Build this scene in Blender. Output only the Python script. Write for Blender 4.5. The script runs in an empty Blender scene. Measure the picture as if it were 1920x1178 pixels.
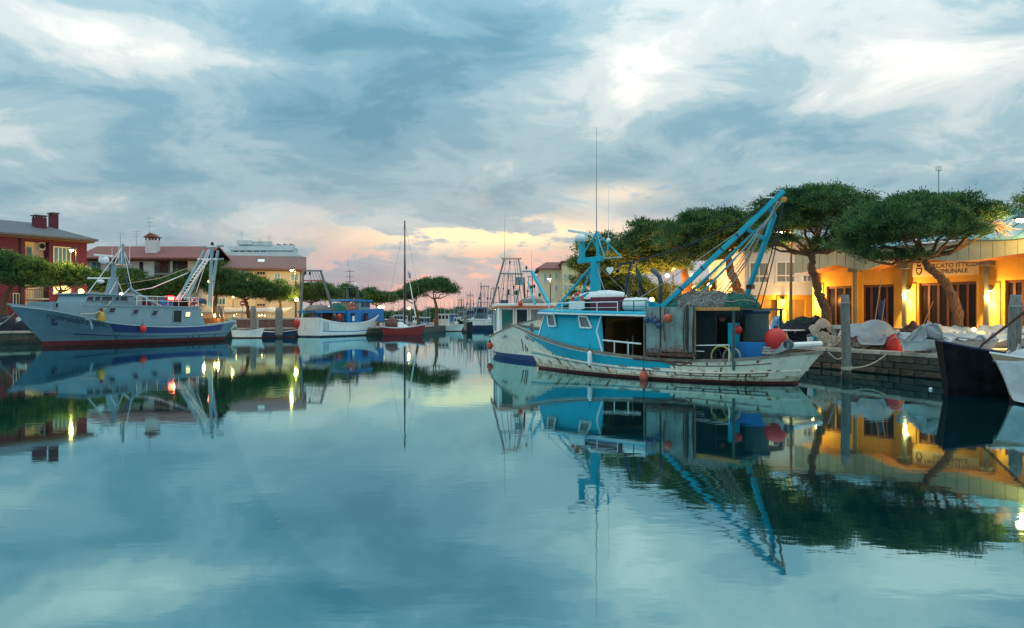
import bpy, math, random
import numpy as np
from mathutils import Vector, Matrix, noise as mnoise

scene = bpy.context.scene
COL = scene.collection
R = math.radians
random.seed(7)
RNG = np.random.default_rng(11)

# ------------------------------------------------------------------ camera
CAM_H, FPX, YH = 2.4, 28 / 36 * 1920, 595.0
cam_data = bpy.data.cameras.new('camera')
cam_data.lens = 28.0
cam_data.sensor_width = 36.0
cam_data.shift_y = (595 - 589) / 1920
cam_data.clip_end = 9000
cam = bpy.data.objects.new('camera', cam_data)
cam.location = (0, 0, CAM_H)
cam.rotation_euler = (R(90), 0, 0)
COL.objects.link(cam)
scene.camera = cam

# ------------------------------------------------------------------ view
vs = scene.view_settings
vs.view_transform = 'Standard'
vs.look = 'None'
vs.exposure = 0.2
vs.gamma = 1.0
scene.cycles.use_denoising = True
scene.cycles.max_bounces = 6
scene.cycles.sample_clamp_indirect = 4.0
scene.cycles.caustics_reflective = True
scene.cycles.caustics_refractive = False

# ------------------------------------------------------------------ sky
SUN_AZ = R(0.0)      # the sun has set behind the cloud bank straight up the canal
SUN_EL = R(2.0)
world = bpy.data.worlds.new('World')
scene.world = world
world.use_nodes = True
NT = world.node_tree
NT.nodes.clear()


class N:
    """tiny expression wrapper for shader math"""
    def __init__(s, sock): s.s = sock
    @staticmethod
    def m(op, *a, clamp=False):
        n = NT.nodes.new('ShaderNodeMath'); n.operation = op; n.use_clamp = clamp
        for i, v in enumerate(a):
            if isinstance(v, N): NT.links.new(v.s, n.inputs[i])
            else: n.inputs[i].default_value = v
        return N(n.outputs[0])
    def __add__(s, o): return N.m('ADD', s, o)
    def __sub__(s, o): return N.m('SUBTRACT', s, o)
    def __mul__(s, o): return N.m('MULTIPLY', s, o)
    def __truediv__(s, o): return N.m('DIVIDE', s, o)
    __radd__ = __add__
    __rmul__ = __mul__


def smooth(x, a, b):
    n = NT.nodes.new('ShaderNodeMapRange'); n.interpolation_type = 'SMOOTHSTEP'
    NT.links.new(x.s, n.inputs[0]); n.inputs[1].default_value = a; n.inputs[2].default_value = b
    return N(n.outputs[0])


def mixc(f, a, b):
    n = NT.nodes.new('ShaderNodeMix'); n.data_type = 'RGBA'
    NT.links.new(f.s, n.inputs[0]) if isinstance(f, N) else setattr(n.inputs[0], 'default_value', f)
    for i, v in ((6, a), (7, b)):
        if isinstance(v, N): NT.links.new(v.s, n.inputs[i])
        else: n.inputs[i].default_value = (*v, 1)
    return N(n.outputs[2])


def noise_w(vec, scale, detail, rough, dist=0.0):
    n = NT.nodes.new('ShaderNodeTexNoise'); n.noise_dimensions = '3D'
    NT.links.new(vec.s, n.inputs['Vector'])
    n.inputs['Scale'].default_value = scale; n.inputs['Detail'].default_value = detail
    n.inputs['Roughness'].default_value = rough; n.inputs['Distortion'].default_value = dist
    return N(n.outputs[0])


def build_sky():
    tc = NT.nodes.new('ShaderNodeTexCoord')
    nrm = NT.nodes.new('ShaderNodeVectorMath'); nrm.operation = 'NORMALIZE'
    NT.links.new(tc.outputs['Generated'], nrm.inputs[0])
    sep = NT.nodes.new('ShaderNodeSeparateXYZ'); NT.links.new(nrm.outputs[0], sep.inputs[0])
    x, y, z = (N(sep.outputs[i]) for i in range(3))
    z = N.m('MAXIMUM', z, 0.0)
    el = N.m('ARCSINE', z)
    az = N.m('ARCTAN2', x, y)
    # cloud deck seen in perspective
    def deck(k, sx, sy, off):
        c = NT.nodes.new('ShaderNodeCombineXYZ')
        d = z + k
        NT.links.new((x / d * sx).s, c.inputs[0]); NT.links.new((y / d * sy).s, c.inputs[1])
        c.inputs[2].default_value = off
        return N(c.outputs[0])
    n1 = noise_w(deck(0.30, 1.0, 1.45, 3.1), 1.25, 7, 0.56, 0.35)
    def dirv(k, kz, off):
        c = NT.nodes.new('ShaderNodeCombineXYZ')
        NT.links.new((x * k).s, c.inputs[0]); NT.links.new((y * k + off).s, c.inputs[1]); NT.links.new((z * kz).s, c.inputs[2])
        return N(c.outputs[0])
    n2 = noise_w(dirv(6.0, 15.0, 4.3), 1.0, 8, 0.62, 0.5)
    n3 = noise_w(dirv(11.0, 34.0, 2.6), 1.0, 8, 0.60, 0.3)

    def blob(px, py, rx, ry, rot=0.0):
        a0 = math.atan((px - 960) / FPX)
        e0 = math.atan((YH - py) / math.hypot(FPX, px - 960))
        u, v = az - a0, el - e0
        c, s = math.cos(R(rot)), math.sin(R(rot))
        p = (u * c + v * s) / (rx / FPX)
        q = (v * c - u * s) / (ry / FPX)
        return N.m('EXPONENT', (p * p + q * q) * -1.0)

    d = (n1 - 0.5) * 0.95 + (n2 - 0.5) * 1.40 + 0.52
    for w, *b in (
            (0.30, 1190, 105, 190, 70, 14), (0.20, 1480, 130, 330, 110, 0), (0.16, 1780, 90, 250, 120, 0),
            (-0.34, 560, 200, 430, 52, -3), (-0.40, 880, 115, 230, 70, 16), (-0.30, 640, 40, 230, 60, 0),
            (0.26, 300, 105, 230, 45, -8), (0.24, 90, 60, 220, 60, 0), (0.20, 60, 260, 120, 40, 0), (0.22, 640, 18, 60, 20, 0),
            (-0.16, 320, 310, 520, 60, 0), (-0.22, 1330, 230, 200, 40, 8), (-0.20, 1500, 260, 330, 50, 0),
            (0.16, 1000, 300, 300, 40, 6), (-0.12, 900, 300, 260, 60, 0), (0.25, 1165, 362, 70, 16, 0),
            (-0.15, 1650, 330, 280, 50, 0)):
        d = d + blob(*b) * w
    ramp = NT.nodes.new('ShaderNodeValToRGB')
    NT.links.new(d.s, ramp.inputs[0])
    cr = ramp.color_ramp; cr.interpolation = 'EASE'
    stops = [(0.00, (0.130, 0.315, 0.425)), (0.25, (0.215, 0.410, 0.510)), (0.48, (0.360, 0.535, 0.608)),
             (0.70, (0.625, 0.715, 0.725)), (1.00, (0.930, 0.935, 0.890))]
    cr.elements[0].position, cr.elements[0].color = stops[0][0], (*stops[0][1], 1)
    cr.elements[1].position, cr.elements[1].color = stops[-1][0], (*stops[-1][1], 1)
    for p, c in stops[1:-1]:
        e = cr.elements.new(p); e.color = (*c, 1)
    col = N(ramp.outputs[0])
    # low haze bank
    low = N.m('EXPONENT', el * el * (-1 / 0.085 ** 2))
    lowshade = mixc(smooth(n3, 0.40, 0.62), (0.275, 0.355, 0.470), (0.440, 0.490, 0.570))
    col = mixc(low * 0.88, col, lowshade)
    # afterglow, seen through breaks in the bank
    glow = blob(870, 505, 310, 80)
    core = blob(915, 440, 230, 27, 1)
    gap = smooth(n3, 0.495, 0.555)
    col = mixc(N.m('MINIMUM', glow * gap * 0.95, 1.0), col, (0.96, 0.56, 0.48))
    wash = blob(820, 560, 300, 60)
    col = mixc(wash * 0.28, col, (0.92, 0.50, 0.47))
    gap2 = smooth(n3, 0.425, 0.505)
    col = mixc(N.m('MINIMUM', core * gap2 * 1.25, 1.0), col, (1.35, 1.04, 0.66))
    col = mixc(blob(1165, 362, 80, 18, 0) * gap2 * 0.6, col, (1.1, 0.88, 0.64))
    # overcast sky brightens steadily towards the zenith
    lum = NT.nodes.new('ShaderNodeVectorMath'); lum.operation = 'SCALE'
    NT.links.new(col.s, lum.inputs[0])
    NT.links.new(((z * z * 2.5 + z * 0.35 + 0.92) * SKY_GAIN).s, lum.inputs['Scale'])
    # clear sky above the cloud
    sky = NT.nodes.new('ShaderNodeTexSky'); sky.sky_type = 'NISHITA'; sky.sun_disc = False
    sky.sun_elevation = SUN_EL; sky.sun_rotation = SUN_AZ
    mx = mixc(0.94, N(sky.outputs[0]), N(lum.outputs[0]))
    bg = NT.nodes.new('ShaderNodeBackground'); bg.inputs[1].default_value = 0.1
    NT.links.new(mx.s, bg.inputs[0])
    out = NT.nodes.new('ShaderNodeOutputWorld'); NT.links.new(bg.outputs[0], out.inputs[0])


SKY_GAIN = 8.6
build_sky()

# ------------------------------------------------------------------ sun (very low, behind cloud)
sun_d = bpy.data.lights.new('sun', 'SUN')
sun_d.energy = 0.02
sun_d.angle = R(40)
sun_d.color = (1.0, 0.72, 0.55)
sun = bpy.data.objects.new('sun', sun_d)
sun.rotation_euler = (R(90) - SUN_EL, 0, R(180) - SUN_AZ)
COL.objects.link(sun)

# ================================================================== helpers
def V(*a): return Vector(a)
def at(px, py, Y): return Vector(((px - 960) / FPX * Y, Y, CAM_H - (py - YH) / FPX * Y))


def catmull(xs, ys):
    xs = np.array(xs, float); ys = np.array(ys, float)
    m = np.gradient(ys, xs)
    def f(x):
        x = min(max(x, xs[0]), xs[-1])
        i = min(int(np.searchsorted(xs, x, side='right')) - 1, len(xs) - 2)
        h = xs[i + 1] - xs[i]; t = (x - xs[i]) / h
        return float((2*t**3-3*t**2+1)*ys[i] + (t**3-2*t**2+t)*h*m[i] + (-2*t**3+3*t**2)*ys[i+1] + (t**3-t**2)*h*m[i+1])
    return f


class MB:
    """collects simple shapes into one mesh"""
    def __init__(s): s.v = []; s.f = []; s.mi = []; s.cur = 0
    def add(s, vs, fs):
        o = len(s.v); s.v += [tuple(v) for v in vs]
        for f in fs: s.f.append(tuple(i + o for i in f)); s.mi.append(s.cur)
        return s
    def box(s, c, d, rz=0.0, M=None):
        c = Vector(c); hx, hy, hz = d[0]/2, d[1]/2, d[2]/2
        m = M if M is not None else Matrix.Rotation(rz, 3, 'Z')
        vs = [c + m @ Vector((x, y, z)) for z in (-hz, hz) for y in (-hy, hy) for x in (-hx, hx)]
        return s.add(vs, [(0, 2, 3, 1), (4, 5, 7, 6), (0, 1, 5, 4), (2, 6, 7, 3), (0, 4, 6, 2), (1, 3, 7, 5)])
    def bb(s, a, b):
        return s.box([(a[i]+b[i])/2 for i in range(3)], [abs(b[i]-a[i]) for i in range(3)])
    def quad(s, *p): return s.add(p, [tuple(range(len(p)))])
    def prism(s, poly, ext):
        ext = Vector(ext); n = len(poly)
        vs = [Vector(p) for p in poly] + [Vector(p) + ext for p in poly]
        return s.add(vs, [tuple(range(n - 1, -1, -1)), tuple(range(n, 2*n))] + [(i, (i+1) % n, (i+1) % n + n, i+n) for i in range(n)])
    def path(s, pts, r, n=6, cap=True, sq=1.0):
        pts = [Vector(p) for p in pts]; k = len(pts)
        rs = r if isinstance(r, (list, tuple)) else [r] * k
        o = []; up = None
        for i, p in enumerate(pts):
            t = (pts[min(i+1, k-1)] - pts[max(i-1, 0)]).normalized()
            if up is None:
                up = Vector((0, 0, 1)) if abs(t.z) < 0.9 else Vector((1, 0, 0))
            a = t.cross(up)
            if a.length < 1e-6: a = t.orthogonal()
            a.normalize(); b = a.cross(t).normalized(); up = b
            for j in range(n):
                th = 2*math.pi*(j+0.5)/n
                o.append(p + a*math.cos(th)*rs[i] + b*math.sin(th)*rs[i]*sq)
        fs = [(i*n+j, i*n+(j+1) % n, (i+1)*n+(j+1) % n, (i+1)*n+j) for i in range(k-1) for j in range(n)]
        if cap: fs += [tuple(range(n-1, -1, -1)), tuple(range((k-1)*n, k*n))]
        return s.add(o, fs)
    def tube(s, a, b, r, r2=None, n=6): return s.path([a, b], [r, r if r2 is None else r2], n)
    def bar(s, a, b, w, h=None, up=(0, 0, 1)):
        """rectangular bar from a to b"""
        a, b = Vector(a), Vector(b); h = h or w
        t = (b-a); L = t.length; t.normalize()
        sd = t.cross(Vector(up))
        if sd.length < 1e-4: sd = t.orthogonal()
        sd.normalize(); u = sd.cross(t)
        M = Matrix((sd, t, u)).transposed()
        return s.box((a+b)/2, (w, L, h), M=M)
    def lathe(s, prof, c=(0, 0, 0), n=12, axis='Z'):
        c = Vector(c); vs = []
        for r, h in prof:
            for j in range(n):
                th = 2*math.pi*j/n; x, y = r*math.cos(th), r*math.sin(th)
                vs.append(c + (Vector((x, y, h)) if axis == 'Z' else Vector((h, x, y)) if axis == 'X' else Vector((x, h, y))))
        k = len(prof)
        fs = [(i*n+j, i*n+(j+1) % n, (i+1)*n+(j+1) % n, (i+1)*n+j) for i in range(k-1) for j in range(n)]
        fs += [tuple(range(n-1, -1, -1)), tuple(range((k-1)*n, k*n))]
        return s.add(vs, fs)
    def ball(s, c, r, n=12, m=8, sc=(1, 1, 1)):
        c = Vector(c); vs = [c + Vector((0, 0, -r*sc[2]))]
        for i in range(1, m):
            ph = -math.pi/2 + math.pi*i/m
            for j in range(n):
                th = 2*math.pi*j/n
                vs.append(c + Vector((r*sc[0]*math.cos(ph)*math.cos(th), r*sc[1]*math.cos(ph)*math.sin(th), r*sc[2]*math.sin(ph))))
        vs.append(c + Vector((0, 0, r*sc[2])))
        fs = [(0, 1+(j+1) % n, 1+j) for j in range(n)]
        fs += [(1+i*n+j, 1+i*n+(j+1) % n, 1+(i+1)*n+(j+1) % n, 1+(i+1)*n+j) for i in range(m-2) for j in range(n)]
        L = len(vs)-1; o = 1+(m-2)*n
        fs += [(o+j, o+(j+1) % n, L) for j in range(n)]
        return s.add(vs, fs)
    def torus(s, c, R1, r, M=None, n=20, m=8):
        c = Vector(c); M = M or Matrix.Identity(3); vs = []
        for i in range(n):
            a = 2*math.pi*i/n
            for j in range(m):
                b = 2*math.pi*j/m
                vs.append(c + M @ Vector(((R1+r*math.cos(b))*math.cos(a), (R1+r*math.cos(b))*math.sin(a), r*math.sin(b))))
        return s.add(vs, [(i*m+j, ((i+1) % n)*m+j, ((i+1) % n)*m+(j+1) % m, i*m+(j+1) % m) for i in range(n) for j in range(m)])
    def grid(s, fn, nu, nv):
        vs = [fn(i/nu, j/nv) for i in range(nu+1) for j in range(nv+1)]
        return s.add(vs, [(i*(nv+1)+j, (i+1)*(nv+1)+j, (i+1)*(nv+1)+j+1, i*(nv+1)+j+1) for i in range(nu) for j in range(nv)])
    def build(s, name, mats, parent=None, smooth=False, bevel=0.0, solid=0.0):
        me = bpy.data.meshes.new(name)
        me.from_pydata(s.v, [], s.f)
        mats = mats if isinstance(mats, (list, tuple)) else [mats]
        for m in mats: me.materials.append(m)
        if len(mats) > 1: me.polygons.foreach_set('material_index', s.mi)
        if smooth: me.polygons.foreach_set('use_smooth', [True]*len(s.f))
        me.update()
        o = bpy.data.objects.new(name, me); COL.objects.link(o)
        if parent: o.parent = parent
        if bevel:
            b = o.modifiers.new('bevel', 'BEVEL'); b.width = bevel; b.segments = 2; b.limit_method = 'ANGLE'
        if solid:
            b = o.modifiers.new('solid', 'SOLIDIFY'); b.thickness = solid; b.offset = 0
        return o


def mesh_np(name, verts, tris, mat, parent=None):
    me = bpy.data.meshes.new(name)
    nv, nt = len(verts), len(tris)
    me.vertices.add(nv); me.vertices.foreach_set('co', np.ascontiguousarray(verts, dtype=np.float32).ravel())
    me.loops.add(nt*3); me.loops.foreach_set('vertex_index', np.ascontiguousarray(tris, dtype=np.int32).ravel())
    me.polygons.add(nt); me.polygons.foreach_set('loop_start', np.arange(0, nt*3, 3, dtype=np.int32))
    me.update(calc_edges=True); me.validate()
    me.materials.append(mat)
    o = bpy.data.objects.new(name, me); COL.objects.link(o)
    if parent: o.parent = parent
    return o


def tag(o, label, cat, group=None, kind=None):
    if label: o['label'] = label
    if cat: o['category'] = cat
    if group: o['group'] = group
    if kind: o['kind'] = kind
    return o


def thing(name, label, cat, loc=(0, 0, 0), rz=0.0, group=None):
    o = bpy.data.objects.new(name, None); COL.objects.link(o)
    o.location = loc; o.rotation_euler = (0, 0, rz); o.empty_display_size = 0.3
    return tag(o, label, cat, group)


def struct(o, label=None): return tag(o, label, None, None, 'structure')


def copy_tree(o, parent=None):
    c = o.copy(); COL.objects.link(c); c.parent = parent
    for ch in list(o.children): copy_tree(ch, c)
    return c


class Frame:
    """a thing's ground frame: x along heading, y to port, z up"""
    def __init__(s, ox, oy, deg):
        s.o = Vector((ox, oy, 0)); a = R(deg); s.a = a
        s.h = Vector((math.cos(a), math.sin(a), 0)); s.n = Vector((-math.sin(a), math.cos(a), 0))
    def side(s, px, py, off):
        r = Vector(((px-960)/FPX, 1.0, -(py-YH)/FPX))
        t = (off + s.o.dot(s.n)) / r.dot(s.n)
        p = r*t + Vector((0, 0, CAM_H)); d = p - s.o
        return Vector((d.dot(s.h), off, p.z))
    def world(s, p): return s.o + s.h*p[0] + s.n*p[1] + Vector((0, 0, p[2]))


def text(body, size, mat, parent, loc, rot, name='lettering', ext=0.004, align='CENTER'):
    cu = bpy.data.curves.new(name, 'FONT'); cu.body = body; cu.size = size; cu.extrude = ext
    cu.align_x = align; cu.align_y = 'CENTER'; cu.resolution_u = 3
    cu.materials.append(mat)
    t = bpy.data.objects.new(name, cu); COL.objects.link(t)
    me = bpy.data.meshes.new_from_object(t.evaluated_get(bpy.context.evaluated_depsgraph_get()))
    bpy.data.objects.remove(t); me.name = name
    if not me.materials: me.materials.append(mat)
    o = bpy.data.objects.new(name, me); COL.objects.link(o); o.parent = parent
    o.location = loc; o.rotation_euler = rot
    return o


# ================================================================== materials
MATS = {}
def srgb(h):
    h = h.lstrip('#'); c = [int(h[i:i+2], 16)/255 for i in (0, 2, 4)]
    return tuple(x/12.92 if x <= 0.04045 else ((x+0.055)/1.055)**2.4 for x in c)


def mat(name, col, rough=0.6, metal=0.0, var=0.18, scale=2.5, bump=0.0, bscale=18.0, rust=0.0, rustcol=(0.13, 0.045, 0.018),
        streak=0.0, streakcol=(0.10, 0.06, 0.035), spec=0.4, sub=None, stretch=None, rscale=1.7, coat=0.0):
    if name in MATS: return MATS[name]
    m = bpy.data.materials.new(name); m.use_nodes = True
    t = m.node_tree; nd = t.nodes; lk = t.links
    p = nd['Principled BSDF']
    p.inputs['Roughness'].default_value = rough; p.inputs['Metallic'].default_value = metal
    p.inputs['Specular IOR Level'].default_value = spec
    p.inputs['Coat Weight'].default_value = coat
    tc = nd.new('ShaderNodeTexCoord'); vec = tc.outputs['Object']
    if stretch:
        mp = nd.new('ShaderNodeMapping'); mp.inputs['Scale'].default_value = stretch
        lk.new(vec, mp.inputs[0]); vec = mp.outputs[0]
    def nz(s, d=5, r=0.6, v=None):
        n = nd.new('ShaderNodeTexNoise'); n.inputs['Scale'].default_value = s
        n.inputs['Detail'].default_value = d; n.inputs['Roughness'].default_value = r
        lk.new(v or vec, n.inputs['Vector']); return n.outputs[0]
    def rng(s, a, b):
        n = nd.new('ShaderNodeMapRange'); lk.new(s, n.inputs[0]); n.inputs[1].default_value = a; n.inputs[2].default_value = b
        return n.outputs[0]
    def mx(f, a, b):
        n = nd.new('ShaderNodeMix'); n.data_type = 'RGBA'
        lk.new(f, n.inputs[0]) if not isinstance(f, float) else setattr(n.inputs[0], 'default_value', f)
        for i, v in ((6, a), (7, b)):
            if isinstance(v, tuple): n.inputs[i].default_value = (*v[:3], 1)
            else: lk.new(v, n.inputs[i])
        return n.outputs[2]
    def mulf(a, k):
        n = nd.new('ShaderNodeMath'); n.operation = 'MULTIPLY'; lk.new(a, n.inputs[0]); n.inputs[1].default_value = k
        return n.outputs[0]
    lo = tuple(max(0, c*(1-var)) for c in col); hi = tuple(min(1, c*(1+var)) for c in col)
    c = mx(rng(nz(scale, 6), 0.3, 0.7), lo, hi)
    if sub: c = mx(rng(nz(scale*1.7, 5), 0.5, 0.62), c, sub)
    if streak:
        mp = nd.new('ShaderNodeMapping'); mp.inputs['Scale'].default_value = (3.2, 3.2, 0.22)
        lk.new(tc.outputs['Object'], mp.inputs[0])
        c = mx(mulf(rng(nz(1.6, 6, 0.65, mp.outputs[0]), 0.50, 0.66), streak), c, streakcol)
    if rust:
        a = nz(rscale, 8, 0.68)
        c = mx(mulf(rng(a, 0.62 - rust*0.2, 0.70 - rust*0.12), min(1.0, 0.55+rust)), c, rustcol)
    lk.new(c, p.inputs['Base Color'])
    if bump:
        b = nd.new('ShaderNodeBump'); b.inputs['Strength'].default_value = bump; b.inputs['Distance'].default_value = 0.05
        lk.new(nz(bscale, 5), b.inputs['Height']); lk.new(b.outputs[0], p.inputs['Normal'])
    MATS[name] = m
    return m


def emis(name, col, strength):
    if name in MATS: return MATS[name]
    m = bpy.data.materials.new(name); m.use_nodes = True
    p = m.node_tree.nodes['Principled BSDF']
    p.inputs['Base Color'].default_value = (*col, 1)
    p.inputs['Emission Color'].default_value = (*col, 1); p.inputs['Emission Strength'].default_value = strength
    MATS[name] = m
    return m


def glass(name, col, rough=0.08, tr=0.0, spec=0.6):
    if name in MATS: return MATS[name]
    m = bpy.data.materials.new(name); m.use_nodes = True
    p = m.node_tree.nodes['Principled BSDF']
    p.inputs['Base Color'].default_value = (*col, 1); p.inputs['Roughness'].default_value = rough
    p.inputs['IOR'].default_value = 1.5; p.inputs['Specular IOR Level'].default_value = spec
    p.inputs['Transmission Weight'].default_value = tr
    MATS[name] = m
    return m


def lamp_light(parent, loc, watts, col=(1.0, 0.62, 0.22), size=0.08, spot=None, rot=None):
    d = bpy.data.lights.new('lamp_light', 'SPOT' if spot else 'POINT')
    d.energy = watts; d.color = col; d.shadow_soft_size = min(size, 0.10)
    if spot: d.spot_size = R(spot); d.spot_blend = 0.6
    o = bpy.data.objects.new('lamp_light', d); COL.objects.link(o); o.parent = parent; o.location = loc
    if rot: o.rotation_euler = rot
    return o


# ================================================================== water
def water_material():
    m = bpy.data.materials.new('harbour_water'); m.use_nodes = True
    t = m.node_tree; nd = t.nodes; lk = t.links
    nd.clear()
    out = nd.new('ShaderNodeOutputMaterial')
    gl = nd.new('ShaderNodeBsdfGlossy'); gl.inputs['Color'].default_value = (0.53, 0.90, 0.96, 1); gl.inputs['Roughness'].default_value = 0.03
    df = nd.new('ShaderNodeBsdfDiffuse'); df.inputs['Color'].default_value = (0.0005, 0.018, 0.022, 1)
    fr = nd.new('ShaderNodeFresnel'); fr.inputs['IOR'].default_value = 1.33
    mr = nd.new('ShaderNodeMapRange'); mr.inputs[3].default_value = 0.43; mr.inputs[4].default_value = 0.98
    lk.new(fr.outputs[0], mr.inputs[0])
    mix = nd.new('ShaderNodeMixShader')
    tc = nd.new('ShaderNodeTexCoord')
    def nz(scale, sx, sy, det):
        mp = nd.new('ShaderNodeMapping'); mp.inputs['Scale'].default_value = (sx, sy, 1)
        lk.new(tc.outputs['Object'], mp.inputs[0])
        n = nd.new('ShaderNodeTexNoise'); n.inputs['Scale'].default_value = scale; n.inputs['Detail'].default_value = det
        lk.new(mp.outputs[0], n.inputs[0]); return n.outputs[0]
    ad = nd.new('ShaderNodeMath'); ad.operation = 'MULTIPLY_ADD'
    lk.new(nz(0.35, 1.0, 1.6, 3), ad.inputs[0]); ad.inputs[1].default_value = 2.2
    lk.new(nz(2.2, 1, 1.7, 2), ad.inputs[2])
    b = nd.new('ShaderNodeBump'); b.inputs['Distance'].default_value = 0.10
    pm = nd.new('ShaderNodeMapRange'); lk.new(nz(0.055, 1.0, 2.6, 3), pm.inputs[0])
    pm.inputs[1].default_value = 0.42; pm.inputs[2].default_value = 0.62; pm.inputs[3].default_value = 0.004; pm.inputs[4].default_value = 0.020
    lk.new(pm.outputs[0], b.inputs['Strength']); b.inputs['Distance'].default_value = 0.10
    lk.new(ad.outputs[0], b.inputs['Height'])
    for s in (gl, fr): lk.new(b.outputs[0], s.inputs['Normal'])
    lk.new(mr.outputs[0], mix.inputs[0]); lk.new(df.outputs[0], mix.inputs[1]); lk.new(gl.outputs[0], mix.inputs[2])
    lk.new(mix.outputs[0], out.inputs[0])
    return m


w = MB(); w.quad((-4000, -400, 0), (4000, -400, 0), (4000, 7000, 0), (-4000, 7000, 0))
struct(w.build('water', water_material()), 'calm teal harbour water mirroring the evening sky')

# ================================================================== land and quays
M_PAVE = mat('quay_paving', (0.23, 0.20, 0.175), 0.85, var=0.25, scale=0.8, bump=0.3, bscale=6)
M_STONE = mat('quay_stone', (0.055, 0.050, 0.040), 0.9, var=0.5, scale=1.3, bump=0.7, bscale=7, sub=(0.07, 0.085, 0.05))
M_COPING = mat('coping_stone', (0.36, 0.30, 0.255), 0.8, var=0.2, scale=1.5, bump=0.4, bscale=9)
M_WEED = mat('wet_weedy_stone', (0.020, 0.022, 0.014), 0.55, var=0.5, scale=2, bump=0.8, bscale=10)
M_FIELD = mat('distant_ground', (0.06, 0.075, 0.05), 0.95, var=0.3, scale=0.02)
M_WOOD_GREY = mat('weathered_grey_timber', (0.20, 0.19, 0.175), 0.85, var=0.35, scale=3, bump=0.6, bscale=14, stretch=(6, 6, 0.6), sub=(0.09, 0.085, 0.075))

ZR, ZL = 0.9, 1.0
R_EDGE = [(26, -4), (19.4, 20), (16.4, 30.7), (14.6, 37.3), (12.3, 46), (9.2, 58), (6.6, 76), (4.2, 104), (1.5, 145), (-2, 205)]
L_EDGE = [(-86, 20), (-60, 54), (-47.5, 73), (-40, 84.5), (-34.5, 93), (-29, 98), (-20, 105), (-13, 117), (-9.5, 150), (-7, 205)]


def land(name, edge, outer, z, label):
    m = MB()
    n = len(edge)
    top = [(x, y, z) for x, y in edge] + [(x, y, z) for x, y in outer]
    m.quad(*top)
    for i in range(n - 1):
        (x0, y0), (x1, y1) = edge[i], edge[i+1]
        m.cur = 1
        m.quad((x0, y0, z), (x1, y1, z), (x1, y1, 0.28), (x0, y0, 0.28))
        m.cur = 2
        m.quad((x0, y0, 0.28), (x1, y1, 0.28), (x1, y1, -0.6), (x0, y0, -0.6))
    return struct(m.build(name, [M_PAVE, M_STONE, M_WEED]), label)


quay_r = land('quay', R_EDGE, [(900, 205), (900, -4)], ZR, 'paved stone quay on the fish market side')
quay_l = land('quay', L_EDGE, [(-900, 205), (-900, 20)], ZL, 'paved stone quay on the side of the red house')
g = MB(); g.quad((-4000, 204, 0.95), (4000, 204, 0.95), (4000, 6900, 0.95), (-4000, 6900, 0.95))
g.quad((-4000, 204, 0.95), (4000, 204, 0.95), (4000, 204, -0.5), (-4000, 204, -0.5))
struct(g.build('ground', M_FIELD), 'flat land closing the far end of the canal')


def along(edge, y0, y1, step):
    """points along a polyline every `step` metres between two depths"""
    out = []; pts = [Vector((x, y, 0)) for x, y in edge]
    acc = 0.0
    for a, b in zip(pts, pts[1:]):
        L = (b-a).length; t = (b-a)/L; d = step - acc if acc else 0.0
        while d < L:
            p = a + t*d
            if y0 <= p.y <= y1: out.append((p, t))
            d += step
        acc = (L - (d - step)) % step
    return out


def stone_mesh(name, dx, dy, dz, mt, ch=0.02, seed=0):
    rr = random.Random(seed); m = MB()
    hx, hy, hz = dx/2, dy/2, dz/2
    j = lambda a: a + rr.uniform(-ch, ch)*0.7
    vs = []
    for sz, k in ((-hz, 0), (-hz+ch, 1), (hz-ch, 1), (hz, 0)):
        e = 0 if k else ch
        vs += [(j(-hx+e), j(-hy+e), sz), (j(hx-e), j(-hy+e), sz), (j(hx-e), j(hy-e), sz), (j(-hx+e), j(hy-e), sz)]
    fs = [(3, 2, 1, 0), (12, 13, 14, 15)] + [(r*4+i, r*4+(i+1) % 4, r*4+4+(i+1) % 4, r*4+4+i) for r in range(3) for i in range(4)]
    m.add(vs, fs)
    o = m.build(name, mt); me = o.data
    bpy.data.objects.remove(o)
    return me


def put(me, name, parent, loc, rz):
    o = bpy.data.objects.new(name, me); COL.objects.link(o); o.parent = parent
    o.location = loc; o.rotation_euler = (0, 0, rz); return o


cop = [stone_mesh('coping_stone', 1.16, 0.55, 0.17, M_COPING, 0.02, i) for i in range(3)]
M_STONE2 = mat('damp_quay_stone', (0.042, 0.042, 0.034), 0.8, var=0.5, scale=1.6, bump=0.7, bscale=7, sub=(0.02, 0.028, 0.016))
stn = [[stone_mesh('wall_stone', 0.62 + 0.06*i, 0.18, 0.235, mt_, 0.025, 20+i) for i in range(4)] for mt_ in (M_STONE, M_STONE2, M_WEED)]
for i, (p, t) in enumerate(along(R_EDGE, 24, 62, 1.2)):
    a = math.atan2(t.y, t.x); nrm = Vector((t.y, -t.x, 0))
    put(cop[i % 3], 'coping_stone', quay_r, p + nrm*0.20 + Vector((0, 0, ZR + 0.0)), a)
for row in range(3):
    for i, (p, t) in enumerate(along(R_EDGE, 26, 44, 0.72)):
        a = math.atan2(t.y, t.x); nrm = Vector((t.y, -t.x, 0))
        q = p + t*(0.36 if row % 2 else 0) - nrm*(0.02 + 0.03*random.random())
        put(stn[row][random.randrange(4)], 'wall_stone', quay_r, q + Vector((0, 0, ZR - 0.225 - 0.255*row)), a + random.uniform(-.02, .02))
for i, (p, t) in enumerate(along(L_EDGE, 66, 112, 2.0)):
    a = math.atan2(t.y, t.x); nrm = Vector((-t.y, t.x, 0))
    o = put(cop[i % 3], 'coping_stone', quay_l, p + nrm*0.2 + Vector((0, 0, ZL)), a); o.scale = (1.68, 1.1, 1.3)

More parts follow.
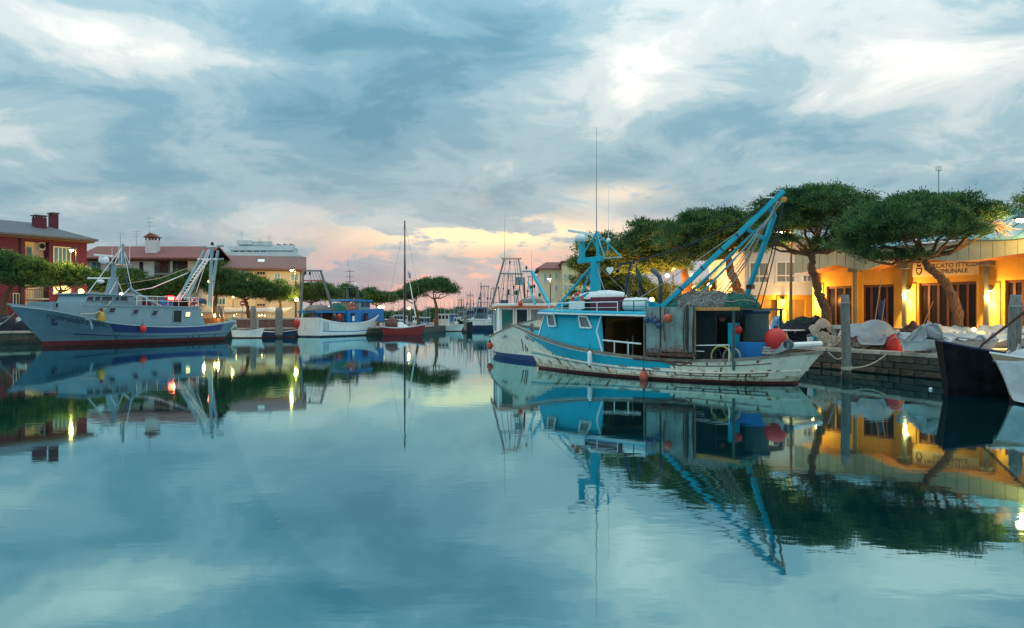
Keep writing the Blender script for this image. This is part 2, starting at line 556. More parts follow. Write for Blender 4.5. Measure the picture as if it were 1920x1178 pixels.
# low brick parapet behind the canal edge
M_BRICK = mat('dull_brick', (0.16, 0.085, 0.075), 0.9, var=0.4, scale=2.5, bump=0.5, bscale=12)
M_CONC = mat('grey_concrete', (0.30, 0.30, 0.29), 0.85, var=0.25, scale=1.2, bump=0.3)
par = thing('parapet_wall', 'low brick parapet with grey capping behind the skiff', 'wall', (0, 0, ZL))
for (x0, y0, x1, y1) in ((-39.5, 89, -34.6, 95.2), (-34.6, 95.2, -28.2, 100.2), (-28.2, 100.2, -22, 105)):
    a, b = Vector((x0, y0, 0)), Vector((x1, y1, 0)); t = (b-a).normalized(); L = (b-a).length
    MB().bar(a + Vector((0, 0, 0.55)), b + Vector((0, 0, 0.55)), 0.35, 1.1).build('brick_panel', M_BRICK, par)
    MB().bar(a + Vector((0, 0, 1.19)), b + Vector((0, 0, 1.19)), 0.5, 0.17).build('capping', M_CONC, par)
    for k in range(3):
        p = a + t*(L*(k+0.5)/3)
        MB().box(p + Vector((0, 0, 0.63)), (0.5, 0.5, 1.30), rz=math.atan2(t.y, t.x)).build('pier', M_CONC, par)

# ================================================================== buildings
M_RED = mat('red_stucco', (0.115, 0.022, 0.040), 0.9, var=0.12, scale=0.6, bump=0.15, streak=0.25, streakcol=(0.09, 0.02, 0.02))
M_SLATE = mat('dark_slate_roof', (0.105, 0.105, 0.115), 0.8, var=0.25, scale=4, bump=0.6, bscale=9)
M_TERRA = mat('terracotta_tiles', (0.23, 0.068, 0.055), 0.85, var=0.4, scale=5, bump=0.8, bscale=10, sub=(0.11, 0.07, 0.06))
M_OLDTERRA = mat('old_mottled_tiles', (0.22, 0.10, 0.085), 0.85, var=0.45, scale=6, bump=0.8, bscale=10, sub=(0.10, 0.075, 0.07))
M_WHITEST = mat('white_stucco', (0.60, 0.62, 0.62), 0.9, var=0.08, scale=0.7, bump=0.1, streak=0.2, streakcol=(0.32, 0.32, 0.30))
M_CREAM = mat('cream_stucco', (0.68, 0.56, 0.40), 0.9, var=0.08, scale=0.6, bump=0.1, streak=0.18, streakcol=(0.40, 0.31, 0.22))
M_TAN = mat('tan_stucco', (0.56, 0.40, 0.26), 0.9, var=0.08, scale=0.6)
M_EAVE = mat('eave_timber', (0.13, 0.085, 0.06), 0.8)
M_FRAME = mat('pale_window_frame', (0.62, 0.55, 0.42), 0.6, var=0.08)
M_TEAL = mat('teal_shutter', (0.055, 0.20, 0.22), 0.6, var=0.15, scale=6)
M_BLUESH = mat('pale_blue_shutter', (0.25, 0.38, 0.45), 0.6, var=0.1)
M_GLASSD = glass('dark_glass', (0.02, 0.028, 0.035), 0.06)
M_WHITE = mat('white_paint', (0.72, 0.73, 0.72), 0.55, var=0.08, scale=3)
M_BLACK = mat('black_paint', (0.012, 0.013, 0.015), 0.5, var=0.3)
M_STEEL = mat('galvanised_steel', (0.33, 0.34, 0.35), 0.45, 0.6, var=0.15)
M_PALEBLK = mat('pale_render', (0.45, 0.53, 0.56), 0.85, var=0.1, scale=0.3)
M_LITWIN = emis('lit_window', (1.0, 0.66, 0.22), 2.2)


def window(root, fr, px0, py0, px1, py1, style='shutter', off=0.0, fm=None, pm=None, nm=2, name='window'):
    a = fr.side(px0, py1, off); b = fr.side(px1, py0, off)
    x0, x1, z0, z1 = a.x, b.x, a.z, b.z
    fm = fm or M_FRAME; t = min(0.12, (x1-x0)*0.12)
    m = MB()
    y = off
    for lo, hi in (((x0-t, y-0.07, z0-t), (x0, y+0.05, z1+t)), ((x1, y-0.07, z0-t), (x1+t, y+0.05, z1+t)),
                   ((x0, y-0.07, z1), (x1, y+0.05, z1+t)), ((x0-t*1.3, y-0.14, z0-t*1.2), (x1+t*1.3, y+0.05, z0-0.002))):
        m.bb(lo, hi)
    wobj = m.build(name, fm, root)
    n = nm
    for i in range(n):
        xa = x0 + (x1-x0)*i/n; xb = x0 + (x1-x0)*(i+1)/n
        p = MB()
        if style == 'shutter':
            p.bb((xa+0.015, y-0.045, z0+0.01), (xb-0.015, y-0.012, z1-0.01))
            k = 8
            for q in range(k):
                zz = z0 + (z1-z0)*(q+0.5)/k
                p.bb((xa+0.06, y-0.06, zz-0.03), (xb-0.06, y-0.047, zz+0.03))
            p.build('shutter', pm or M_TEAL, wobj)
            if i: MB().bb((xa-0.05, y-0.065, z0), (xa+0.05, y-0.003, z1)).build('mullion', fm, wobj)
        else:
            p.bb((xa+0.03, y-0.03, z0+0.005), (xb-0.03, y-0.012, z1-0.005)); p.build('pane', pm or M_GLASSD, wobj)
            if i: MB().bb((xa-0.03, y-0.06, z0), (xa+0.03, y-0.005, z1)).build('mullion', fm, wobj)
    return wobj


def gable_roof(root, x0, x1, y0, y1, ze, zr, mt, ov=0.6, hip0=0.0, hip1=0.0, th=0.22, ridge=None, name='roof'):
    """ridge along x, eaves at y0 (front) and y1 (back); hips draw the ridge ends in"""
    ym = (y0+y1)/2 if ridge is None else ridge
    a = [(x0-ov, y0-ov, ze), (x1+ov, y0-ov, ze), (x1+ov, y1+ov, ze), (x0-ov, y1+ov, ze)]
    r0, r1 = (x0-ov+hip0, ym, zr), (x1+ov-hip1, ym, zr)
    m = MB()
    for k in (0, 1):
        d = Vector((0, 0, -th*k))
        p = [Vector(q)+d for q in a]; e, f = Vector(r0)+d, Vector(r1)+d
        m.add(p + [e, f], [(0, 1, 5, 4), (2, 3, 4, 5), (1, 2, 5), (3, 0, 4)])
    o = 0
    for i in range(4): m.add([a[i], a[(i+1) % 4], Vector(a[(i+1) % 4])-Vector((0, 0, th)), Vector(a[i])-Vector((0, 0, th))], [(0, 1, 2, 3)])
    return m.build(name, mt, root)


def antenna(px, pybase, pytop, Y, label, group='roof aerials', arms=3):
    b = at(px, pybase, Y); h = at(px, pytop, Y).z - b.z
    o = thing('roof_aerial', label, 'aerial', b, group=group)
    MB().tube((0, 0, -0.3), (0, 0, h), 0.035, 0.02, 5).build('mast', M_STEEL, o)
    for k in range(arms):
        z = h*(0.97 - 0.16*k); w = 0.55 - 0.1*(k % 2)
        m = MB(); m.tube((-w, 0, z), (w, 0.2, z), 0.018, n=4)
        for q in (-0.7, -0.35, 0.35, 0.7): m.tube((w*q, -0.22, z), (w*q, 0.32, z), 0.012, n=4)
        m.build('yagi', M_STEEL, o)
    return o


# ---- red house on the far left
frA = Frame(-0.674*84.0, 84.0, math.degrees(math.atan2(9.6, 0.674*84.0 - 0.5325*93.6)))
ax1 = frA.side(163, 445, 0).x
red = thing('red_house', 'dark red stuccoed house with slate roof and two brick chimneys', 'house', (frA.o.x, frA.o.y, 0), frA.a)
lx0, lx1 = frA.side(47, 450, 0).x, frA.side(92, 450, 0).x
ze = frA.side(150, 448, 0).z
zl1 = frA.side(60, 452, 0).z
for n_, (a, b) in (('wall', ((0, 0, 1.0), (lx0, 11, ze))), ('wall', ((lx1, 0, 1.0), (ax1, 11, ze))), ('wall', ((lx0, 0, zl1), (lx1, 0.4, ze)))):
    MB().bb(a, b).build(n_, M_RED, red)
MB().bb((lx0, 1.3, 1.0), (lx1, 1.6, zl1)).build('loggia_wall', M_CREAM, red)
for py in (500, 560):
    z = frA.side(70, py, 0).z
    MB().bb((lx0, -0.02, z-0.12), (lx1, 1.29, z+0.05)).build('loggia_floor', M_CONC, red)
    m = MB(); m.bb((lx0, 0.0, z+0.95), (lx1, 0.08, z+1.02))
    for i in range(14): m.tube((lx0 + (lx1-lx0)*(i+.5)/14, 0.04, z+0.05), (lx0 + (lx1-lx0)*(i+.5)/14, 0.04, z+0.95), 0.02, n=4)
    m.build('balustrade', M_BLACK, red)
rf = gable_roof(red, 0, ax1, 0, 11, ze, ze+2.0, M_SLATE, 0.9, 0, 4.4)
MB().bb((-0.6, -0.6, ze-0.42), (ax1+0.6, 11.6, ze-0.225)).build('eave', M_EAVE, red)
for px0, px1, py0, py1, yy in ((64, 84, 405, 432, 3.2), (95, 106, 400, 425, 4.6)):
    a = frA.side(px0, py1, yy); b = frA.side(px1, py0, yy)
    c = MB().bb((a.x, yy-0.5, ze+0.6), (b.x, yy+0.6, b.z-0.3)).build('chimney', M_RED, red)
    k = 4
    for i in range(k):
        for yb in (yy-0.42, yy+0.52): MB().box((a.x + (b.x-a.x)*(i+.5)/k, yb, b.z-0.2), (0.16, 0.14, 0.2)).build('chimney_brick', M_BRICK, c)
    MB().bb((a.x-0.12, yy-0.62, b.z-0.1), (b.x+0.12, yy+0.72, b.z)).build('chimney_cap', M_SLATE, c)
window(red, frA, 101.5, 466, 131, 492, 'shutter', 0, M_FRAME, M_TEAL, 4)
window(red, frA, 49, 464, 59, 482, 'glass', 1.29, M_FRAME, M_TEAL, 1)
wl = window(red, frA, 101, 537, 131, 550, 'glass', 0, M_FRAME, M_LITWIN, 6)
window(red, frA, 25, 551, 35, 575, 'glass', 0, M_FRAME, None, 2)
window(red, frA, 4, 470, 20, 495, 'shutter', 0, M_FRAME, M_TEAL, 4)
a = frA.side(73, 469, 1.0); b = frA.side(87, 455, 1.0)
acu = MB().bb((a.x, 0.85, a.z), (b.x, 1.29, b.z)).build('air_conditioner', M_WHITE, red, bevel=0.03)
MB().lathe([(0.30, 0), (0.30, 0.03)], ((a.x+b.x)/2-0.12, 0.815, (a.z+b.z)/2), 14, 'Y').build('fan_grille', M_BLACK, acu)
p = frA.side(38, 470, 0)
MB().tube((p.x, -0.1, 1.0), (p.x, -0.1, ze-0.4), 0.08).build('downpipe', M_BLACK, red)

# ---- white house with the terracotta gable
frB = Frame(at(158, 0, 104).x, 104, 0)
bx1 = frB.side(372, 500, 0).x
bl0, bl1 = frB.side(289, 500, 0).x, frB.side(352, 500, 0).x
whz = frB.side(200, 484, 0).z
wh = thing('white_house', 'white house with terracotta gable roof and square white chimney', 'house', (frB.o.x, frB.o.y, 0), 0)
MB().bb((0, 0, 1.0), (bl0, 10, whz)).build('wall', M_WHITEST, wh)
MB().bb((bl1, 0, 1.0), (bx1, 10, whz)).build('wall', M_CREAM, wh)
MB().bb((bl0, 1.8, 1.0), (bl1, 10, whz)).build('wall', M_BRICK, wh)
for py in (512, 555):
    z = frB.side(300, py, 0).z
    m = MB(); m.bb((bl0, 0.1, z-0.2), (bl1, 1.79, z)); m.build('balcony', M_CONC, wh)
    m = MB(); m.bb((bl0, 0.12, z+0.92), (bl1, 0.2, z+1.0))
    for i in range(16): m.box((bl0+(bl1-bl0)*(i+.5)/16, 0.16, z+0.46), (0.09, 0.03, 0.92))
    m.build('balustrade', M_EAVE, wh)
MB().bb(((bl0+bl1)/2-0.15, 0.11, 1.0), ((bl0+bl1)/2+0.15, 0.4, whz)).build('post', M_WHITEST, wh)
gable_roof(wh, 0, bx1, 0, 10, whz, frB.side(250, 462, 5).z, M_TERRA, 0.9)
zr_ = frB.side(250, 462, 5).z
m = MB(); m.prism([(bx1, 0, whz), (bx1, 10, whz), (bx1, 5, zr_-0.3)], (-0.3, 0, 0)); m.build('gable', M_CREAM, wh)
MB().bb((-0.5, -0.5, whz-0.4), (bx1+0.5, 10.4, whz-0.23)).build('eave', M_EAVE, wh)
a = frB.side(276, 477, 2.0); b = frB.side(296, 451, 2.0)
ch = MB().bb((a.x, 1.4, whz), (b.x, 2.7, b.z)).build('chimney', M_WHITEST, wh)
for i in range(4):
    for yy in (1.45, 2.65): MB().box((a.x+0.1+(b.x-a.x-0.2)*i/3, yy, b.z+0.18), (0.16, 0.1, 0.36)).build('chimney_brick', M_BRICK, ch)
m = MB(); xm = (a.x+b.x)/2
m.prism([(a.x-0.25, 1.2, b.z+0.36), (b.x+0.25, 1.2, b.z+0.36), (xm, 1.2, b.z+0.95)], (0, 1.7, 0)); m.build('chimney_cap', M_TERRA, ch)
window(wh, frB, 173, 492, 189, 512, 'glass', 0, M_WHITEST, M_TEAL, 2)
window(wh, frB, 261, 491, 269, 508, 'glass', 0, M_WHITEST, None, 1)
window(wh, frB, 205, 492, 216, 510, 'shutter', 0, M_WHITEST, M_TEAL, 2)
window(wh, frB, 318, 490, 330, 510, 'glass', 1.8, M_WHITEST, None, 2)

# ---- cream house with three storeys
frC = Frame(at(402, 0, 110).x, 110, 14.5)
cx1 = frC.side(565, 500, 0).x
cz = frC.side(480, 503, 0).z
cr_ = thing('cream_house', 'cream three storey house with mottled tile roof behind the pines', 'house', (frC.o.x, frC.o.y, 0), frC.a)
c0, c1 = frC.side(480, 500, 0).x, frC.side(500, 500, 0).x
MB().bb((0, 0, 1.0), (c0, 11, cz)).build('wall', M_CREAM, cr_)
MB().bb((c1, 0, 1.0), (cx1, 11, cz)).build('wall', M_CREAM, cr_)
MB().bb((c0, -0.15, 1.0), (c1, 11, cz)).build('stair_bay', M_TAN, cr_)
rfc = gable_roof(cr_, 0, cx1, 0, 11, cz, frC.side(480, 480, 5.5).z, M_OLDTERRA, 0.7, name='roof')
MB().bb((-0.5, -0.5, cz-0.4), (cx1+0.5, 11.4, cz-0.23)).build('eave', M_EAVE, cr_)
for gx in (0.0, cx1-0.25): MB().prism([(gx, 0, cz-0.22), (gx, 11, cz-0.22), (gx, 5.5, frC.side(480, 480, 5.5).z-0.35)], (0.25, 0, 0)).build('gable', M_CREAM, cr_)
p = frC.side(490, 491, 3)
MB().box((p.x, 2.6, p.z+0.12), (0.9, 1.0, 0.12), M=Matrix.Rotation(R(24), 3, 'X')).build('skylight', M_WHITE, rfc)
window(cr_, frC, 453, 511, 464, 524, 'shutter', 0, M_FRAME, M_BLUESH, 2)
a = frC.side(453, 511, 0); b = frC.side(467, 507, 0)
m = MB()
for i in range(6):
    th0, th1 = math.pi*i/6, math.pi*(i+1)/6
    for (ta, tb) in ((th0, th1),):
        xm, rx, rz = (a.x+b.x)/2, (b.x-a.x)/2, 0.45
        m.quad((xm-rx*math.cos(ta), 0, a.z+rz*math.sin(ta)), (xm-rx*math.cos(tb), 0, a.z+rz*math.sin(tb)), (xm-rx*math.cos(tb), -0.9, a.z-0.25), (xm-rx*math.cos(ta), -0.9, a.z-0.25))
m.build('awning', M_BLUESH, cr_)
for q in ((482, 510, 497, 515), (482, 570, 497, 574), (482, 540, 497, 545)): window(cr_, frC, *q, 'glass', -0.15, M_TAN, None, 3)
window(cr_, frC, 515.5, 513, 525, 526, 'glass', 0, M_WHITE, M_BLUESH, 2)
window(cr_, frC, 546, 513, 559, 526, 'shutter', 0, M_WHITE, M_BLUESH, 2)
window(cr_, frC, 515, 545, 525, 558, 'shutter', 0, M_WHITE, M_BLUESH, 2)
window(cr_, frC, 531, 581, 535, 586, 'glass', 0, M_WHITE, None, 1)
window(cr_, frC, 405, 560, 422, 571, 'shutter', 0, M_WHITE, M_TEAL, 3)
for k in (0.05, cx1-0.1): MB().tube((k, -0.1, 1), (k, -0.1, cz-0.4), 0.07).build('downpipe', M_EAVE, cr_)

# ---- pale apartment block far behind
frD = Frame(at(405, 0, 190).x, 190, 0)
bk = thing('apartment_block', 'pale grey stepped apartment block rising behind the cream house', 'building', (frD.o.x, 190, 0), 0)
for nm, px0, px1, py0, yy, dp in (('storey_block', 405, 556, 477, 0, 6), ('storey_block', 432, 548, 466, 1.5, 5), ('penthouse', 448, 470, 455, 2.5, 4), ('penthouse', 470, 508, 457, 3, 4), ('penthouse', 515, 550, 464, 2, 4)):
    a, b = frD.side(px0, py0, yy), frD.side(px1, py0, yy)
    blk = MB().bb((a.x, yy, 1), (b.x, yy+dp, a.z)).build(nm, M_PALEBLK, bk)
    MB().bb((a.x-0.4, yy-0.6, a.z-0.5), (b.x+0.4, yy-0.002, a.z+0.5)).build('parapet', M_WHITEST, blk)
for i in range(8):
    px = 411 + i*17
    window(bk, frD, px, 483, px+9, 490, 'glass', 0, M_WHITE, None, 2)
for i in range(5): window(bk, frD, 438+i*13, 470, 446+i*13, 475, 'glass', 1.5, M_WHITE, None, 2)
for i in range(3):
    p = frD.side(522+i*12, 461, 5); MB().box((p.x, 5.5, p.z), (1.3, 1.6, 0.1), M=Matrix.Rotation(R(35), 3, 'X') @ Matrix.Rotation(R(20), 3, 'Y')).build('solar_panel', M_GLASSD, bk)
for px, b_, t_, Y, l in ((280, 455, 408, 107, 'tall roof aerial beside the square white chimney'), (256, 464, 433, 107, 'short aerial left of the square white chimney'),
                      (453, 458, 433, 192, 'aerial at the left of the pale apartment block roof'), (505, 460, 441, 192, 'aerial in the middle of the pale apartment block'),
                      (487, 466, 447, 192, 'thin aerial between the others on the pale apartment block'), (226, 462, 436, 107, 'thin aerial on the left end of the terracotta ridge')):
    antenna(px, b_, t_, Y, l)

# ---- restaurant canopy with festoon bulbs
M_CANVAS = mat('cream_canvas', (0.66, 0.56, 0.46), 0.8, var=0.1, scale=1)
cz0 = at(450, 590, 106)
can = thing('restaurant_canopy', 'long cream canvas canopy in front of the cream house', 'canopy', (at(300, 0, 108).x, 108, 1.0), 0)
clen = at(550, 0, 108).x - at(300, 0, 108).x
zt = at(0, 576, 108).z - 1.0; zb = at(0, 584, 105).z - 1.0
for i in range(6):
    xa, xb = clen*i/6, clen*(i+1)/6 - 0.06
    m = MB()
    m.grid(lambda u, v, xa=xa, xb=xb: (xa+(xb-xa)*u, -3.2*(1-v), zb+(zt-zb)*v - 0.12*math.sin(math.pi*u)), 6, 3)
    m.grid(lambda u, v, xa=xa, xb=xb: (xa+(xb-xa)*u, -3.2, zb - 0.3*v - 0.12*math.sin(math.pi*u) + 0.04*math.sin(u*40)*v), 18, 1)
    m.build('canvas_panel', M_CANVAS, can, solid=0.02)
    MB().tube((xa, -3.1, 0), (xa, -3.1, zb), 0.05).build('post', M_STEEL, can)
M_BULB = emis('warm_bulb', (1.0, 0.62, 0.22), 26)
M_TERRACE = mat('terrace_hedge', (0.10, 0.11, 0.03), 0.9, var=0.5, scale=6, bump=1.0)
for i, (px, py) in enumerate(((339, 588), (403, 591), (433, 589), (443, 588), (439, 592), (478, 589), (486, 592), (491, 591), (496, 592))):
    p = at(px, py, 106.5)
    b = thing('canopy_lamp', 'small warm bulb under the cream canopy', 'lamp', p, group='bulbs under the restaurant canopy')
    MB().ball((0, 0, 0), 0.085, 8, 6).build('bulb', M_BULB, b, True)
    MB().tube((0, 0, 0.06), (0, 0, 0.62), 0.012, n=4).build('cord', M_BLACK, b)
lamp_light(can, (5.5, -1.6, 1.5), 60); lamp_light(can, (11.5, -1.6, 1.5), 60)

# ---- cream houses up the canal, right bank
frE = Frame(at(1010, 0, 112).x, 112, 0)
fe = thing('corner_house', 'pale cream house with reddish hipped roof beyond the orange boat', 'house', (frE.o.x, 112, 0), 0)
a = frE.side(1012, 505, 0); b = frE.side(1056, 505, 0)
MB().bb((a.x, 0, 0.9), (b.x, 9, a.z)).build('wall', M_CREAM, fe)
gable_roof(fe, a.x, b.x, 0, 9, a.z+0.1, a.z+1.3, M_TERRA, 0.5, 1.6, 0)
MB().bb((frE.side(1047, 500, 3).x, 3, a.z), (frE.side(1053, 500, 3).x, 3.8, frE.side(1050, 493, 3).z)).build('chimney', M_WHITEST, fe)
for q in ((1020, 513, 1024, 530), (1030, 528, 1033, 536), (1041, 512, 1046, 524), (1041, 535, 1046, 546)): window(fe, frE, *q, 'glass', 0, M_WHITE, M_BLUESH, 1)
c = thing('yellow_house', 'tall pale yellow house with blue windows beside the blue mast', 'house', (frE.o.x, 108, 0), 0)
frF = Frame(frE.o.x, 108, 0)
a = frF.side(1056, 493, 0); b = frF.side(1100, 493, 0)
M_YEL = mat('pale_yellow_stucco', (0.62, 0.54, 0.30), 0.9, var=0.08)
MB().bb((a.x, 0, 0.9), (b.x, 10, a.z)).build('wall', M_YEL, c)
MB().bb((a.x-0.3, -0.3, a.z), (b.x+0.3, 10.3, a.z+0.25)).build('roof', M_TERRA, c)
for q in ((1057.5, 514, 1062, 523), (1057.5, 534, 1062, 543), (1066, 514, 1070, 523), (1066, 534, 1070, 543)): window(c, frF, *q, 'glass', 0, M_WHITE, M_BLUESH, 1)

# ---- white guest house between the pines
M_PINKW = mat('warm_white_stucco', (0.64, 0.65, 0.68), 0.9, var=0.06, scale=0.5, streak=0.12, streakcol=(0.4, 0.36, 0.33))
M_OCHRE = mat('ochre_stucco', (0.68, 0.335, 0.045), 0.9, var=0.12, scale=0.8, bump=0.2, streak=0.22, streakcol=(0.40, 0.20, 0.05))
M_CURTAIN = mat('grey_curtain', (0.20, 0.23, 0.25), 0.85, var=0.3, scale=2, stretch=(9, 9, 0.2))
frG = Frame(at(1396, 0, 50).x, 50, 0)
gx1 = frG.side(1545, 500, 0).x
gz, gm = frG.side(1450, 455, 0).z, frG.side(1450, 553, 0).z
gh = thing('guest_house', 'white two storey guest house with ochre ground floor', 'building', (frG.o.x, 50, 0), 0)
MB().bb((0, 0, gm), (gx1, 9, gz)).build('upper_wall', M_PINKW, gh)
d0, d1, d2, d3 = (frG.side(px, 580, 0.25).x for px in (1432, 1464, 1479, 1511))
zd = frG.side(1450, 562, 0.25).z
for a, b in (((0, 0.25, 0.9), (d0, 9, gm)), ((d1, 0.25, 0.9), (d2, 9, gm)), ((d3, 0.25, 0.9), (gx1, 9, gm)), ((d0, 0.25, zd), (d1, 9, gm)), ((d2, 0.25, zd), (d3, 9, gm))):
    MB().bb(a, (b[0], b[1], b[2]-0.002)).build('ground_floor_wall', M_OCHRE, gh)
M_GARAGE = mat('ochre_door', (0.33, 0.19, 0.05), 0.7, var=0.12, scale=2)
for xa, xb in ((d0, d1), (d2, d3)):
    for k in range(2):
        w_ = (xb-xa)/2
        MB().bb((xa+w_*k+0.01, 0.5, 0.9), (xa+w_*(k+1)-0.01, 0.58, zd)).build('door', M_GARAGE, gh)
for px0, px1, py0, py1 in ((1407, 1439, 494, 529), (1457, 1489, 493, 528), (1506, 1520, 515, 527)):
    wo = window(gh, frG, px0, py0, px1, py1, 'glass', -0.002, M_WHITE, M_CURTAIN, 2)
    a, b = frG.side(px0, py1-11, 0), frG.side(px1, py0, 0)
    MB().bb((a.x, -0.07, a.z-0.04), (b.x, -0.004, a.z+0.04)).build('transom', M_WHITE, wo)
MB().bb((-0.3, -0.4, gz), (gx1+0.3, 9.3, gz+0.25)).build('roof', M_CONC, gh)
p = frG.side(1501, 475, 0)
text('CORONA', 0.34, mat('blue_letter', (0.10, 0.14, 0.22), 0.5), gh, (p.x+0.2, -0.012, p.z), (R(90), 0, 0), 'lettering')

# ---- fish market
frM = Frame(18.17, 46.0, -55.5)
mk = thing('fish_market', 'ochre fish market hall with scalloped fascia and turquoise vaulted roof', 'building', (frM.o.x, frM.o.y, 0), frM.a)
S = lambda px, py, off=0.0: frM.side(px, py, off)
M_DOORW = mat('red_brown_timber', (0.13, 0.042, 0.020), 0.6, var=0.2, scale=3)
M_FASC = mat('fascia_metal', (0.36, 0.37, 0.28), 0.55, 0.1, var=0.1, scale=1)
M_TURQ = mat('turquoise_metal_roof', (0.20, 0.40, 0.42), 0.4, 0.15, var=0.12, scale=0.6)
doors = [(1549, 1597), (1617, 1676), (1722, 1831), (1884, 1965)]
zD = [S(a, t).z for (a, b), t in zip(doors, (538, 534, 530, 527))]
zdoor = sum(zD)/4
xs = [(S(a, 560).x, S(b, 560).x) for a, b in doors]
x_left, x_right = S(1525, 560).x, S(1965, 560).x + 6
ztop = 6.2
segs = [x_left] + [v for p in xs for v in p] + [x_right]
for i in range(0, len(segs), 2):
    MB().bb((segs[i], 0, 0.9), (segs[i+1], 0.35, zdoor)).build('wall_panel', M_OCHRE, mk)
MB().bb((x_left, 0, zdoor+0.002), (x_right, 0.35, ztop)).build('upper_wall', M_OCHRE, mk)
MB().bb((x_left, 0.36, 0.9), (x_left+0.3, 9, ztop)).build('side_wall', M_OCHRE, mk)
MB().bb((x_left, 6.0, 0.9), (x_right, 6.2, ztop)).build('back_wall', mat('dim_interior', (0.22, 0.14, 0.07), 0.9), mk)
MB().bb((x_left, 0.36, ztop-0.2), (x_right, 6, ztop-0.05)).build('ceiling', M_CONC, mk)
M_GLASSM = glass('market_glass', (0.018, 0.013, 0.010), 0.12, 0.0, 0.25)
for (xa, xb), n in zip(xs, (3, 4, 6, 5)):
    fr_ = MB()
    fr_.bb((xa, 0.12, zdoor-0.13), (xb, 0.26, zdoor-0.001))
    dr = fr_.build('door', M_DOORW, mk)
    for i in range(n+1):
        x = xa + (xb-xa)*i/n; x = min(max(x, xa+0.05), xb-0.05)
        MB().bb((x-0.055, 0.13, 0.9), (x+0.055, 0.25, zdoor-0.13)).build('stile', M_DOORW, dr)
    for i in range(n):
        a_, b_ = xa+(xb-xa)*i/n+0.055, xa+(xb-xa)*(i+1)/n-0.055
        MB().bb((a_, 0.17, 1.95), (b_, 0.195, zdoor-0.13)).build('pane', M_GLASSM, dr)
        MB().bb((a_, 0.16, 0.9), (b_, 0.21, 1.42)).build('kick_panel', M_DOORW, dr)
        MB().bb((a_, 0.17, 1.47), (b_, 0.195, 1.9)).build('pane', M_GLASSM, dr)
        MB().bb((a_, 0.15, 1.42), (b_, 0.23, 1.47)).build('rail', M_DOORW, dr); MB().bb((a_, 0.15, 1.9), (b_, 0.23, 1.95)).build('rail', M_DOORW, dr)
OV = -1.7
# pilasters, posts with capitals, wall lamps
M_LAMPB = emis('sconce_glow', (1.0, 0.78, 0.42), 30)
M_POST = mat('grey_green_post', (0.16, 0.17, 0.14), 0.6)
for px, cy in ((1603, 506), (1696, 500), (1850, 493)):
    p = S(px, cy, -0.35)
    po = MB().bb((p.x-0.08, -0.43, 0.9), (p.x+0.08, -0.27, p.z-0.1)).build('post', M_POST, mk)
    MB().bb((p.x-0.28, -0.6, p.z-0.12), (p.x+0.28, -0.1, p.z+0.22)).build('capital', M_POST, po)
for i, (px, lab) in enumerate(((1531, 'wall lamp beside the leaning pine trunk at the corner'), (1703, 'wall lamp between the two market doorways left of the sign'), (1858, 'wall lamp right of the market sign'))):
    p = S(px, 541, -0.16)
    MB().bb((p.x-0.34, -0.06, 0.9), (p.x+0.34, -0.002, p.z+0.25)).build('pilaster', M_OCHRE, mk)
    w_ = frM.world((p.x, -0.07, p.z))
    l = thing('wall_lamp', lab, 'lamp', w_, frM.a, 'wall lamps on the ochre facades')
    MB().lathe([(0.10, -0.10), (0.11, 0.12), (0.05, 0.16)], (0, -0.16, 0), 10).build('lamp_body', M_BLACK, l)
    MB().box((0, -0.04, 0.05), (0.1, 0.1, 0.1)).build('bracket', M_BLACK, l)
    MB().lathe([(0.075, -0.02), (0.085, 0.0)], (0, -0.16, -0.115), 10).build('bulb', M_LAMPB, l)
    lamp_light(l, (0, -0.40, -0.40), 270, (1.0, 0.58, 0.16), 0.06)
    lamp_light(l, (0, -0.17, -0.14), 2600, (1.0, 0.72, 0.30), 0.05, 66, (R(-7), 0, 0))
p = frG.side(1468, 560, 0.0)
MB().bb((p.x-0.28, 0.17, 0.9), (p.x+0.28, 0.248, gm-0.05)).build('pilaster', M_OCHRE, gh)
l = thing('wall_lamp', 'wall lamp between the two ochre doors of the white guest house', 'lamp', (frG.o.x+p.x, 50.16, p.z), 0, 'wall lamps on the ochre facades')
MB().lathe([(0.10, -0.10), (0.11, 0.12), (0.05, 0.16)], (0, -0.16, 0), 10).build('lamp_body', M_BLACK, l)
MB().box((0, -0.03, 0.05), (0.1, 0.1, 0.1)).build('bracket', M_BLACK, l)
MB().lathe([(0.075, -0.02), (0.085, 0.0)], (0, -0.16, -0.115), 10).build('bulb', M_LAMPB, l)
lamp_light(l, (0, -0.30, -0.32), 120, (1.0, 0.60, 0.17), 0.06)
lamp_light(l, (0, -0.17, -0.14), 2000, (1.0, 0.72, 0.30), 0.05, 66, (R(-7), 0, 0))
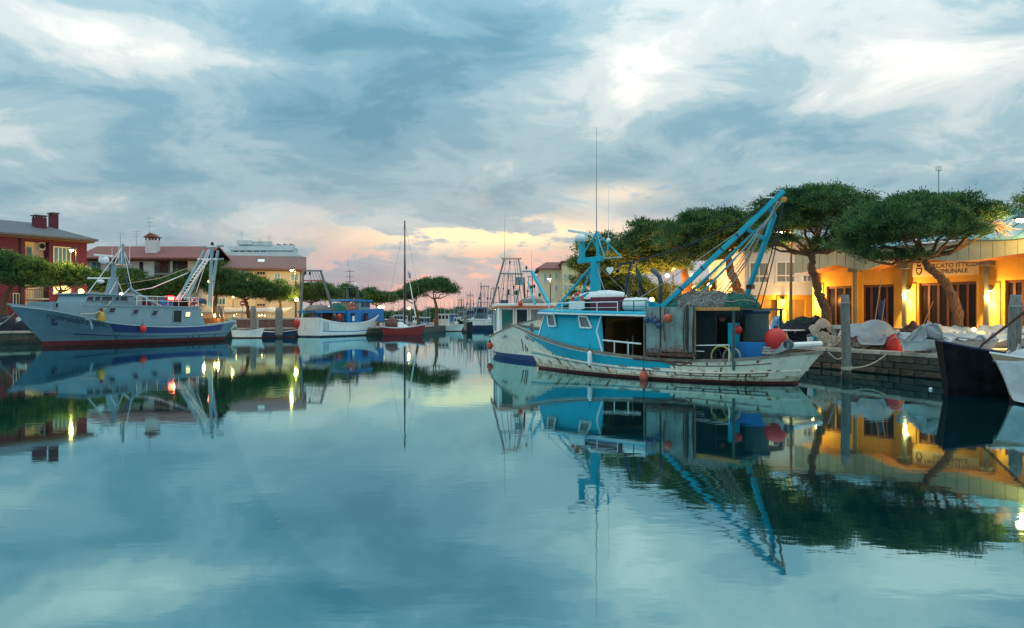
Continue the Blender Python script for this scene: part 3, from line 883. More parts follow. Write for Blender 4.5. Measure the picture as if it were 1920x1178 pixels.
# sign
a, b = S(1711, 520, -0.06), S(1836, 489, -0.06)
zs0, zs1 = S(1780, 517, -0.06).z, S(1780, 490, -0.06).z
sg = thing('market_sign', 'cream fish market sign board with dark capitals and a crest', 'sign', frM.world((a.x, -0.01, zs0)), frM.a)
wS, hS = b.x - a.x, zs1 - zs0
MB().bb((0, -0.06, 0), (wS, -0.002, hS)).build('board', mat('cream_sign', (0.74, 0.56, 0.28), 0.6, var=0.05), sg, bevel=0.01)
M_LET = mat('dark_letter', (0.05, 0.035, 0.02), 0.6)
text('MERCATO ITTICO', hS*0.44, M_LET, sg, (wS*0.58, -0.066, hS*0.70), (R(90), 0, 0))
text('COMUNALE', hS*0.44, M_LET, sg, (wS*0.58, -0.066, hS*0.30), (R(90), 0, 0))
m = MB()
cx, cz_ = wS*0.105, hS*0.42
m.prism([(cx-0.16, -0.068, cz_+0.16), (cx-0.16, -0.068, cz_-0.05), (cx-0.08, -0.068, cz_-0.18), (cx, -0.068, cz_-0.24), (cx+0.08, -0.068, cz_-0.18), (cx+0.16, -0.068, cz_-0.05), (cx+0.16, -0.068, cz_+0.16)], (0, 0.006, 0))
m.prism([(cx-0.10, -0.068, cz_+0.22), (cx+0.10, -0.068, cz_+0.22), (cx+0.13, -0.068, cz_+0.38), (cx, -0.068, cz_+0.30), (cx-0.13, -0.068, cz_+0.38)], (0, 0.006, 0))
m.build('crest', M_LET, sg)
MB().prism([(cx-0.10, -0.074, cz_+0.10), (cx-0.10, -0.074, cz_-0.02), (cx, -0.074, cz_-0.16), (cx+0.10, -0.074, cz_-0.02), (cx+0.10, -0.074, cz_+0.10)], (0, 0.005, 0)).build('crest_field', MATS['cream_sign'], sg)
# scalloped fascia, one panel per board
bot = [S(px, py, OV) for px, py in ((1490, 512), (1515, 510), (1541, 503), (1565, 497), (1590, 502), (1620, 507), (1650, 497), (1690, 486), (1740, 487), (1790, 490), (1825, 489), (1861, 483), (1920, 475), (1990, 470))]
top = [S(px, py, OV) for px, py in ((1490, 474), (1600, 466), (1759, 455), (1839, 448), (1920, 446), (1990, 444))]
fb = catmull([p.x for p in bot], [p.z for p in bot]); ft = catmull([p.x for p in top], [p.z for p in top])
x0, x1 = bot[0].x, bot[-1].x + 2.0
k = int((x1-x0)/0.52); M_SOF = mat('soffit_timber', (0.30, 0.11, 0.03), 0.7, var=0.15)
soff = MB()
for i in range(k):
    a, b = x0+(x1-x0)*i/k+0.012, x0+(x1-x0)*(i+1)/k-0.012
    MB().prism([(a, OV, fb(a)), (b, OV, fb(b)), (b, OV, ft(b)), (a, OV, ft(a))], (0, 0.06, 0)).build('fascia_panel', M_FASC, mk)
    soff.prism([(a-0.012, OV+0.07, fb(a)+0.03), (b+0.012, OV+0.07, fb(b)+0.03), (b+0.012, OV+0.07, fb(b)+0.10), (a-0.012, OV+0.07, fb(a)+0.10)], (0, -OV-0.072, 0))
soff.build('soffit', M_SOF, mk)
MB().bb((x0, OV+0.062, 5.4), (x1, OV+0.066, 5.6)).build('fascia_backing', M_BLACK, mk)
MB().prism([(x0, OV, fb(x0)), (x0, 6, fb(x0)+0.3), (x0, 6, ft(x0)), (x0, OV, ft(x0))], (0.05, 0, 0)).build('fascia_return', M_FASC, mk)
m = MB()
def roofpt(u, v):
    x = x0+(x1-x0)*u
    return (x, OV-0.1 + 9.5*v, ft(x)+0.02 + 2.6*math.sin(v*math.pi/2)*(0.35+0.65*min(1.0, u*1.25)) + 0.10*math.sin(x*1.1))
m.grid(roofpt, 40, 10); m.build('roof', M_TURQ, mk, True, solid=0.06)
for i in range(0, 41, 2):
    MB().path([Vector(roofpt(i/40, j/10))+Vector((0, 0, 0.06)) for j in range(11)], 0.045, 4).build('roof_seam', M_TURQ, mk)
p = at(1760, 420, 52); 
fl = thing('floodlight_mast', 'slim grey mast with a box head above the market roof', 'mast', (p.x, 52, 6.2), 0)
MB().tube((0, 0, -5.3), (0, 0, at(0, 320, 52).z-6.2), 0.05, 0.04).build('pole', M_STEEL, fl)
MB().box((0, 0, at(0, 316, 52).z-6.2), (0.28, 0.28, 0.3)).build('head', M_WHITE, fl)
antenna(1900, 440, 375, 50, 'tv aerial over the turquoise roof at the right edge', arms=2)

# ================================================================== umbrella pines
def foliage_material(name, c0, c1):
    m = bpy.data.materials.new(name); m.use_nodes = True
    t = m.node_tree; nd = t.nodes; lk = t.links; p = nd['Principled BSDF']
    tc = nd.new('ShaderNodeTexCoord')
    n1 = nd.new('ShaderNodeTexNoise'); n1.inputs['Scale'].default_value = 2.0; n1.inputs['Detail'].default_value = 4
    lk.new(tc.outputs['Object'], n1.inputs[0])
    r = nd.new('ShaderNodeValToRGB'); lk.new(n1.outputs[0], r.inputs[0])
    r.color_ramp.elements[0].position = 0.40; r.color_ramp.elements[0].color = (*c0, 1)
    r.color_ramp.elements[1].position = 0.62; r.color_ramp.elements[1].color = (*c1, 1)
    lk.new(r.outputs[0], p.inputs['Base Color'])
    p.inputs['Roughness'].default_value = 0.65; p.inputs['Specular IOR Level'].default_value = 0.25
    tr = nd.new('ShaderNodeBsdfTranslucent'); lk.new(r.outputs[0], tr.inputs[0])
    mx = nd.new('ShaderNodeMixShader'); mx.inputs[0].default_value = 0.22
    out = nd['Material Output']
    lk.new(p.outputs[0], mx.inputs[1]); lk.new(tr.outputs[0], mx.inputs[2]); lk.new(mx.outputs[0], out.inputs[0])
    return m


M_NEEDLE = foliage_material('pine_needles', (0.013, 0.060, 0.024), (0.115, 0.215, 0.065))
M_BARK = mat('pine_bark', (0.165, 0.088, 0.050), 0.95, var=0.45, scale=5, bump=1.0, bscale=9, stretch=(2.2, 2.2, 0.9), sub=(0.06, 0.038, 0.026))
M_TWIG = mat('dead_twig', (0.16, 0.11, 0.085), 0.9, var=0.2)


def needles(lobes, dens, blade, rng):
    """small needle blades clumped over ellipsoid lobes; returns verts, tris"""
    P, Nn = [], []
    for (c, r, w) in lobes:
        area = 4*math.pi*((r[0]*r[1])**1.6/3 + (r[0]*r[2])**1.6/3 + (r[1]*r[2])**1.6/3)**(1/1.6)
        ncl = max(6, int(area*dens*w))
        # sub-clumps set over the lobe, so the crown breaks into tufts with gaps between
        sr = blade*2.3
        ms = max(5, int(area*0.38/(sr*sr)*min(1.0, w)))
        sd_ = rng.normal(size=(ms, 3)); sd_ /= np.linalg.norm(sd_, axis=1)[:, None]
        sd_[:, 2] = np.where(sd_[:, 2] < -0.2, sd_[:, 2]*0.4, sd_[:, 2])
        sc = sd_*(0.66+0.34*rng.random(ms)**0.5)[:, None]*np.array(r)
        pick = rng.integers(0, ms, ncl)
        q = rng.normal(size=(ncl, 3)); q /= np.linalg.norm(q, axis=1)[:, None]
        q[:, 2] = np.abs(q[:, 2])*0.9-0.18
        cc = np.array(c) + sc[pick] + q*(sr*np.array([1.0, 1.0, 0.62]))*(0.75+0.35*rng.random(ncl))[:, None]
        d = 0.45*sd_[pick] + 0.75*q
        k = 36
        off = rng.normal(size=(ncl, k, 3))*blade*0.72*np.array([1.1, 1.1, 0.65])
        P.append((cc[:, None, :] + off).reshape(-1, 3))
        nn = d[:, None, :]*0.8 + off/(blade*2.4) + np.array([0, 0, 0.5])
        Nn.append(nn.reshape(-1, 3))
    P = np.concatenate(P); Nn = np.concatenate(Nn)
    Nn += rng.normal(size=Nn.shape)*0.4
    Nn /= np.linalg.norm(Nn, axis=1)[:, None]
    sd = np.cross(Nn, rng.normal(size=Nn.shape)); sd /= np.linalg.norm(sd, axis=1)[:, None]+1e-9
    L = blade*(0.36 + 0.40*rng.random(len(P)))[:, None]
    W = blade*0.13*(0.8+0.5*rng.random(len(P)))[:, None]
    v = np.stack([P - sd*W, P + sd*W, P + Nn*L], axis=1).reshape(-1, 3)
    t = np.arange(len(v), dtype=np.int32).reshape(-1, 3)
    return v, t


def limb(m, a, b, r0, r1, rng, wob=0.12, n=7, seg=6):
    a, b = np.array(a, float), np.array(b, float); L = np.linalg.norm(b-a)
    pts = []
    for i in range(seg+1):
        u = i/seg; p = a + (b-a)*u + np.array([0, 0, -1])*L*0.10*math.sin(math.pi*u)
        if 0 < i < seg: p = p + rng.normal(size=3)*wob*L*0.22
        pts.append(p)
    m.path(pts, [r0+(r1-r0)*i/seg for i in range(seg+1)], n)


def pine(label, Y, base_px, trunk, lobes, r0, group, dens=14.0, blade=0.21, zb=None, seed=1, twigs=0, limbs=None):
    """trunk: [(px,py[,dY])...]; lobes: [(px,py,rx,ry[,dY,weight])] measured at depth Y"""
    rng = np.random.default_rng(seed)
    zb = ZR if zb is None else zb
    b = at(base_px, 600, Y); base = Vector((b.x, Y, zb))
    o = thing('pine_tree', label, 'tree', base, 0, group)
    tp = [Vector((0, 0, -0.1))] + [at(q[0], q[1], Y + (q[2] if len(q) > 2 else 0)) - base for q in trunk]
    # thicken the trunk outline with in-between points
    pts, rad = [], []
    for i in range(len(tp)-1):
        for k in range(4):
            u = k/4; pts.append(tp[i].lerp(tp[i+1], u) + Vector(rng.normal(size=3)*r0*0.10)); f = (i+u)/(len(tp)-1)
            rad.append(r0*(1.25-0.25*min(1, f*6))*(1-0.42*f)*(1+0.07*rng.normal()))
    pts.append(tp[-1]); rad.append(r0*0.56)
    m = MB(); m.path(pts, rad, 10); m.build('trunk', M_BARK, o, True)
    topv = tp[-1]
    lb = []
    for q in lobes:
        dY = q[4] if len(q) > 4 else 0.0; w = q[5] if len(q) > 5 else 1.0
        c = at(q[0], q[1], Y+dY) - base
        s = (Y+dY)/FPX
        lb.append((tuple(c), (q[2]*s*0.93, q[2]*s*0.8, q[3]*s*0.88), w))
    m = MB()
    for (c, r, w) in lb:
        tgt = Vector(c) - Vector((0, 0, r[2]*0.3))
        limb(m, topv - Vector((0, 0, 0.1)), tgt, r0*0.42, r0*0.10, rng)
        for k in range(5):
            a = rng.random()*6.28
            e = tgt + Vector((math.cos(a)*r[0]*0.8, math.sin(a)*r[1]*0.8, r[2]*(0.1+0.5*rng.random())))
            limb(m, topv.lerp(tgt, 0.55+0.4*rng.random()), e, r0*0.15, r0*0.03, rng, 0.2, 5, 4)
    for q in (limbs or []):
        pp = [at(x, y, Y+dy) - base for x, y, dy in q]
        m.path(pp, [r0*(0.5-0.36*i/(len(pp)-1)) for i in range(len(pp))], 7)
    m.build('limbs', M_BARK, o, True)
    if twigs:
        m = MB(); (c, r, w) = lb[-1]
        for k in range(twigs):
            a0 = Vector(c) + Vector((rng.uniform(-1.6, 0.6)*r[0], rng.uniform(-.5, .5)*r[1], rng.uniform(-1.5, -0.7)*r[2]))
            for j in range(3):
                limb(m, a0, a0 + Vector((rng.uniform(0.2, 0.9), rng.uniform(-.4, .4), rng.uniform(-0.5, 0.25))), 0.022, 0.006, rng, 0.3, 4, 3)
        m.build('dead_twigs', M_TWIG, o)
    v, t = needles(lb, dens, blade, rng)
    crown = mesh_np('crown', v, t, M_NEEDLE, o)
    return o


GR = 'umbrella pines along the fish market quay'
GL = 'umbrella pines along the opposite bank'
pine('tall pine with rust lit leaning trunk left of the market sign', 41, 1555, [(1548, 580), (1538, 556), (1530, 530), (1523, 503), (1521, 482), (1523, 468)],
     [(1500, 388, 82, 32, 0), (1570, 380, 62, 30, .6), (1462, 418, 50, 28, -.5), (1610, 402, 34, 24, .5), (1540, 418, 92, 26, 0, .8), (1603, 440, 45, 20, 0, .7),
      (1437, 452, 36, 24, 0, .7), (1490, 455, 50, 14, .5, .35), (1575, 458, 55, 14, -.4, .35), (1545, 385, 60, 33, -1.5)], 0.27, GR, seed=3,
     limbs=[[(1523, 478, 0), (1500, 474, .2), (1480, 468, .1), (1462, 456, 0), (1445, 448, -.2)], [(1523, 470, 0), (1535, 455, .3), (1528, 440, .3), (1512, 425, 0)], [(1524, 474, 0), (1550, 468, -.3), (1575, 458, -.6)]])
pine('pine with snaking yellow lit trunk in front of the market sign', 35, 1798, [(1796, 586), (1789, 562), (1778, 540), (1762, 520), (1744, 505), (1736, 492), (1735, 479)],
     [(1700, 408, 105, 36, 0), (1778, 398, 82, 32, .4), (1640, 440, 72, 36, -.3), (1602, 462, 38, 26, -.5), (1848, 400, 34, 22, .2), (1722, 436, 110, 26, 0, .9), (1665, 478, 55, 18, -.6, .6),
      (1720, 400, 70, 36, 1.6), (1680, 425, 70, 34, -1.7), (1790, 430, 60, 16, 0, .5), (1868, 408, 16, 15, .2)], 0.25, GR, seed=5, twigs=16,
     limbs=[[(1737, 482, 0), (1760, 478, .1), (1790, 470, .1), (1815, 458, .2), (1835, 446, .2), (1860, 430, .2)], [(1735, 484, 0), (1710, 474, -.2), (1680, 466, -.4), (1650, 462, -.5)]])
pine('pine with glowing yellow trunk behind the blue derrick', 48, 1396, [(1392, 560), (1381, 535), (1371, 512), (1366, 492), (1364, 474)],
     [(1335, 428, 78, 34, 0), (1400, 420, 55, 30, .5), (1275, 452, 48, 36, -.4), (1362, 460, 75, 22, 0, .8), (1300, 478, 52, 22, 0, .7), (1330, 440, 60, 36, 2)], 0.34, GR, 11.0, 0.26, seed=8)
pine('dense pine over the mast lights behind the net pile', 56, 1287, [(1288, 540), (1285, 515), (1280, 495), (1272, 480)],
     [(1232, 442, 62, 32, 0), (1182, 470, 50, 38, -.4), (1280, 462, 48, 36, .4), (1205, 500, 55, 28, 0, .9), (1255, 500, 45, 24, 0, .8), (1230, 465, 55, 38, 2.2)], 0.34, GR, 10.0, 0.28, seed=9)
pine('pine crowding behind the blue radar mast', 64, 1165, [(1163, 560), (1155, 535), (1145, 515)],
     [(1135, 468, 42, 34, 0), (1103, 492, 28, 40, -.4), (1150, 505, 55, 38, .3), (1112, 530, 32, 24, 0), (1170, 530, 40, 30, 0, .9), (1135, 495, 45, 40, 2)], 0.32, GR, 9.0, 0.30, seed=10)
pine('pine crown cut by the right edge of the view', 37, 1975, [(1972, 560), (1965, 500), (1960, 430)],
     [(1944, 392, 32, 20, 0), (1975, 372, 40, 26, .3), (1948, 374, 25, 20, 0)], 0.26, GR, seed=12)

pine('dark pine at the left edge before the red house', 79, 6, [(5, 590), (9, 565), (18, 545), (28, 532)],
     [(20, 502, 58, 30, 0), (62, 516, 42, 24, .5), (-22, 500, 50, 30, 0), (40, 524, 60, 18, 0, .8), (85, 528, 25, 15, 0, .8)], 0.36, GL, 7.0, 0.34, ZL, 21)
pine('lamp lit pine below the red house shutters', 81, 110, [(110, 580), (109, 560), (112, 545)],
     [(115, 514, 44, 20, 0), (150, 521, 28, 17, .4), (98, 528, 40, 14, 0, .8), (135, 530, 40, 12, 0, .7)], 0.26, GL, 7.0, 0.32, ZL, 22)
pine('yellow lit pine before the white house', 97, 215, [(215, 580), (214, 560), (216, 545)],
     [(203, 518, 27, 18, 0), (235, 525, 34, 21, .4), (190, 540, 24, 13, 0, .9), (222, 542, 34, 14, 0, .8)], 0.28, GL, 6.0, 0.38, ZL, 23)
pine('dark pine under the terracotta gable', 99, 318, [(318, 580), (316, 565), (317, 552)],
     [(310, 540, 33, 22, 0), (343, 530, 30, 20, .4), (288, 548, 22, 16, 0), (325, 552, 34, 13, 0, .8)], 0.28, GL, 6.0, 0.38, ZL, 24)
pine('pine rising behind the white gantry', 101, 402, [(402, 580), (404, 562), (406, 548)],
     [(400, 512, 32, 22, 0), (384, 530, 26, 20, 0), (420, 540, 30, 22, .4), (405, 548, 40, 14, 0, .8)], 0.30, GL, 6.0, 0.38, ZL, 25)
pine('broad pine with bent trunk before the cream house', 102, 468, [(466, 588), (463, 572), (458, 560)],
     [(455, 536, 42, 20, 0), (488, 545, 24, 16, .4), (432, 530, 28, 20, 0), (460, 552, 42, 10, 0, .8)], 0.30, GL, 6.0, 0.38, ZL, 26)
pine('small pine at the right corner of the cream house', 103, 527, [(527, 588), (526, 572), (525, 562)],
     [(524, 545, 26, 16, 0), (540, 553, 16, 12, 0), (512, 555, 18, 12, 0), (526, 560, 20, 9, 0, .6)], 0.20, GL, 6.0, 0.36, ZL, 27)
pine('yellow lit pine inside the grey gantry', 114, 582, [(584, 590), (582, 578), (584, 566)],
     [(585, 545, 30, 13, 0), (612, 548, 26, 13, .4), (568, 560, 20, 13, 0), (595, 557, 30, 9, 0, .8)], 0.26, GL, 6.0, 0.42, ZL, 28)
pine('pine right of the grey gantry', 120, 640, [(640, 590), (640, 575), (641, 565)],
     [(640, 549, 22, 11, 0), (655, 556, 18, 11, .4), (630, 560, 18, 9, 0)], 0.24, GL, 5.5, 0.44, ZL, 29)
pine('rounded pine over the blue wheelhouse bow', 128, 708, [(710, 592), (709, 580), (706, 572)],
     [(702, 555, 20, 11, 0), (722, 562, 17, 10, .4), (694, 563, 18, 9, 0)], 0.24, GL, 5.5, 0.46, ZL, 30)
pine('left pine of the open crowned pair by the sailboat mast', 132, 785, [(783, 592), (780, 580), (777, 568)],
     [(770, 550, 20, 11, 0), (785, 542, 18, 11, 0), (756, 556, 12, 7, 0), (776, 557, 24, 6, 0, .6)], 0.26, GL, 5.5, 0.44, ZL, 31)
pine('larger pine of the open crowned pair against the pink sky', 130, 818, [(818, 592), (819, 580), (817, 569), (814, 560)],
     [(812, 533, 26, 10, 0), (838, 540, 17, 8, 0), (795, 541, 18, 11, 0), (820, 545, 28, 7, 0, .7), (846, 546, 9, 6, 0)], 0.30, GL, 5.5, 0.44, ZL, 32)

# shrubs under the pines on the market side
def shrub(label, px, Y, py_top, w, seed, group='shrubs under the pines'):
    b = at(px, 0, Y); h = at(px, py_top, Y).z - ZR
    o = thing('oleander_shrub', label, 'shrub', (b.x, Y, ZR), 0, group)
    rng = np.random.default_rng(seed); m = MB()
    for k in range(7):
        a = rng.random()*6.28; limb(m, (0.1*math.cos(a), 0.1*math.sin(a), -0.05), (w*0.5*math.cos(a), w*0.4*math.sin(a), h*(0.55+0.3*rng.random())), 0.05, 0.015, rng, 0.15, 5, 4)
    m.build('stems', M_BARK, o, True)
    v, t = needles([((0, 0, h*0.52), (w*0.5, w*0.45, h*0.48), 1.0), ((w*0.3, 0.2, h*0.38), (w*0.35, w*0.3, h*0.36), 1.0), ((-w*0.3, -0.1, h*0.4), (w*0.35, w*0.3, h*0.36), 1.0)], 14.0, 0.26, rng)
    mesh_np('foliage', v, t, M_NEEDLE, o)
for i, (px, Y, py, w, l) in enumerate(((1092, 66, 548, 2.6, 'shrub at the left foot of the radar mast pine'), (1128, 65, 540, 3.0, 'shrub straight behind the blue mast column'), (1168, 64, 535, 2.8, 'shrub behind the white heart plate'),
        (1205, 62, 530, 3.0, 'shrub behind the marker flags'), (1244, 62, 533, 2.6, 'shrub right of the bent exhaust pipe'), (1288, 60, 540, 2.6, 'shrub behind the grey net heap'), (1340, 58, 525, 3.2, 'shrub seen through the derrick ropes'), (1415, 53, 515, 2.4, 'shrub at the left corner of the white guest house'))):
    shrub(l, px, Y, py, w, 90+i)

# far wood that reads as one mass along the end of the canal
rngf = np.random.default_rng(77)
lb = []
for i in range(46):
    px = 560 + i*12.0; Y = 222 + rngf.random()*40
    h = 1.6 + 2.0*rngf.random()
    lb.append((( (px-960)/FPX*Y, Y, 1.0 + h*0.5), (2.6+2*rngf.random(), 2.4, h*0.55), 1.0))
v, t = needles(lb, 1.2, 0.8, rngf)
tag(mesh_np('far_treeline', v, t, M_NEEDLE), 'low dark band of trees at the far end of the canal', 'trees', None, 'stuff')

# ================================================================== street lamps
M_GLOBE = emis('lamp_globe', (1.0, 0.60, 0.18), 14)
M_GLOBEW = emis('lamp_head_glow', (1.0, 0.74, 0.36), 22)
M_POLE = mat('dark_lamp_pole', (0.035, 0.035, 0.035), 0.5)
M_POLEB = mat('tan_lamp_pole', (0.22, 0.14, 0.08), 0.6)


def globe_lamp(px, py, Y, label, r=0.22, watts=300, zb=1.0, group='globe lamps on the quays', col=(1.0, 0.6, 0.2), globe=None):
    p = at(px, py, Y)
    o = thing('street_lamp', label, 'lamp', (p.x, Y, zb), 0, group)
    MB().tube((0, 0, 0), (0, 0, p.z-zb-r), 0.06, 0.045, 6).build('pole', M_POLE, o)
    MB().ball((0, 0, p.z-zb), r, 12, 8).build('globe', globe or M_GLOBE, o, True)
    MB().lathe([(r*0.55, -r*1.05), (r*0.6, -r*0.8)], (0, 0, p.z-zb), 8).build('collar', M_POLE, o)
    if watts: lamp_light(o, (0, -r-0.25, p.z-zb), watts, col, r)
    return o


def arm_lamp(px, py, Y, hx, hy, label, watts, zb=1.0, mt=None, col=(1.0, 0.62, 0.2), lit=True):
    """pole at px with top py, head at (hx,hy)"""
    p = at(px, py, Y); h = at(hx, hy, Y)
    o = thing('street_lamp', label, 'lamp', (p.x, Y, zb), 0, 'street lamps with a side arm')
    mt = mt or M_POLE
    MB().tube((0, 0, 0), (0, 0, p.z-zb), 0.09, 0.055, 8).build('pole', mt, o)
    d = h.x-p.x
    hd = Vector((d, 0, h.z-zb))
    MB().path([(0, 0, p.z-zb-0.1), (d*0.3, 0, p.z-zb+0.12), (d*0.7, 0, h.z-zb+0.22), (d, 0, h.z-zb+0.14)], 0.035, 6).build('arm', mt, o)
    MB().lathe([(0.10, 0.16), (0.30, 0.02), (0.32, -0.03), (0.02, -0.03)], hd, 10).build('hood', mt, o)
    MB().ball(hd + Vector((0, 0, -0.07)), 0.17, 10, 6, (1.2, 1.2, 0.6)).build('bulb', M_GLOBEW if lit else M_WHITE, o, True)
    if watts: lamp_light(o, hd + Vector((0, -0.1, -0.30)), watts, col, 0.15)
    return o


globe_lamp(152, 547, 78, 'globe lamp shining over the bow of the white trawler', 0.25, 330)
globe_lamp(228, 552, 91, 'unseen globe lamp added to light the pine before the white house', 0.2, 1700, col=(1.0, 0.56, 0.08))  # made-up lamp tucked behind the wheelhouse, added to turn the pine yellow
arm_lamp(143, 462, 80.0, 134, 468, 'tall arm lamp against the red house wall', 1100, col=(1.0, 0.58, 0.10))
globe_lamp(556, 562, 103, 'globe lamp beside the grey gantry', 0.25, 420, col=(1.0, 0.58, 0.10))
arm_lamp(554, 503, 104, 547, 506, 'tall arm lamp at the corner of the cream house', 1500, col=(1.0, 0.62, 0.12))
globe_lamp(437, 557, 109, 'pair lamp in front of the cream house wall', 0.16, 60)
for px, py, Y, l in ((610, 577, 118, 'left one of two small lamps behind the blue trawler nets'), (618, 577, 118, 'right one of two small lamps behind the blue trawler nets'),
                  (711, 576, 124, 'left one of two small lamps right of the blue wheelhouse'), (718, 576, 124, 'right one of two small lamps right of the blue wheelhouse'),
                  (767, 578, 127, 'orange lamp beside the sailboat mast')):
    globe_lamp(px, py, Y, l, 0.20, 120)
arm_lamp(1483, 428, 42, 1463, 434, 'tan arm lamp between the derrick and the tall pine', 220, 0.9, M_POLEB)
arm_lamp(1032, 515, 100, 1030, 522, 'arm lamp in front of the corner house', 250, 0.9)
arm_lamp(1945, 400, 34.3, 1915, 410, 'arm lamp at the right edge below the pine tip', 520, 0.9, col=(1.0, 0.56, 0.12))
for i, (px, py, Y, wt) in enumerate(((1262, 505, 60, 200), (1300, 541, 58, 260), (1297, 517, 57, 160), (1251, 517, 61, 260), (1222, 562, 55, 2000), (1165, 566, 57, 2200), (1330, 535, 55, 260), (1345, 560, 45.6, 150))):
    globe_lamp(px, py, Y, ('lamp high in the pine behind the net pile', 'brightest lamp just above the net pile', 'lamp beside the reddish trunk behind the net pile', 'small lamp by the bent exhaust pipe',
               'lamp behind the flags on the blue boat', 'lamp behind the white heart on the blue boat', 'lamp under the blue derrick', 'lamp at the foot of the glowing yellow trunk')[i], 0.15, wt, 0.9, 'lamps under the pines of the market quay', (1.0, 0.36, 0.05))
up = globe_lamp(1826, 618, 33.3, 'unseen low lamp added to light the snaking pine trunk', 0.08, 130, 0.9, 'lamps under the pines of the market quay', (1.0, 0.55, 0.13))  # added lamp, kept out of sight behind the skiff to light the trunk

# ================================================================== boats
M_CYAN = mat('cyan_boat_paint', (0.004, 0.350, 0.480), 0.5, var=0.10, scale=1.2, streak=0.14, streakcol=(0.06, 0.22, 0.25), bump=0.06, rust=0.07, spec=0.25)
M_HULLW = mat('stained_white_hull', (0.88, 0.74, 0.60), 0.55, var=0.08, scale=1.4, streak=0.34, streakcol=(0.42, 0.20, 0.07), rust=0.10, bump=0.08, spec=0.3)
M_BOOT = mat('dark_red_antifouling', (0.11, 0.018, 0.018), 0.7, var=0.4, scale=2, streak=0.5, streakcol=(0.02, 0.018, 0.015))
M_RAIL = mat('worn_gunwale_timber', (0.20, 0.165, 0.135), 0.8, var=0.3, scale=3, bump=0.3, streak=0.4, streakcol=(0.10, 0.05, 0.03))
M_DECK = mat('grey_deck', (0.22, 0.23, 0.23), 0.8, var=0.3, scale=1.5)
M_RUSTP = mat('rusty_grey_green_steel', (0.17, 0.245, 0.235), 0.75, var=0.25, scale=2.2, streak=0.6, streakcol=(0.15, 0.06, 0.025), rust=0.34, bump=0.3, rscale=1.6)
M_RUSTD = mat('heavily_rusted_steel', (0.10, 0.045, 0.03), 0.9, var=0.5, scale=3, bump=0.5)
M_DKGREEN = mat('dark_green_steel', (0.045, 0.075, 0.075), 0.7, var=0.3, scale=2, rust=0.14)
M_ORANGEB = mat('orange_beam_paint', (0.50, 0.21, 0.055), 0.6, var=0.2, rust=0.1)
M_BUOY = mat('orange_red_buoy', (0.52, 0.075, 0.035), 0.5, var=0.25, scale=3, streak=0.3, streakcol=(0.2, 0.05, 0.04))
M_REDBUOY = mat('red_buoy', (0.52, 0.018, 0.018), 0.45, var=0.15, scale=3)
M_BLUEBUOY = mat('dark_blue_float', (0.03, 0.06, 0.13), 0.5, var=0.3)
M_NETG = mat('grey_net', (0.19, 0.185, 0.17), 0.95, var=0.6, scale=9, bump=1.0, bscale=22, sub=(0.06, 0.055, 0.05))
M_NETGR = mat('green_net', (0.012, 0.115, 0.080), 0.9, var=0.5, scale=7, bump=1.0, bscale=18, sub=(0.01, 0.04, 0.035))
M_NETB = mat('brown_net', (0.10, 0.06, 0.05), 0.95, var=0.6, scale=8, bump=1.0, bscale=20, sub=(0.035, 0.02, 0.02))
M_NETW = mat('pale_net', (0.40, 0.34, 0.28), 0.95, var=0.5, scale=10, bump=1.0, bscale=24, sub=(0.16, 0.12, 0.10))
M_ROPE = mat('pale_rope', (0.38, 0.34, 0.27), 0.9, var=0.25, scale=6)
M_ROPED = mat('dark_rope', (0.035, 0.035, 0.04), 0.9)
M_CABLE = mat('black_cable', (0.015, 0.018, 0.022), 0.6)
M_MAROON = mat('maroon_crate', (0.12, 0.018, 0.035), 0.6, var=0.2)
M_ROYAL = mat('royal_blue_paint', (0.006, 0.16, 0.44), 0.5, var=0.15, scale=1.5, streak=0.2)
M_DBLUE = mat('deep_blue_paint', (0.012, 0.035, 0.16), 0.5, var=0.15, streak=0.2)
M_NAVY = mat('navy_paint', (0.012, 0.03, 0.07), 0.5, var=0.25)
M_OFFW = mat('off_white_boat_paint', (0.72, 0.73, 0.71), 0.5, var=0.08, scale=1.5, streak=0.28, streakcol=(0.30, 0.24, 0.18))
M_BLUEW = mat('bluish_white_boat_paint', (0.17, 0.28, 0.335), 0.5, var=0.08, scale=1.5, streak=0.25, streakcol=(0.25, 0.24, 0.2))
M_BROWN = mat('varnished_wood', (0.17, 0.075, 0.03), 0.5, var=0.3, scale=3, stretch=(1, 1, 6))


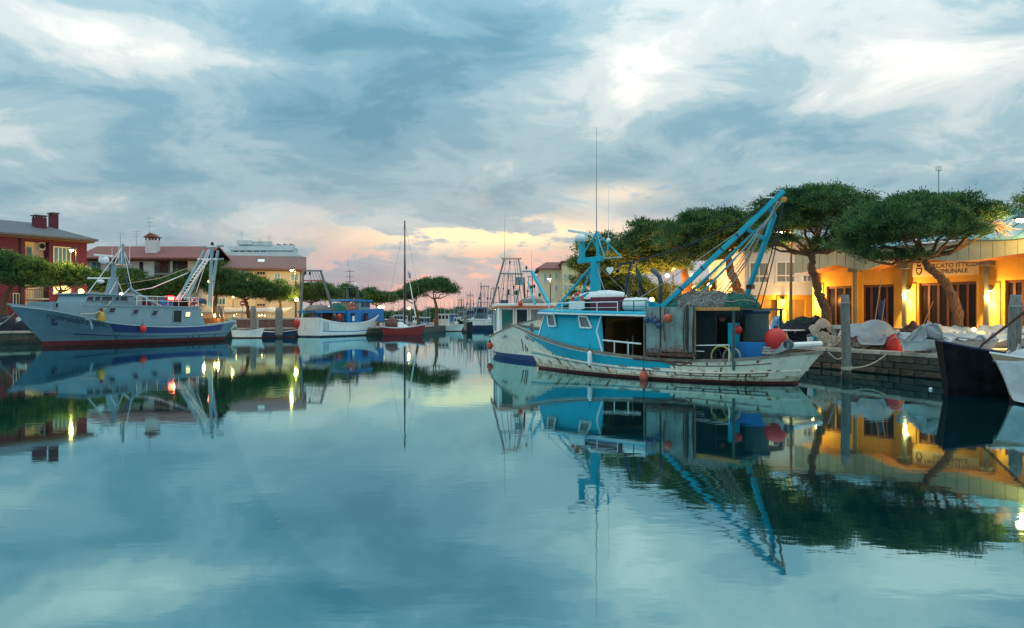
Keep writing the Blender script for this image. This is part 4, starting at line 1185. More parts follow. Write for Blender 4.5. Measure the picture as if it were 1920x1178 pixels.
class Hull:
    """lofted hull: u stern->bow, v keel->sheer; x forward, y port"""
    def __init__(s, deck, wl, rakep=1.3, boot=0.12, keel=-0.7, flare=(1.0, 1.7), sternrake=1.0):
        # deck: [(s, half breadth, z)], wl: [(s, half breadth)]
        s.d0, s.d1 = deck[0][0], deck[-1][0]; s.w0, s.w1 = wl[0][0], wl[-1][0]
        un = lambda x, a, b: (x-a)/(b-a)
        s.fb = catmull([un(d[0], s.d0, s.d1) for d in deck], [d[1] for d in deck])
        s.fz = catmull([un(d[0], s.d0, s.d1) for d in deck], [d[2] for d in deck])
        s.fw = catmull([un(q[0], s.w0, s.w1) for q in wl], [q[1] for q in wl])
        s.boot, s.keel, s.rp, s.fl, s.sr = boot, keel, rakep, flare, sternrake
    def pt(s, u, v, side=1, out=0.0):
        zs = s.fz(u)
        if v < 0.2:
            w = 0.0; z = s.keel + (s.boot-s.keel)*v/0.2; b = s.fw(u)*(0.55+0.45*v/0.2)
        else:
            w = (v-0.2)/0.8; z = s.boot + (zs-s.boot)*w
            f = s.fl[0] + (s.fl[1]-s.fl[0])*u**2
            b = s.fw(u) + (s.fb(u)-s.fw(u))*w**f
        x0 = s.w0 + (s.d0-s.w0)*w**s.sr; x1 = s.w1 + (s.d1-s.w1)*w**s.rp
        b = max(0.0, b)
        return Vector((x0+(x1-x0)*u, side*(b+out), z))
    def u_at(s, x): return (x-s.d0)/(s.d1-s.d0)
    def hb(s, x): return max(0.0, s.fb(s.u_at(x)))
    def sheer(s, x): return s.fz(s.u_at(x))
    def normal(s, u, v, side=1):
        a = s.pt(u+0.01, v, side)-s.pt(u-0.01, v, side); b = s.pt(u, min(1, v+0.02), side)-s.pt(u, v-0.02, side)
        n = a.cross(b).normalized()
        return n if n.y*side > 0 else -n
    def build(s, root, mats, mi, vrows, nu=48, bulwark=0.45, rail=None, railw=0.09, deckm=None, inner=None):
        m = MB(); nv = len(vrows)
        for side in (1, -1):
            vs = [s.pt(i/nu, v, side) for i in range(nu+1) for v in vrows]
            o = len(m.v); m.v += [tuple(p) for p in vs]
            for i in range(nu):
                for j in range(nv-1):
                    f = (o+i*nv+j, o+(i+1)*nv+j, o+(i+1)*nv+j+1, o+i*nv+j+1)
                    m.f.append(f if side == -1 else f[::-1]); m.mi.append(mi((i+0.5)/nu, (vrows[j]+vrows[j+1])/2))
        o2 = (nu+1)*nv
        for j in range(nv-1):
            m.f.append((j, j+1, o2+j+1, o2+j)); m.mi.append(mi(0.0, (vrows[j]+vrows[j+1])/2))
        h = m.build('hull', mats, root, True)
        for p in h.data.polygons[-(nv-1):]: p.use_smooth = False
        # deck inside the bulwark
        m = MB()
        for i in range(nu):
            ua, ub = i/nu, (i+1)/nu
            A = [s.pt(ua, 1, 1, -0.07), s.pt(ub, 1, 1, -0.07), s.pt(ua, 1, -1, -0.07), s.pt(ub, 1, -1, -0.07)]
            for p, sg in zip(A, (1, 1, -1, -1)): p.y = p.y if p.y*sg > 0 else 0.0
            vb = [max(0.25, 1-0.8*bulwark/max(0.3, s.fz(q)-s.boot)) for q in (ua, ub)]
            B = [s.pt(ua, vb[0], 1, -0.07), s.pt(ub, vb[1], 1, -0.07), s.pt(ua, vb[0], -1, -0.07), s.pt(ub, vb[1], -1, -0.07)]
            for p, sg in zip(B, (1, 1, -1, -1)): p.y = p.y if p.y*sg > 0 else 0.0
            m.cur = 0; m.quad(B[0], B[1], B[3], B[2])
            m.cur = 1; m.quad(A[0], A[1], B[1], B[0]); m.quad(A[2], A[3], B[3], B[2])
        m.build('deck', [deckm or M_DECK, inner or mats[0]], root)
        for side in (1, -1):
            MB().path([s.pt(i/nu, 1, side, -0.02)+Vector((0, 0, 0.03)) for i in range(nu+1)], railw, 4, sq=0.7).build('gunwale', rail or M_RAIL, root)
        a, b = s.pt(0, 1, 1), s.pt(0, 1, -1)
        MB().tube(a+Vector((0, 0, .03)), b+Vector((0, 0, .03)), railw*0.9, n=4).build('stern_rail', rail or M_RAIL, root)
        return h
    def strake(s, root, v, u0, u1, mt, r=0.04, name='rubbing_strake', sides=(1, -1), n=30):
        for sd in sides:
            MB().path([s.pt(u0+(u1-u0)*i/n, v, sd, 0.012) for i in range(n+1)], r, 5).build(name, mt, root)


def on_boat(fr, p): return fr.world(p)


def buoy(fr, p, r, label, mt, group='round buoys hung on the boats', kind='round_buoy', tail=0.25, sc=1.05):
    o = thing(kind, label, 'buoy', fr.world(p), fr.a, group)
    MB().ball((0, 0, 0), r, 18, 12, (1, 1, sc)).build('float', mt, o, True)
    MB().lathe([(r*0.22, 0.0), (r*0.20, r*0.25), (r*0.08, r*0.3)], (0, 0, r*sc*0.93), 8).build('eye', M_NAVY, o)
    if tail: MB().tube((0, 0, r*sc*1.15), (0, 0, r*sc*1.15+tail), 0.014, n=4).build('lanyard', M_ROPED, o)
    return o


def fender(fr, p, label, mt=None, r=0.09, L=0.62, top=0.3):
    o = thing('cylinder_fender', label, 'fender', fr.world(p), fr.a)
    MB().lathe([(r*0.3, -L/2), (r*0.85, -L/2+0.05), (r, -L/2+0.1), (r, L/2-0.1), (r*0.85, L/2-0.05), (r*0.3, L/2)], (0, 0, 0), 12).build('body', mt or M_OFFW, o, True)
    MB().lathe([(r*0.35, -L/2-0.07), (r*0.5, -L/2+0.01)], (0, 0, 0), 8).build('tip', M_BLACK, o)
    MB().tube((0, 0, L/2), (0, 0, L/2+top), 0.014, n=4).build('lanyard', M_ROPED, o)
    return o


def heap(fn_c, rx, ry, h, mt, name, label, cat, fr=None, group=None, seed=0, rough=0.22, nu=26, nv=12, strands=0, strand_mt=None, rz=0.0, flat=1.0):
    """soft heap: half dome with lumpy noise; strands of rope lie over it"""
    rr = np.random.default_rng(seed); ph = rr.random(12)*6.28
    p = fr.world(fn_c) if fr else Vector(fn_c)
    o = thing(name, label, cat, p, (fr.a if fr else 0)+rz, group)
    def f(u, v):
        a = 2*math.pi*u; rad = math.sin(v*math.pi/2)
        x, y = math.cos(a)*rad, math.sin(a)*rad
        sp = Vector((x*2.2+ph[0], y*2.2+ph[1], ph[2]))
        k = 1 + rough*1.5*mnoise.noise(Vector((math.cos(a)*1.8+ph[3], math.sin(a)*1.8, ph[4])))
        z = max(0.0, math.cos(v*math.pi/2))**flat*h*(1+rough*1.6*mnoise.noise(sp))
        z += h*rough*0.9*(0.5-abs(mnoise.noise(sp*2.3)))*max(0.0, 1-v)**0.5 + h*rough*0.45*(0.5-abs(mnoise.noise(sp*5.1)))
        return Vector((x*rx*k, y*ry*k, max(0.0, z)))
    m = MB(); m.grid(f, nu*2, nv*2); m.build('pile', mt, o, True)
    for s_ in range(strands):
        u0, v0 = rr.random(), 0.15+0.7*rr.random(); du = (rr.random()-.5)*0.7; dv = (rr.random()-.5)*0.8
        MB().path([f(u0+du*t/7, min(0.98, max(0.05, v0+dv*t/7+0.05*math.sin(t*2+s_))))*1.02+Vector((0, 0, 0.02)) for t in range(8)], 0.022, 4).build('rope_strand', strand_mt or M_ROPE, o)
    return o


def ring_buoy(fr, p, label, R1=0.30, M=None, group='ring lifebuoys'):
    o = thing('ring_lifebuoy', label, 'lifebuoy', fr.world(p), fr.a, group)
    MB().torus((0, 0, 0), R1, R1*0.26, M, 24, 8).build('ring', mat('lifebuoy_red', (0.55, 0.06, 0.035), 0.5), o, True)
    M = M or Matrix.Identity(3)
    for k in range(4):
        a = math.pi/4+k*math.pi/2
        c = M @ Vector((math.cos(a)*R1, math.sin(a)*R1, 0)); t = M @ Vector((-math.sin(a), math.cos(a), 0))
        MB().tube(c-t*0.05, c+t*0.05, R1*0.275, n=10).build('band', M_WHITE, o)
    return o


# ------------------------------------------------------------------ the blue trawler
fb_ = Frame(10.98, 28.0, 135)
B = thing('fishing_boat', 'cyan and rust stained white fishing boat with tall cyan derrick', 'boat', (10.98, 28.0, 0), fb_.a)
L = fb_.side
HB = Hull([(0.25, 0.35, 1.12), (0.75, 1.02, 1.06), (1.4, 1.50, 0.96), (2.4, 1.88, 0.85), (4.0, 2.08, 0.77), (6.0, 2.15, 0.80), (8.2, 2.10, 0.92), (10.9, 1.75, 1.22), (12.95, 1.15, 1.57), (14.5, 0.55, 1.87), (15.6, 0.0, 2.00)],
          [(1.05, 0.20), (1.7, 0.90), (2.6, 1.42), (4.2, 1.85), (6.5, 1.98), (8.5, 1.75), (10.8, 1.12), (12.4, 0.50), (13.75, 0.0)], rakep=1.15, boot=0.10, flare=(1.0, 1.5), sternrake=1.0)
def blue_mi(u, v):
    if v < 0.2: return 2
    if v < 0.28 or (v < 0.36 and int(u*41) % 3 == 0): return 3
    if (0.535 if u > 0.45 else 0.58 if u > 0.36 else 0.63) < v < 0.93 and 0.29+0.10*(0.93-v) < u < 0.90-0.26*(0.93-v): return 1
    if 0.44 < v < 0.47 and u > 0.3: return 1
    return 0
rows = [0, 0.1, 0.2, 0.28, 0.36, 0.44, 0.47, 0.505, 0.535, 0.58, 0.63, 0.69, 0.75, 0.81, 0.87, 0.93, 0.965, 1.0]
M_STAIN = mat('rust_stained_hull', (0.62, 0.50, 0.37), 0.7, var=0.25, scale=2.5, streak=0.9, streakcol=(0.26, 0.11, 0.04), rust=0.16, rustcol=(0.22, 0.09, 0.03), bump=0.15)
HB.build(B, [M_HULLW, M_CYAN, M_BOOT, M_STAIN], blue_mi, rows, 96, 0.5, M_RAIL, 0.10, M_DECK, M_CYAN)
HB.strake(B, 0.52, 0.0, 0.97, M_HULLW, 0.04)
for v, u1 in ((0.80, 0.27), (0.47, 0.28), (0.36, 0.30)): HB.strake(B, v, 0.06, u1, M_RUSTD, 0.016, 'plank_seam', (1,))
# rusty patch plates and chafing plates
for u0, u1, v0, v1, mt in ((0.262, 0.42, 0.90, 0.99, M_RUSTD), (0.345, 0.37, 0.50, 0.62, M_RUSTP), (0.46, 0.49, 0.50, 0.62, M_RUSTP)):
    m = MB(); m.grid(lambda a, b, u0=u0, u1=u1, v0=v0, v1=v1: HB.pt(u0+(u1-u0)*a, v0+(v1-v0)*b, 1, 0.045), 8, 2); m.build('chafing_plate', mt, B)
for u, v in ((0.17, 0.62), (0.385, 0.4), (0.63, 0.42), (0.30, 0.75)):
    m = MB(); m.grid(lambda a, b, u=u, v=v: HB.pt(u+(a-.5)*0.004, v+(b-.5)*0.22, 1, 0.012), 1, 3); m.build('rust_streak', M_RUSTD, B)
M_RUN = mat('rust_run', (0.30, 0.115, 0.035), 0.9, var=0.4, scale=6)
rr_ = random.Random(5)
for k in range(30):
    u = 0.05+0.80*rr_.random(); v1 = rr_.choice((0.585, 0.585, 0.50, 0.95 if u < 0.28 else 0.585)); ln = 0.10+0.22*rr_.random(); hw_ = 0.0025+0.0035*rr_.random()
    m = MB(); m.grid(lambda a, b: HB.pt(u+(a-.5)*2*hw_*(1-0.75*b)+0.001*math.sin(b*4), v1-ln*b, 1, 0.010), 2, 5); m.build('rust_run', M_RUN, B)
# number on the bow
n = HB.normal(0.905, 0.82); q = HB.pt(0.905, 0.80, 1, 0.02)
tg = (HB.pt(0.90, 0.80) - HB.pt(0.91, 0.80)).normalized(); upv = n.cross(tg)
def text_on(root, body, size, mt, P, t, n):
    u = n.cross(t).normalized(); t = u.cross(n).normalized()
    o = text(body, size, mt, root, P, (0, 0, 0)); o.rotation_euler = Matrix((t, u, n)).transposed().to_euler(); return o
M_BLULET = mat('blue_hull_letter', (0.03, 0.10, 0.26), 0.5)
text_on(B, 'IM 717', 0.34, M_BLULET, q + n*0.03, tg, n)
# fore cabin
cy = lambda x: max(0.2, HB.hb(x)-0.10)
def cab(u, v, side=1, out=0.0):
    xb, xt = 12.73+(8.22-12.73)*u, 12.33+(8.46-12.33)*u
    x = xb+(xt-xb)*v; zb = HB.sheer(xb)-0.12; zt = 2.60-0.16*u
    return Vector((x, side*(cy(xb)*(1-0.06*v)+out), zb+(zt-zb)*v))
for side in (1, -1):
    m = MB(); m.grid(lambda u, v: cab(u, v, side), 12, 5); m.build('cabin_side', M_CYAN, B, True, solid=0.05)
m = MB(); m.grid(lambda a, v: Vector((cab(0, v).x + 0.35*(1-(2*a-1)**2), cab(0, v).y*(1-2*a), cab(0, v).z)), 8, 5); m.build('cabin_front', M_CYAN, B, True, solid=0.05)
MB().path([cab(0, v, 1, 0.03) for v in (0, .3, .6, .62, 1)], 0.035, 4).build('corner_trim', M_OFFW, B)
a1, a2, a3 = cab(1, 0, 1, 0.03), cab(1, 0.62, 1, 0.03)+Vector((0.28, 0, 0)), cab(1, 1, 1, 0.03)
MB().path([a1, a2, a3], 0.04, 4).build('doorway_trim', M_OFFW, B)
m = MB(); m.grid(lambda u, v: Vector((12.62-u*6.65, 0, 0)) + Vector((0, (cy(12.62-u*6.65)+0.12)*(1-2*v) if u > 0.03 else 1.2*(1-2*v), 2.66-0.14*u+0.07*(1-(2*v-1)**2))), 20, 6); rfB = m.build('cabin_roof', M_CYAN, B, True, solid=0.09)
MB().path([Vector((12.62-u*6.65, cy(12.62-u*6.65)+0.14 if u > 0.03 else 1.22, 2.60-0.14*u)) for u in [i/20 for i in range(21)]], 0.05, 4).build('roof_edge', M_OFFW, B)
# starboard wall, aft bulkhead and inside of the shelter
m = MB(); m.grid(lambda u, v: Vector((8.3-2.2*u, -1.95, 0.6+1.85*v)), 2, 2); m.build('starboard_wall', M_BROWN, B, solid=0.05)
MB().bb((8.5, -1.9, 0.5), (8.56, 1.5, 2.4)).build('cabin_bulkhead', M_BROWN, B)
MB().bb((6.05, -1.9, 0.5), (6.1, 0.6, 2.4)).build('shelter_bulkhead', M_DKGREEN, B)
MB().bb((8.42, 0.3, 0.6), (8.49, 1.1, 2.2)).build('cabin_door', mat('dark_varnish', (0.08, 0.035, 0.015), 0.4), B)
for i, (x, y) in enumerate(((7.9, 0.9), (7.4, 1.2), (7.0, 0.7), (6.6, 1.0))):
    MB().tube((x, y, 0.5), (x+0.05, y-0.1, 1.5+0.15*i), 0.035, n=5).build('pole', M_WOOD_GREY, B)
for p_ in ((6.22, 2.02), (6.22, -1.9)):
    MB().tube((p_[0], p_[1], 0.8), (p_[0], p_[1], 2.5), 0.045, n=6).build('shelter_post', M_RAIL, B)
p0, p1 = L(1130, 638, 2.0), L(1202, 645, 2.0)
MB().tube(p0, p1, 0.035).build('hand_rail', M_OFFW, B)
for px in (1152, 1178): 
    q = L(px, 642, 2.0); MB().tube((q.x, 2.0, HB.sheer(q.x)), (q.x, 2.0, q.z), 0.025).build('rail_post', M_OFFW, B)
# windows
for px0, py0, px1, py1 in ((1022, 589, 1043, 612), (1084, 593, 1110, 615)):
    yy = cy(L((px0+px1)/2, 600, 1.7).x) + 0.0
    pl = [L(px0, py0, yy), L(px0+17, py0+1, yy), L(px1+1, py1, yy), L(px0+4, py1-1, yy)]
    yw = lambda p: cy(p.x)*(1-0.06*0.5)+0.05
    pl = [Vector((p.x, yw(p), p.z)) for p in pl]
    m = MB()
    for i in range(4): m.bar(pl[i], pl[(i+1) % 4], 0.055, 0.055, up=(0, 1, 0))
    wo = m.build('window', M_OFFW, B)
    MB().prism([p - Vector((0, 0.035, 0)) for p in pl], (0, 0.02, 0)).build('pane', mat('dim_pane', (0.13, 0.14, 0.14), 0.3, var=0.4, scale=3), wo)
# grey-green gallows panels
xs_ = [L(px, 620, 2.16).x for px in (1212, 1239, 1290, 1302)]
zt_, zb_ = 2.78, 1.06
for i in range(3):
    MB().bb((xs_[i+1]+0.015, 2.13-0.02*i, zb_+0.02*i), (xs_[i]-0.015, 2.20-0.02*i, zt_)).build('steel_panel', M_RUSTP, B, bevel=0.01)
    MB().tube((xs_[i+1], 2.2, zb_-0.1), (xs_[i+1], 2.2, zt_+0.05), 0.03, n=5).build('panel_post', M_RUSTD, B)
MB().bb((xs_[3]-0.05, 2.05, zb_-0.12), (xs_[0], 2.26, zb_-0.01)).build('panel_foot', M_RUSTD, B)
MB().path([L(1232, 668, 2.24), L(1250, 680, 2.27), L(1275, 686, 2.28), L(1292, 680, 2.25)], 0.035, 5).build('towing_bar', M_RUSTD, B)
for k, (px, z0, z1) in enumerate(((1283, 1.0, 2.8), (1287, 1.2, 2.85), (1246, 1.5, 2.75), (1300, 0.9, 2.7))):
    q = L(px, 620, 2.24); MB().path([(q.x, 2.24, z0), (q.x+0.04, 2.25, (z0+z1)/2), (q.x-0.03, 2.24, z1)], 0.022, 5).build('hanging_rope', M_ROPED if k % 2 else M_RUSTD, B)
for k in range(5):
    q = L(1216+k*5, 660-k % 2*2, 2.24); MB().torus((q.x, 2.24, 1.12), 0.10, 0.025, Matrix.Rotation(R(80), 3, 'X'), 12, 5).build('rope_loop', M_WOOD_GREY, B)
for y0 in (0.6, -1.9):
    MB().bb((xs_[3], y0, 0.5), (xs_[0], y0+0.05, zt_)).build('inner_wall', M_DKGREEN, B)
# aft shelter roof
MB().bb((2.35, -1.75, 2.66), (6.0, 1.95, 2.74)).build('shelter_roof', M_DKGREEN, B)
a, b = L(1302, 581, 1.98), L(1386, 581, 1.98)
MB().bar((a.x, 1.98, 2.70), (b.x, 1.98, 2.70), 0.07, 0.12).build('roof_beam', M_ORANGEB, B)
MB().tube((a.x, 1.96, 1.0), (a.x, 1.96, 2.66), 0.045, n=5).build('shelter_post', M_ORANGEB, B)
for y in (1.9, -1.7): MB().tube((2.45, y, 0.5), (2.45, y, 2.7), 0.06, n=6).build('shelter_post', M_DKGREEN, B)
MB().bb((a.x-1.5, -1.7, 0.5), (a.x, -1.62, 1.9)).build('starboard_wall', mat('faded_pink_panel', (0.34, 0.16, 0.11), 0.8, var=0.3, rust=0.15), B)
MB().bb((2.5, -1.72, 0.5), (a.x-1.52, -1.66, 2.64)).build('starboard_wall', M_DKGREEN, B)
MB().bb((a.x-1.25, 0.9, 0.6), (a.x-0.95, 1.25, 2.2)).build('blue_locker', M_CYAN, B, bevel=0.02)
q0, q1 = L(1365, 641, 1.2), L(1440, 667, 1.2)
MB().bb((q1.x, 1.0, 0.5), (q0.x, 1.15, q0.z)).build('blue_bin', M_ROYAL, B, bevel=0.02)
q0, q1 = L(1398, 588, 0.6), L(1441, 655, 0.6)
MB().bb((q1.x, 0.55, 0.5), (q0.x, 0.68, q0.z)).build('stern_board', M_DKGREEN, B, bevel=0.02)
for k in range(9):
    MB().ball((q0.x-(q0.x-q1.x)*k/8, 0.62, q0.z+0.05), 0.09, 8, 6).build('cork_float', M_NAVY, B, True)
# rail and hose reels aft
a, b = L(1302, 648, 2.0), L(1367, 647, 2.0)
MB().path([(a.x, 2.0, 0.82), (a.x, 2.0, a.z), (b.x, 2.0, b.z), (b.x, 2.0, 0.82)], 0.022, 5).build('hand_rail', M_OFFW, B)
MB().tube((a.x, 2.0, 1.15), ((a.x+b.x)/2+0.3, 2.0, 1.15), 0.018, n=5).build('hand_rail', M_OFFW, B)
for R1, c_, mt, x_ in ((0.42, 1360, M_CABLE, 0), (0.40, 1352, mat('yellow_hose', (0.42, 0.38, 0.09), 0.5), 0.1), (0.34, 1372, M_ROPE, -0.1), (0.38, 1335, M_CABLE, 0)):
    q = L(c_, 668, 1.6+x_); MB().torus((q.x, 1.6+x_, 0.95), R1, 0.035, Matrix.Rotation(R(90), 3, 'X'), 24, 6).build('hose_reel', mt, B, True)
MB().lathe([(0.30, -0.5), (0.30, -0.46), (0.12, -0.45), (0.12, 0.45), (0.30, 0.46), (0.30, 0.5)], (3.0, 0.6, 1.0), 14, 'Y').build('winch_drum', M_RUSTD, B)
# derrick
tip = L(1470, 358, 0.0); pb = Vector((5.95, 1.35, 2.74)); sb = Vector((L(1392, 575, -1.4).x, -1.4, 2.75)); mid = L(1452, 402, -0.55)
MB().bar(pb, tip, 0.165, 0.175).build('derrick_leg', M_CYAN, B, bevel=0.015)
MB().bar(sb, mid, 0.155, 0.165).build('derrick_leg', M_CYAN, B, bevel=0.015)
MB().bar(mid, tip.lerp(pb, 0.10), 0.10, 0.10).build('derrick_head', M_CYAN, B)
for t_, s_ in ((0.30, 0.26), (0.12, 0.02)):
    MB().bar(tip.lerp(pb, t_), mid.lerp(sb, s_), 0.12, 0.12).build('cross_bar', M_CYAN, B)
MB().bar(pb + Vector((-0.1, 0, -0.05)), pb.lerp(tip, 0.1) + Vector((-0.35, 0, -0.42)), 0.13).build('brace', M_CYAN, B)
MB().bar(Vector((5.2, 1.3, 2.7)), Vector((4.6, 1.0, 3.55)), 0.14, 0.10).build('brace', M_WOOD_GREY, B)
for t_ in (0.18, 0.36, 0.52, 0.64):
    q = pb.lerp(tip, t_); d_ = (tip-pb).normalized()
    MB().bar(q-d_*0.03, q+d_*0.03, 0.18, 0.19).build('strap', M_NAVY, B)
MB().tube(pb + Vector((-0.5, -0.4, 0.1)), tip.lerp(pb, 0.2)+Vector((-0.2, -0.25, -0.2)), 0.05, n=6).build('topping_pole', M_CYAN, B)
MB().tube(pb + Vector((-0.8, -0.6, 0.0)), tip.lerp(pb, 0.3)+Vector((-0.3, -0.3, -0.3)), 0.035, n=6).build('topping_pole', M_CYAN, B)
blk = tip + Vector((0.0, 0.02, -0.32))
MB().lathe([(0.03, -0.05), (0.11, -0.04), (0.11, 0.04), (0.03, 0.05)], blk, 12, 'Y').build('pulley_block', M_ORANGEB, B)
MB().bar(tip.lerp(pb, 0.06)+Vector((0.02, 0.1, 0.02)), tip.lerp(pb, 0.06)+Vector((0.45, 0.1, 0.08)), 0.05).build('light_bracket', M_WHITE, B)
for i in range(6):
    e = Vector((5.1-0.34*i+(0.8 if i > 3 else 0), 1.5-0.25*i, 2.72))
    a_ = blk + Vector((0.03*i, 0.03*i, -0.05))
    MB().path([a_, a_.lerp(e, 0.5)+Vector((0, 0, -0.12-0.04*i)), e], 0.018 + 0.008*(i % 2), 4).build('running_rope', M_ROPE if i % 3 else M_WOOD_GREY, B)
for px in (1412, 1424):
    q = L(px, 588, 0.3); MB().path([tip+Vector((-.05, 0, -.1)), tip.lerp(q, .5)+Vector((-.10, 0, -.1)), q], 0.022, 4).build('falling_rope', M_CABLE, B)
c0, c1 = L(1160, 497, 0.0), L(1418, 398, 0.4)
MB().path([c0.lerp(c1, t/10)+Vector((0, 0, -0.26*math.sin(math.pi*t/10))) for t in range(11)], 0.035, 5).build('stay_cable', M_CABLE, B)
MB().path([c1, tip+Vector((0.1, 0, 0.0))], 0.02, 4).build('stay_cable', M_CABLE, B)
c0, c1 = L(1150, 590, 1.0), L(1385, 434, 0.6)
MB().path([c0, c0.lerp(c1, .5)+Vector((0, 0, -.08)), c1], 0.018, 4).build('stay_rope', M_ROPE, B)
fl_ = L(1407, 538, 0.2)
MB().box(fl_, (0.22, 0.26, 0.16)).build('work_lamp', M_BLACK, B)
# mast, radar and aerials
mx = 10.30
MB().prism([(mx-0.25, -0.15, 2.66), (mx+0.22, -0.15, 2.66), (mx+0.16, -0.15, 4.86), (mx-0.13, -0.15, 4.86)], (0, 0.30, 0)).build('mast_column', M_CYAN, B, bevel=0.02)
MB().prism([(mx-0.28, -0.03, 2.66), (mx-0.85, -0.03, 2.66), (mx-0.26, -0.03, 3.4)], (0, 0.06, 0)).build('mast_gusset', M_CYAN, B)
MB().bar((mx+0.95, 0, 4.93), (mx-0.40, 0, 4.98), 0.26, 0.22).build('yard', M_CYAN, B, bevel=0.02)
MB().tube((mx-0.4, 0, 4.98), (mx-1.45, 0, 4.98), 0.035).build('yard_arm', M_STEEL, B)
MB().bar((mx+0.78, 0, 4.9), (mx+0.80, 0, 5.78), 0.22, 0.20).build('radar_post', M_CYAN, B, bevel=0.015)
MB().lathe([(0.16, 0), (0.30, 0.07), (0.31, 0.18), (0.24, 0.30), (0.08, 0.36)], (mx+0.80, 0, 5.80), 16).build('radome', M_WHITE, B, True)
MB().bar((mx+1.38, 0.25, 6.33), (mx-0.05, -0.2, 6.02), 0.12, 0.12).build('radar_scanner', M_OFFW, B, bevel=0.02)
MB().tube((mx-0.1, -0.3, 4.95), (mx+0.35, -0.15, 6.0), 0.03).build('scanner_post', M_CYAN, B)
MB().tube((mx-0.16, 0, 4.95), (mx-0.06, 0, 6.2), 0.075, 0.065, 8).build('topmast', M_CYAN, B)
for e in ((0.62, 0.3), (-1.35, -0.1), (-0.9, 0.5)):
    MB().tube((mx-0.06, 0, 6.15), (mx+e[0], e[1], 5.0), 0.03, n=5).build('topmast_stay', M_CYAN, B)
MB().tube((mx-0.06, 0, 6.2), (mx-0.05, 0, 10.8), 0.025, 0.008, 5).build('whip_aerial', M_STEEL, B)
MB().tube((mx-0.8, 0.1, 5.75), (mx-0.82, 0.1, 8.2), 0.012, 0.006, 4).build('whip_aerial', M_OFFW, B)
MB().ball((mx-0.8, 0.1, 5.75), 0.09, 8, 6).build('aerial_base', M_WHITE, B, True)
MB().tube((mx-0.75, 0.1, 5.2), (mx-0.8, 0.1, 5.7), 0.04).build('aerial_mount', M_CYAN, B)
for e in ((1.9, 0.6), (1.6, -0.6)):
    MB().tube((mx+0.2, 0, 4.7), (mx+e[0], e[1], 2.75), 0.05, n=6).build('mast_strut', M_CYAN, B)
MB().bar((mx+0.2, 0.2, 3.45), (mx+1.7, 0.6, 2.85), 0.14, 0.10).build('mast_strut', M_CYAN, B)
for e in ((-1.8, 1.2), (-1.8, -1.2), (2.3, 1.1)): MB().tube((mx, 0, 4.8), (mx+e[0], e[1], 2.7), 0.012, n=4).build('guy_wire', M_STEEL, B)
# heart shaped plate, black signal ball
hp = L(1144, 507, 0.3); m = MB(); pts = []
for i in range(20):
    t = 2*math.pi*i/20; pts.append((hp.x - 0.19*math.sin(t)**3, 0.3, hp.z + 0.012*(13*math.cos(t)-5*math.cos(2*t)-2*math.cos(3*t)-math.cos(4*t))))
m.prism(pts, (0, 0.03, 0)); m.build('heart_plate', M_WHITE, B)
MB().ball(L(1158, 508, 0.3), 0.09, 10, 8).build('signal_ball', M_BLACK, B, True)
# roof rails
def rail(pts, zt, root=B, mt=M_OFFW, r=0.02, name='roof_rail'):
    MB().path([Vector((x, y, zt)) for x, y in pts], r, 5).build(name, mt, root)
    MB().path([Vector((x, y, zt-0.22)) for x, y in pts], r*0.7, 4).build(name, mt, root)
    for x, y in pts: MB().tube((x, y, 2.6), (x, y, zt), r, n=5).build('stanchion', mt, root)
rail([(12.0, 1.2), (11.0, 1.45), (9.9, 1.6), (8.8, 1.75), (7.7, 1.8)], 3.02)
rail([(7.6, 1.8), (6.9, 1.8), (6.3, 1.8)], 3.05, mt=M_DKGREEN)
q = L(1077, 573, 1.5); MB().box((q.x, 1.35, 2.92), (0.85, 0.05, 0.34)).build('name_board', M_OFFW, B)
q0, q1 = L(1112, 560, 1.0), L(1166, 583, 1.0)
MB().bb((q1.x, 0.5, 2.68), (q0.x, 1.2, q0.z+0.05)).build('maroon_chest', M_MAROON, B, bevel=0.03)
MB().bb((q0.x+0.03, 0.55, 2.68), (q0.x+0.5, 1.15, q0.z-0.02)).build('black_chest', M_BLACK, B, bevel=0.03)
# upturned white dinghy on the roof and liferaft canister
q0, q1 = L(1082, 556, 0.2), L(1172, 558, 0.2)
MB().lathe([(0.02, -1.35), (0.26, -1.1), (0.36, -0.4), (0.36, 0.5), (0.28, 1.05), (0.02, 1.3)], ((q0.x+q1.x)/2, 0.0, 3.22), 12, 'X').build('roof_dinghy', M_OFFW, B, True)
q = L(1190, 573, 1.0)
MB().lathe([(0.18, -0.55), (0.27, -0.5), (0.28, -0.05), (0.30, 0), (0.28, 0.05), (0.27, 0.5), (0.18, 0.55)], (q.x, 0.9, 2.93), 14, 'X').build('liferaft_canister', M_OFFW, B, True)
MB().path([L(1238, 585, 0.6), L(1239, 530, 0.6), L(1236, 518, 0.6), L(1222, 505, 0.6)], [0.09, 0.09, 0.09, 0.10], 8).build('exhaust_pipe', mat('sooty_pipe', (0.07, 0.065, 0.065), 0.6), B, True)
MB().bb((6.2, 0.4, 2.66), (6.7, 1.1, 2.95)).build('engine_box', M_CYAN, B)
MB().bb((6.4, 1.0, 2.95), (6.62, 1.3, 3.05)).build('vent_box', M_CYAN, B)
# bow fittings
MB().tube((14.2, 0, 1.35), (14.2, 0, 2.1), 0.09, n=8).build('samson_post', M_RAIL, B)
MB().tube((13.9, -0.25, 1.85), (13.9, 0.25, 1.85), 0.05, n=6).build('bitt', M_RAIL, B)
heap((13.2, 0.5, 1.28), 0.35, 0.3, 0.3, M_ROPE, 'rope_coil', 'small coil of rope on the cyan foredeck', 'rope', fb_, seed=4, strands=3)
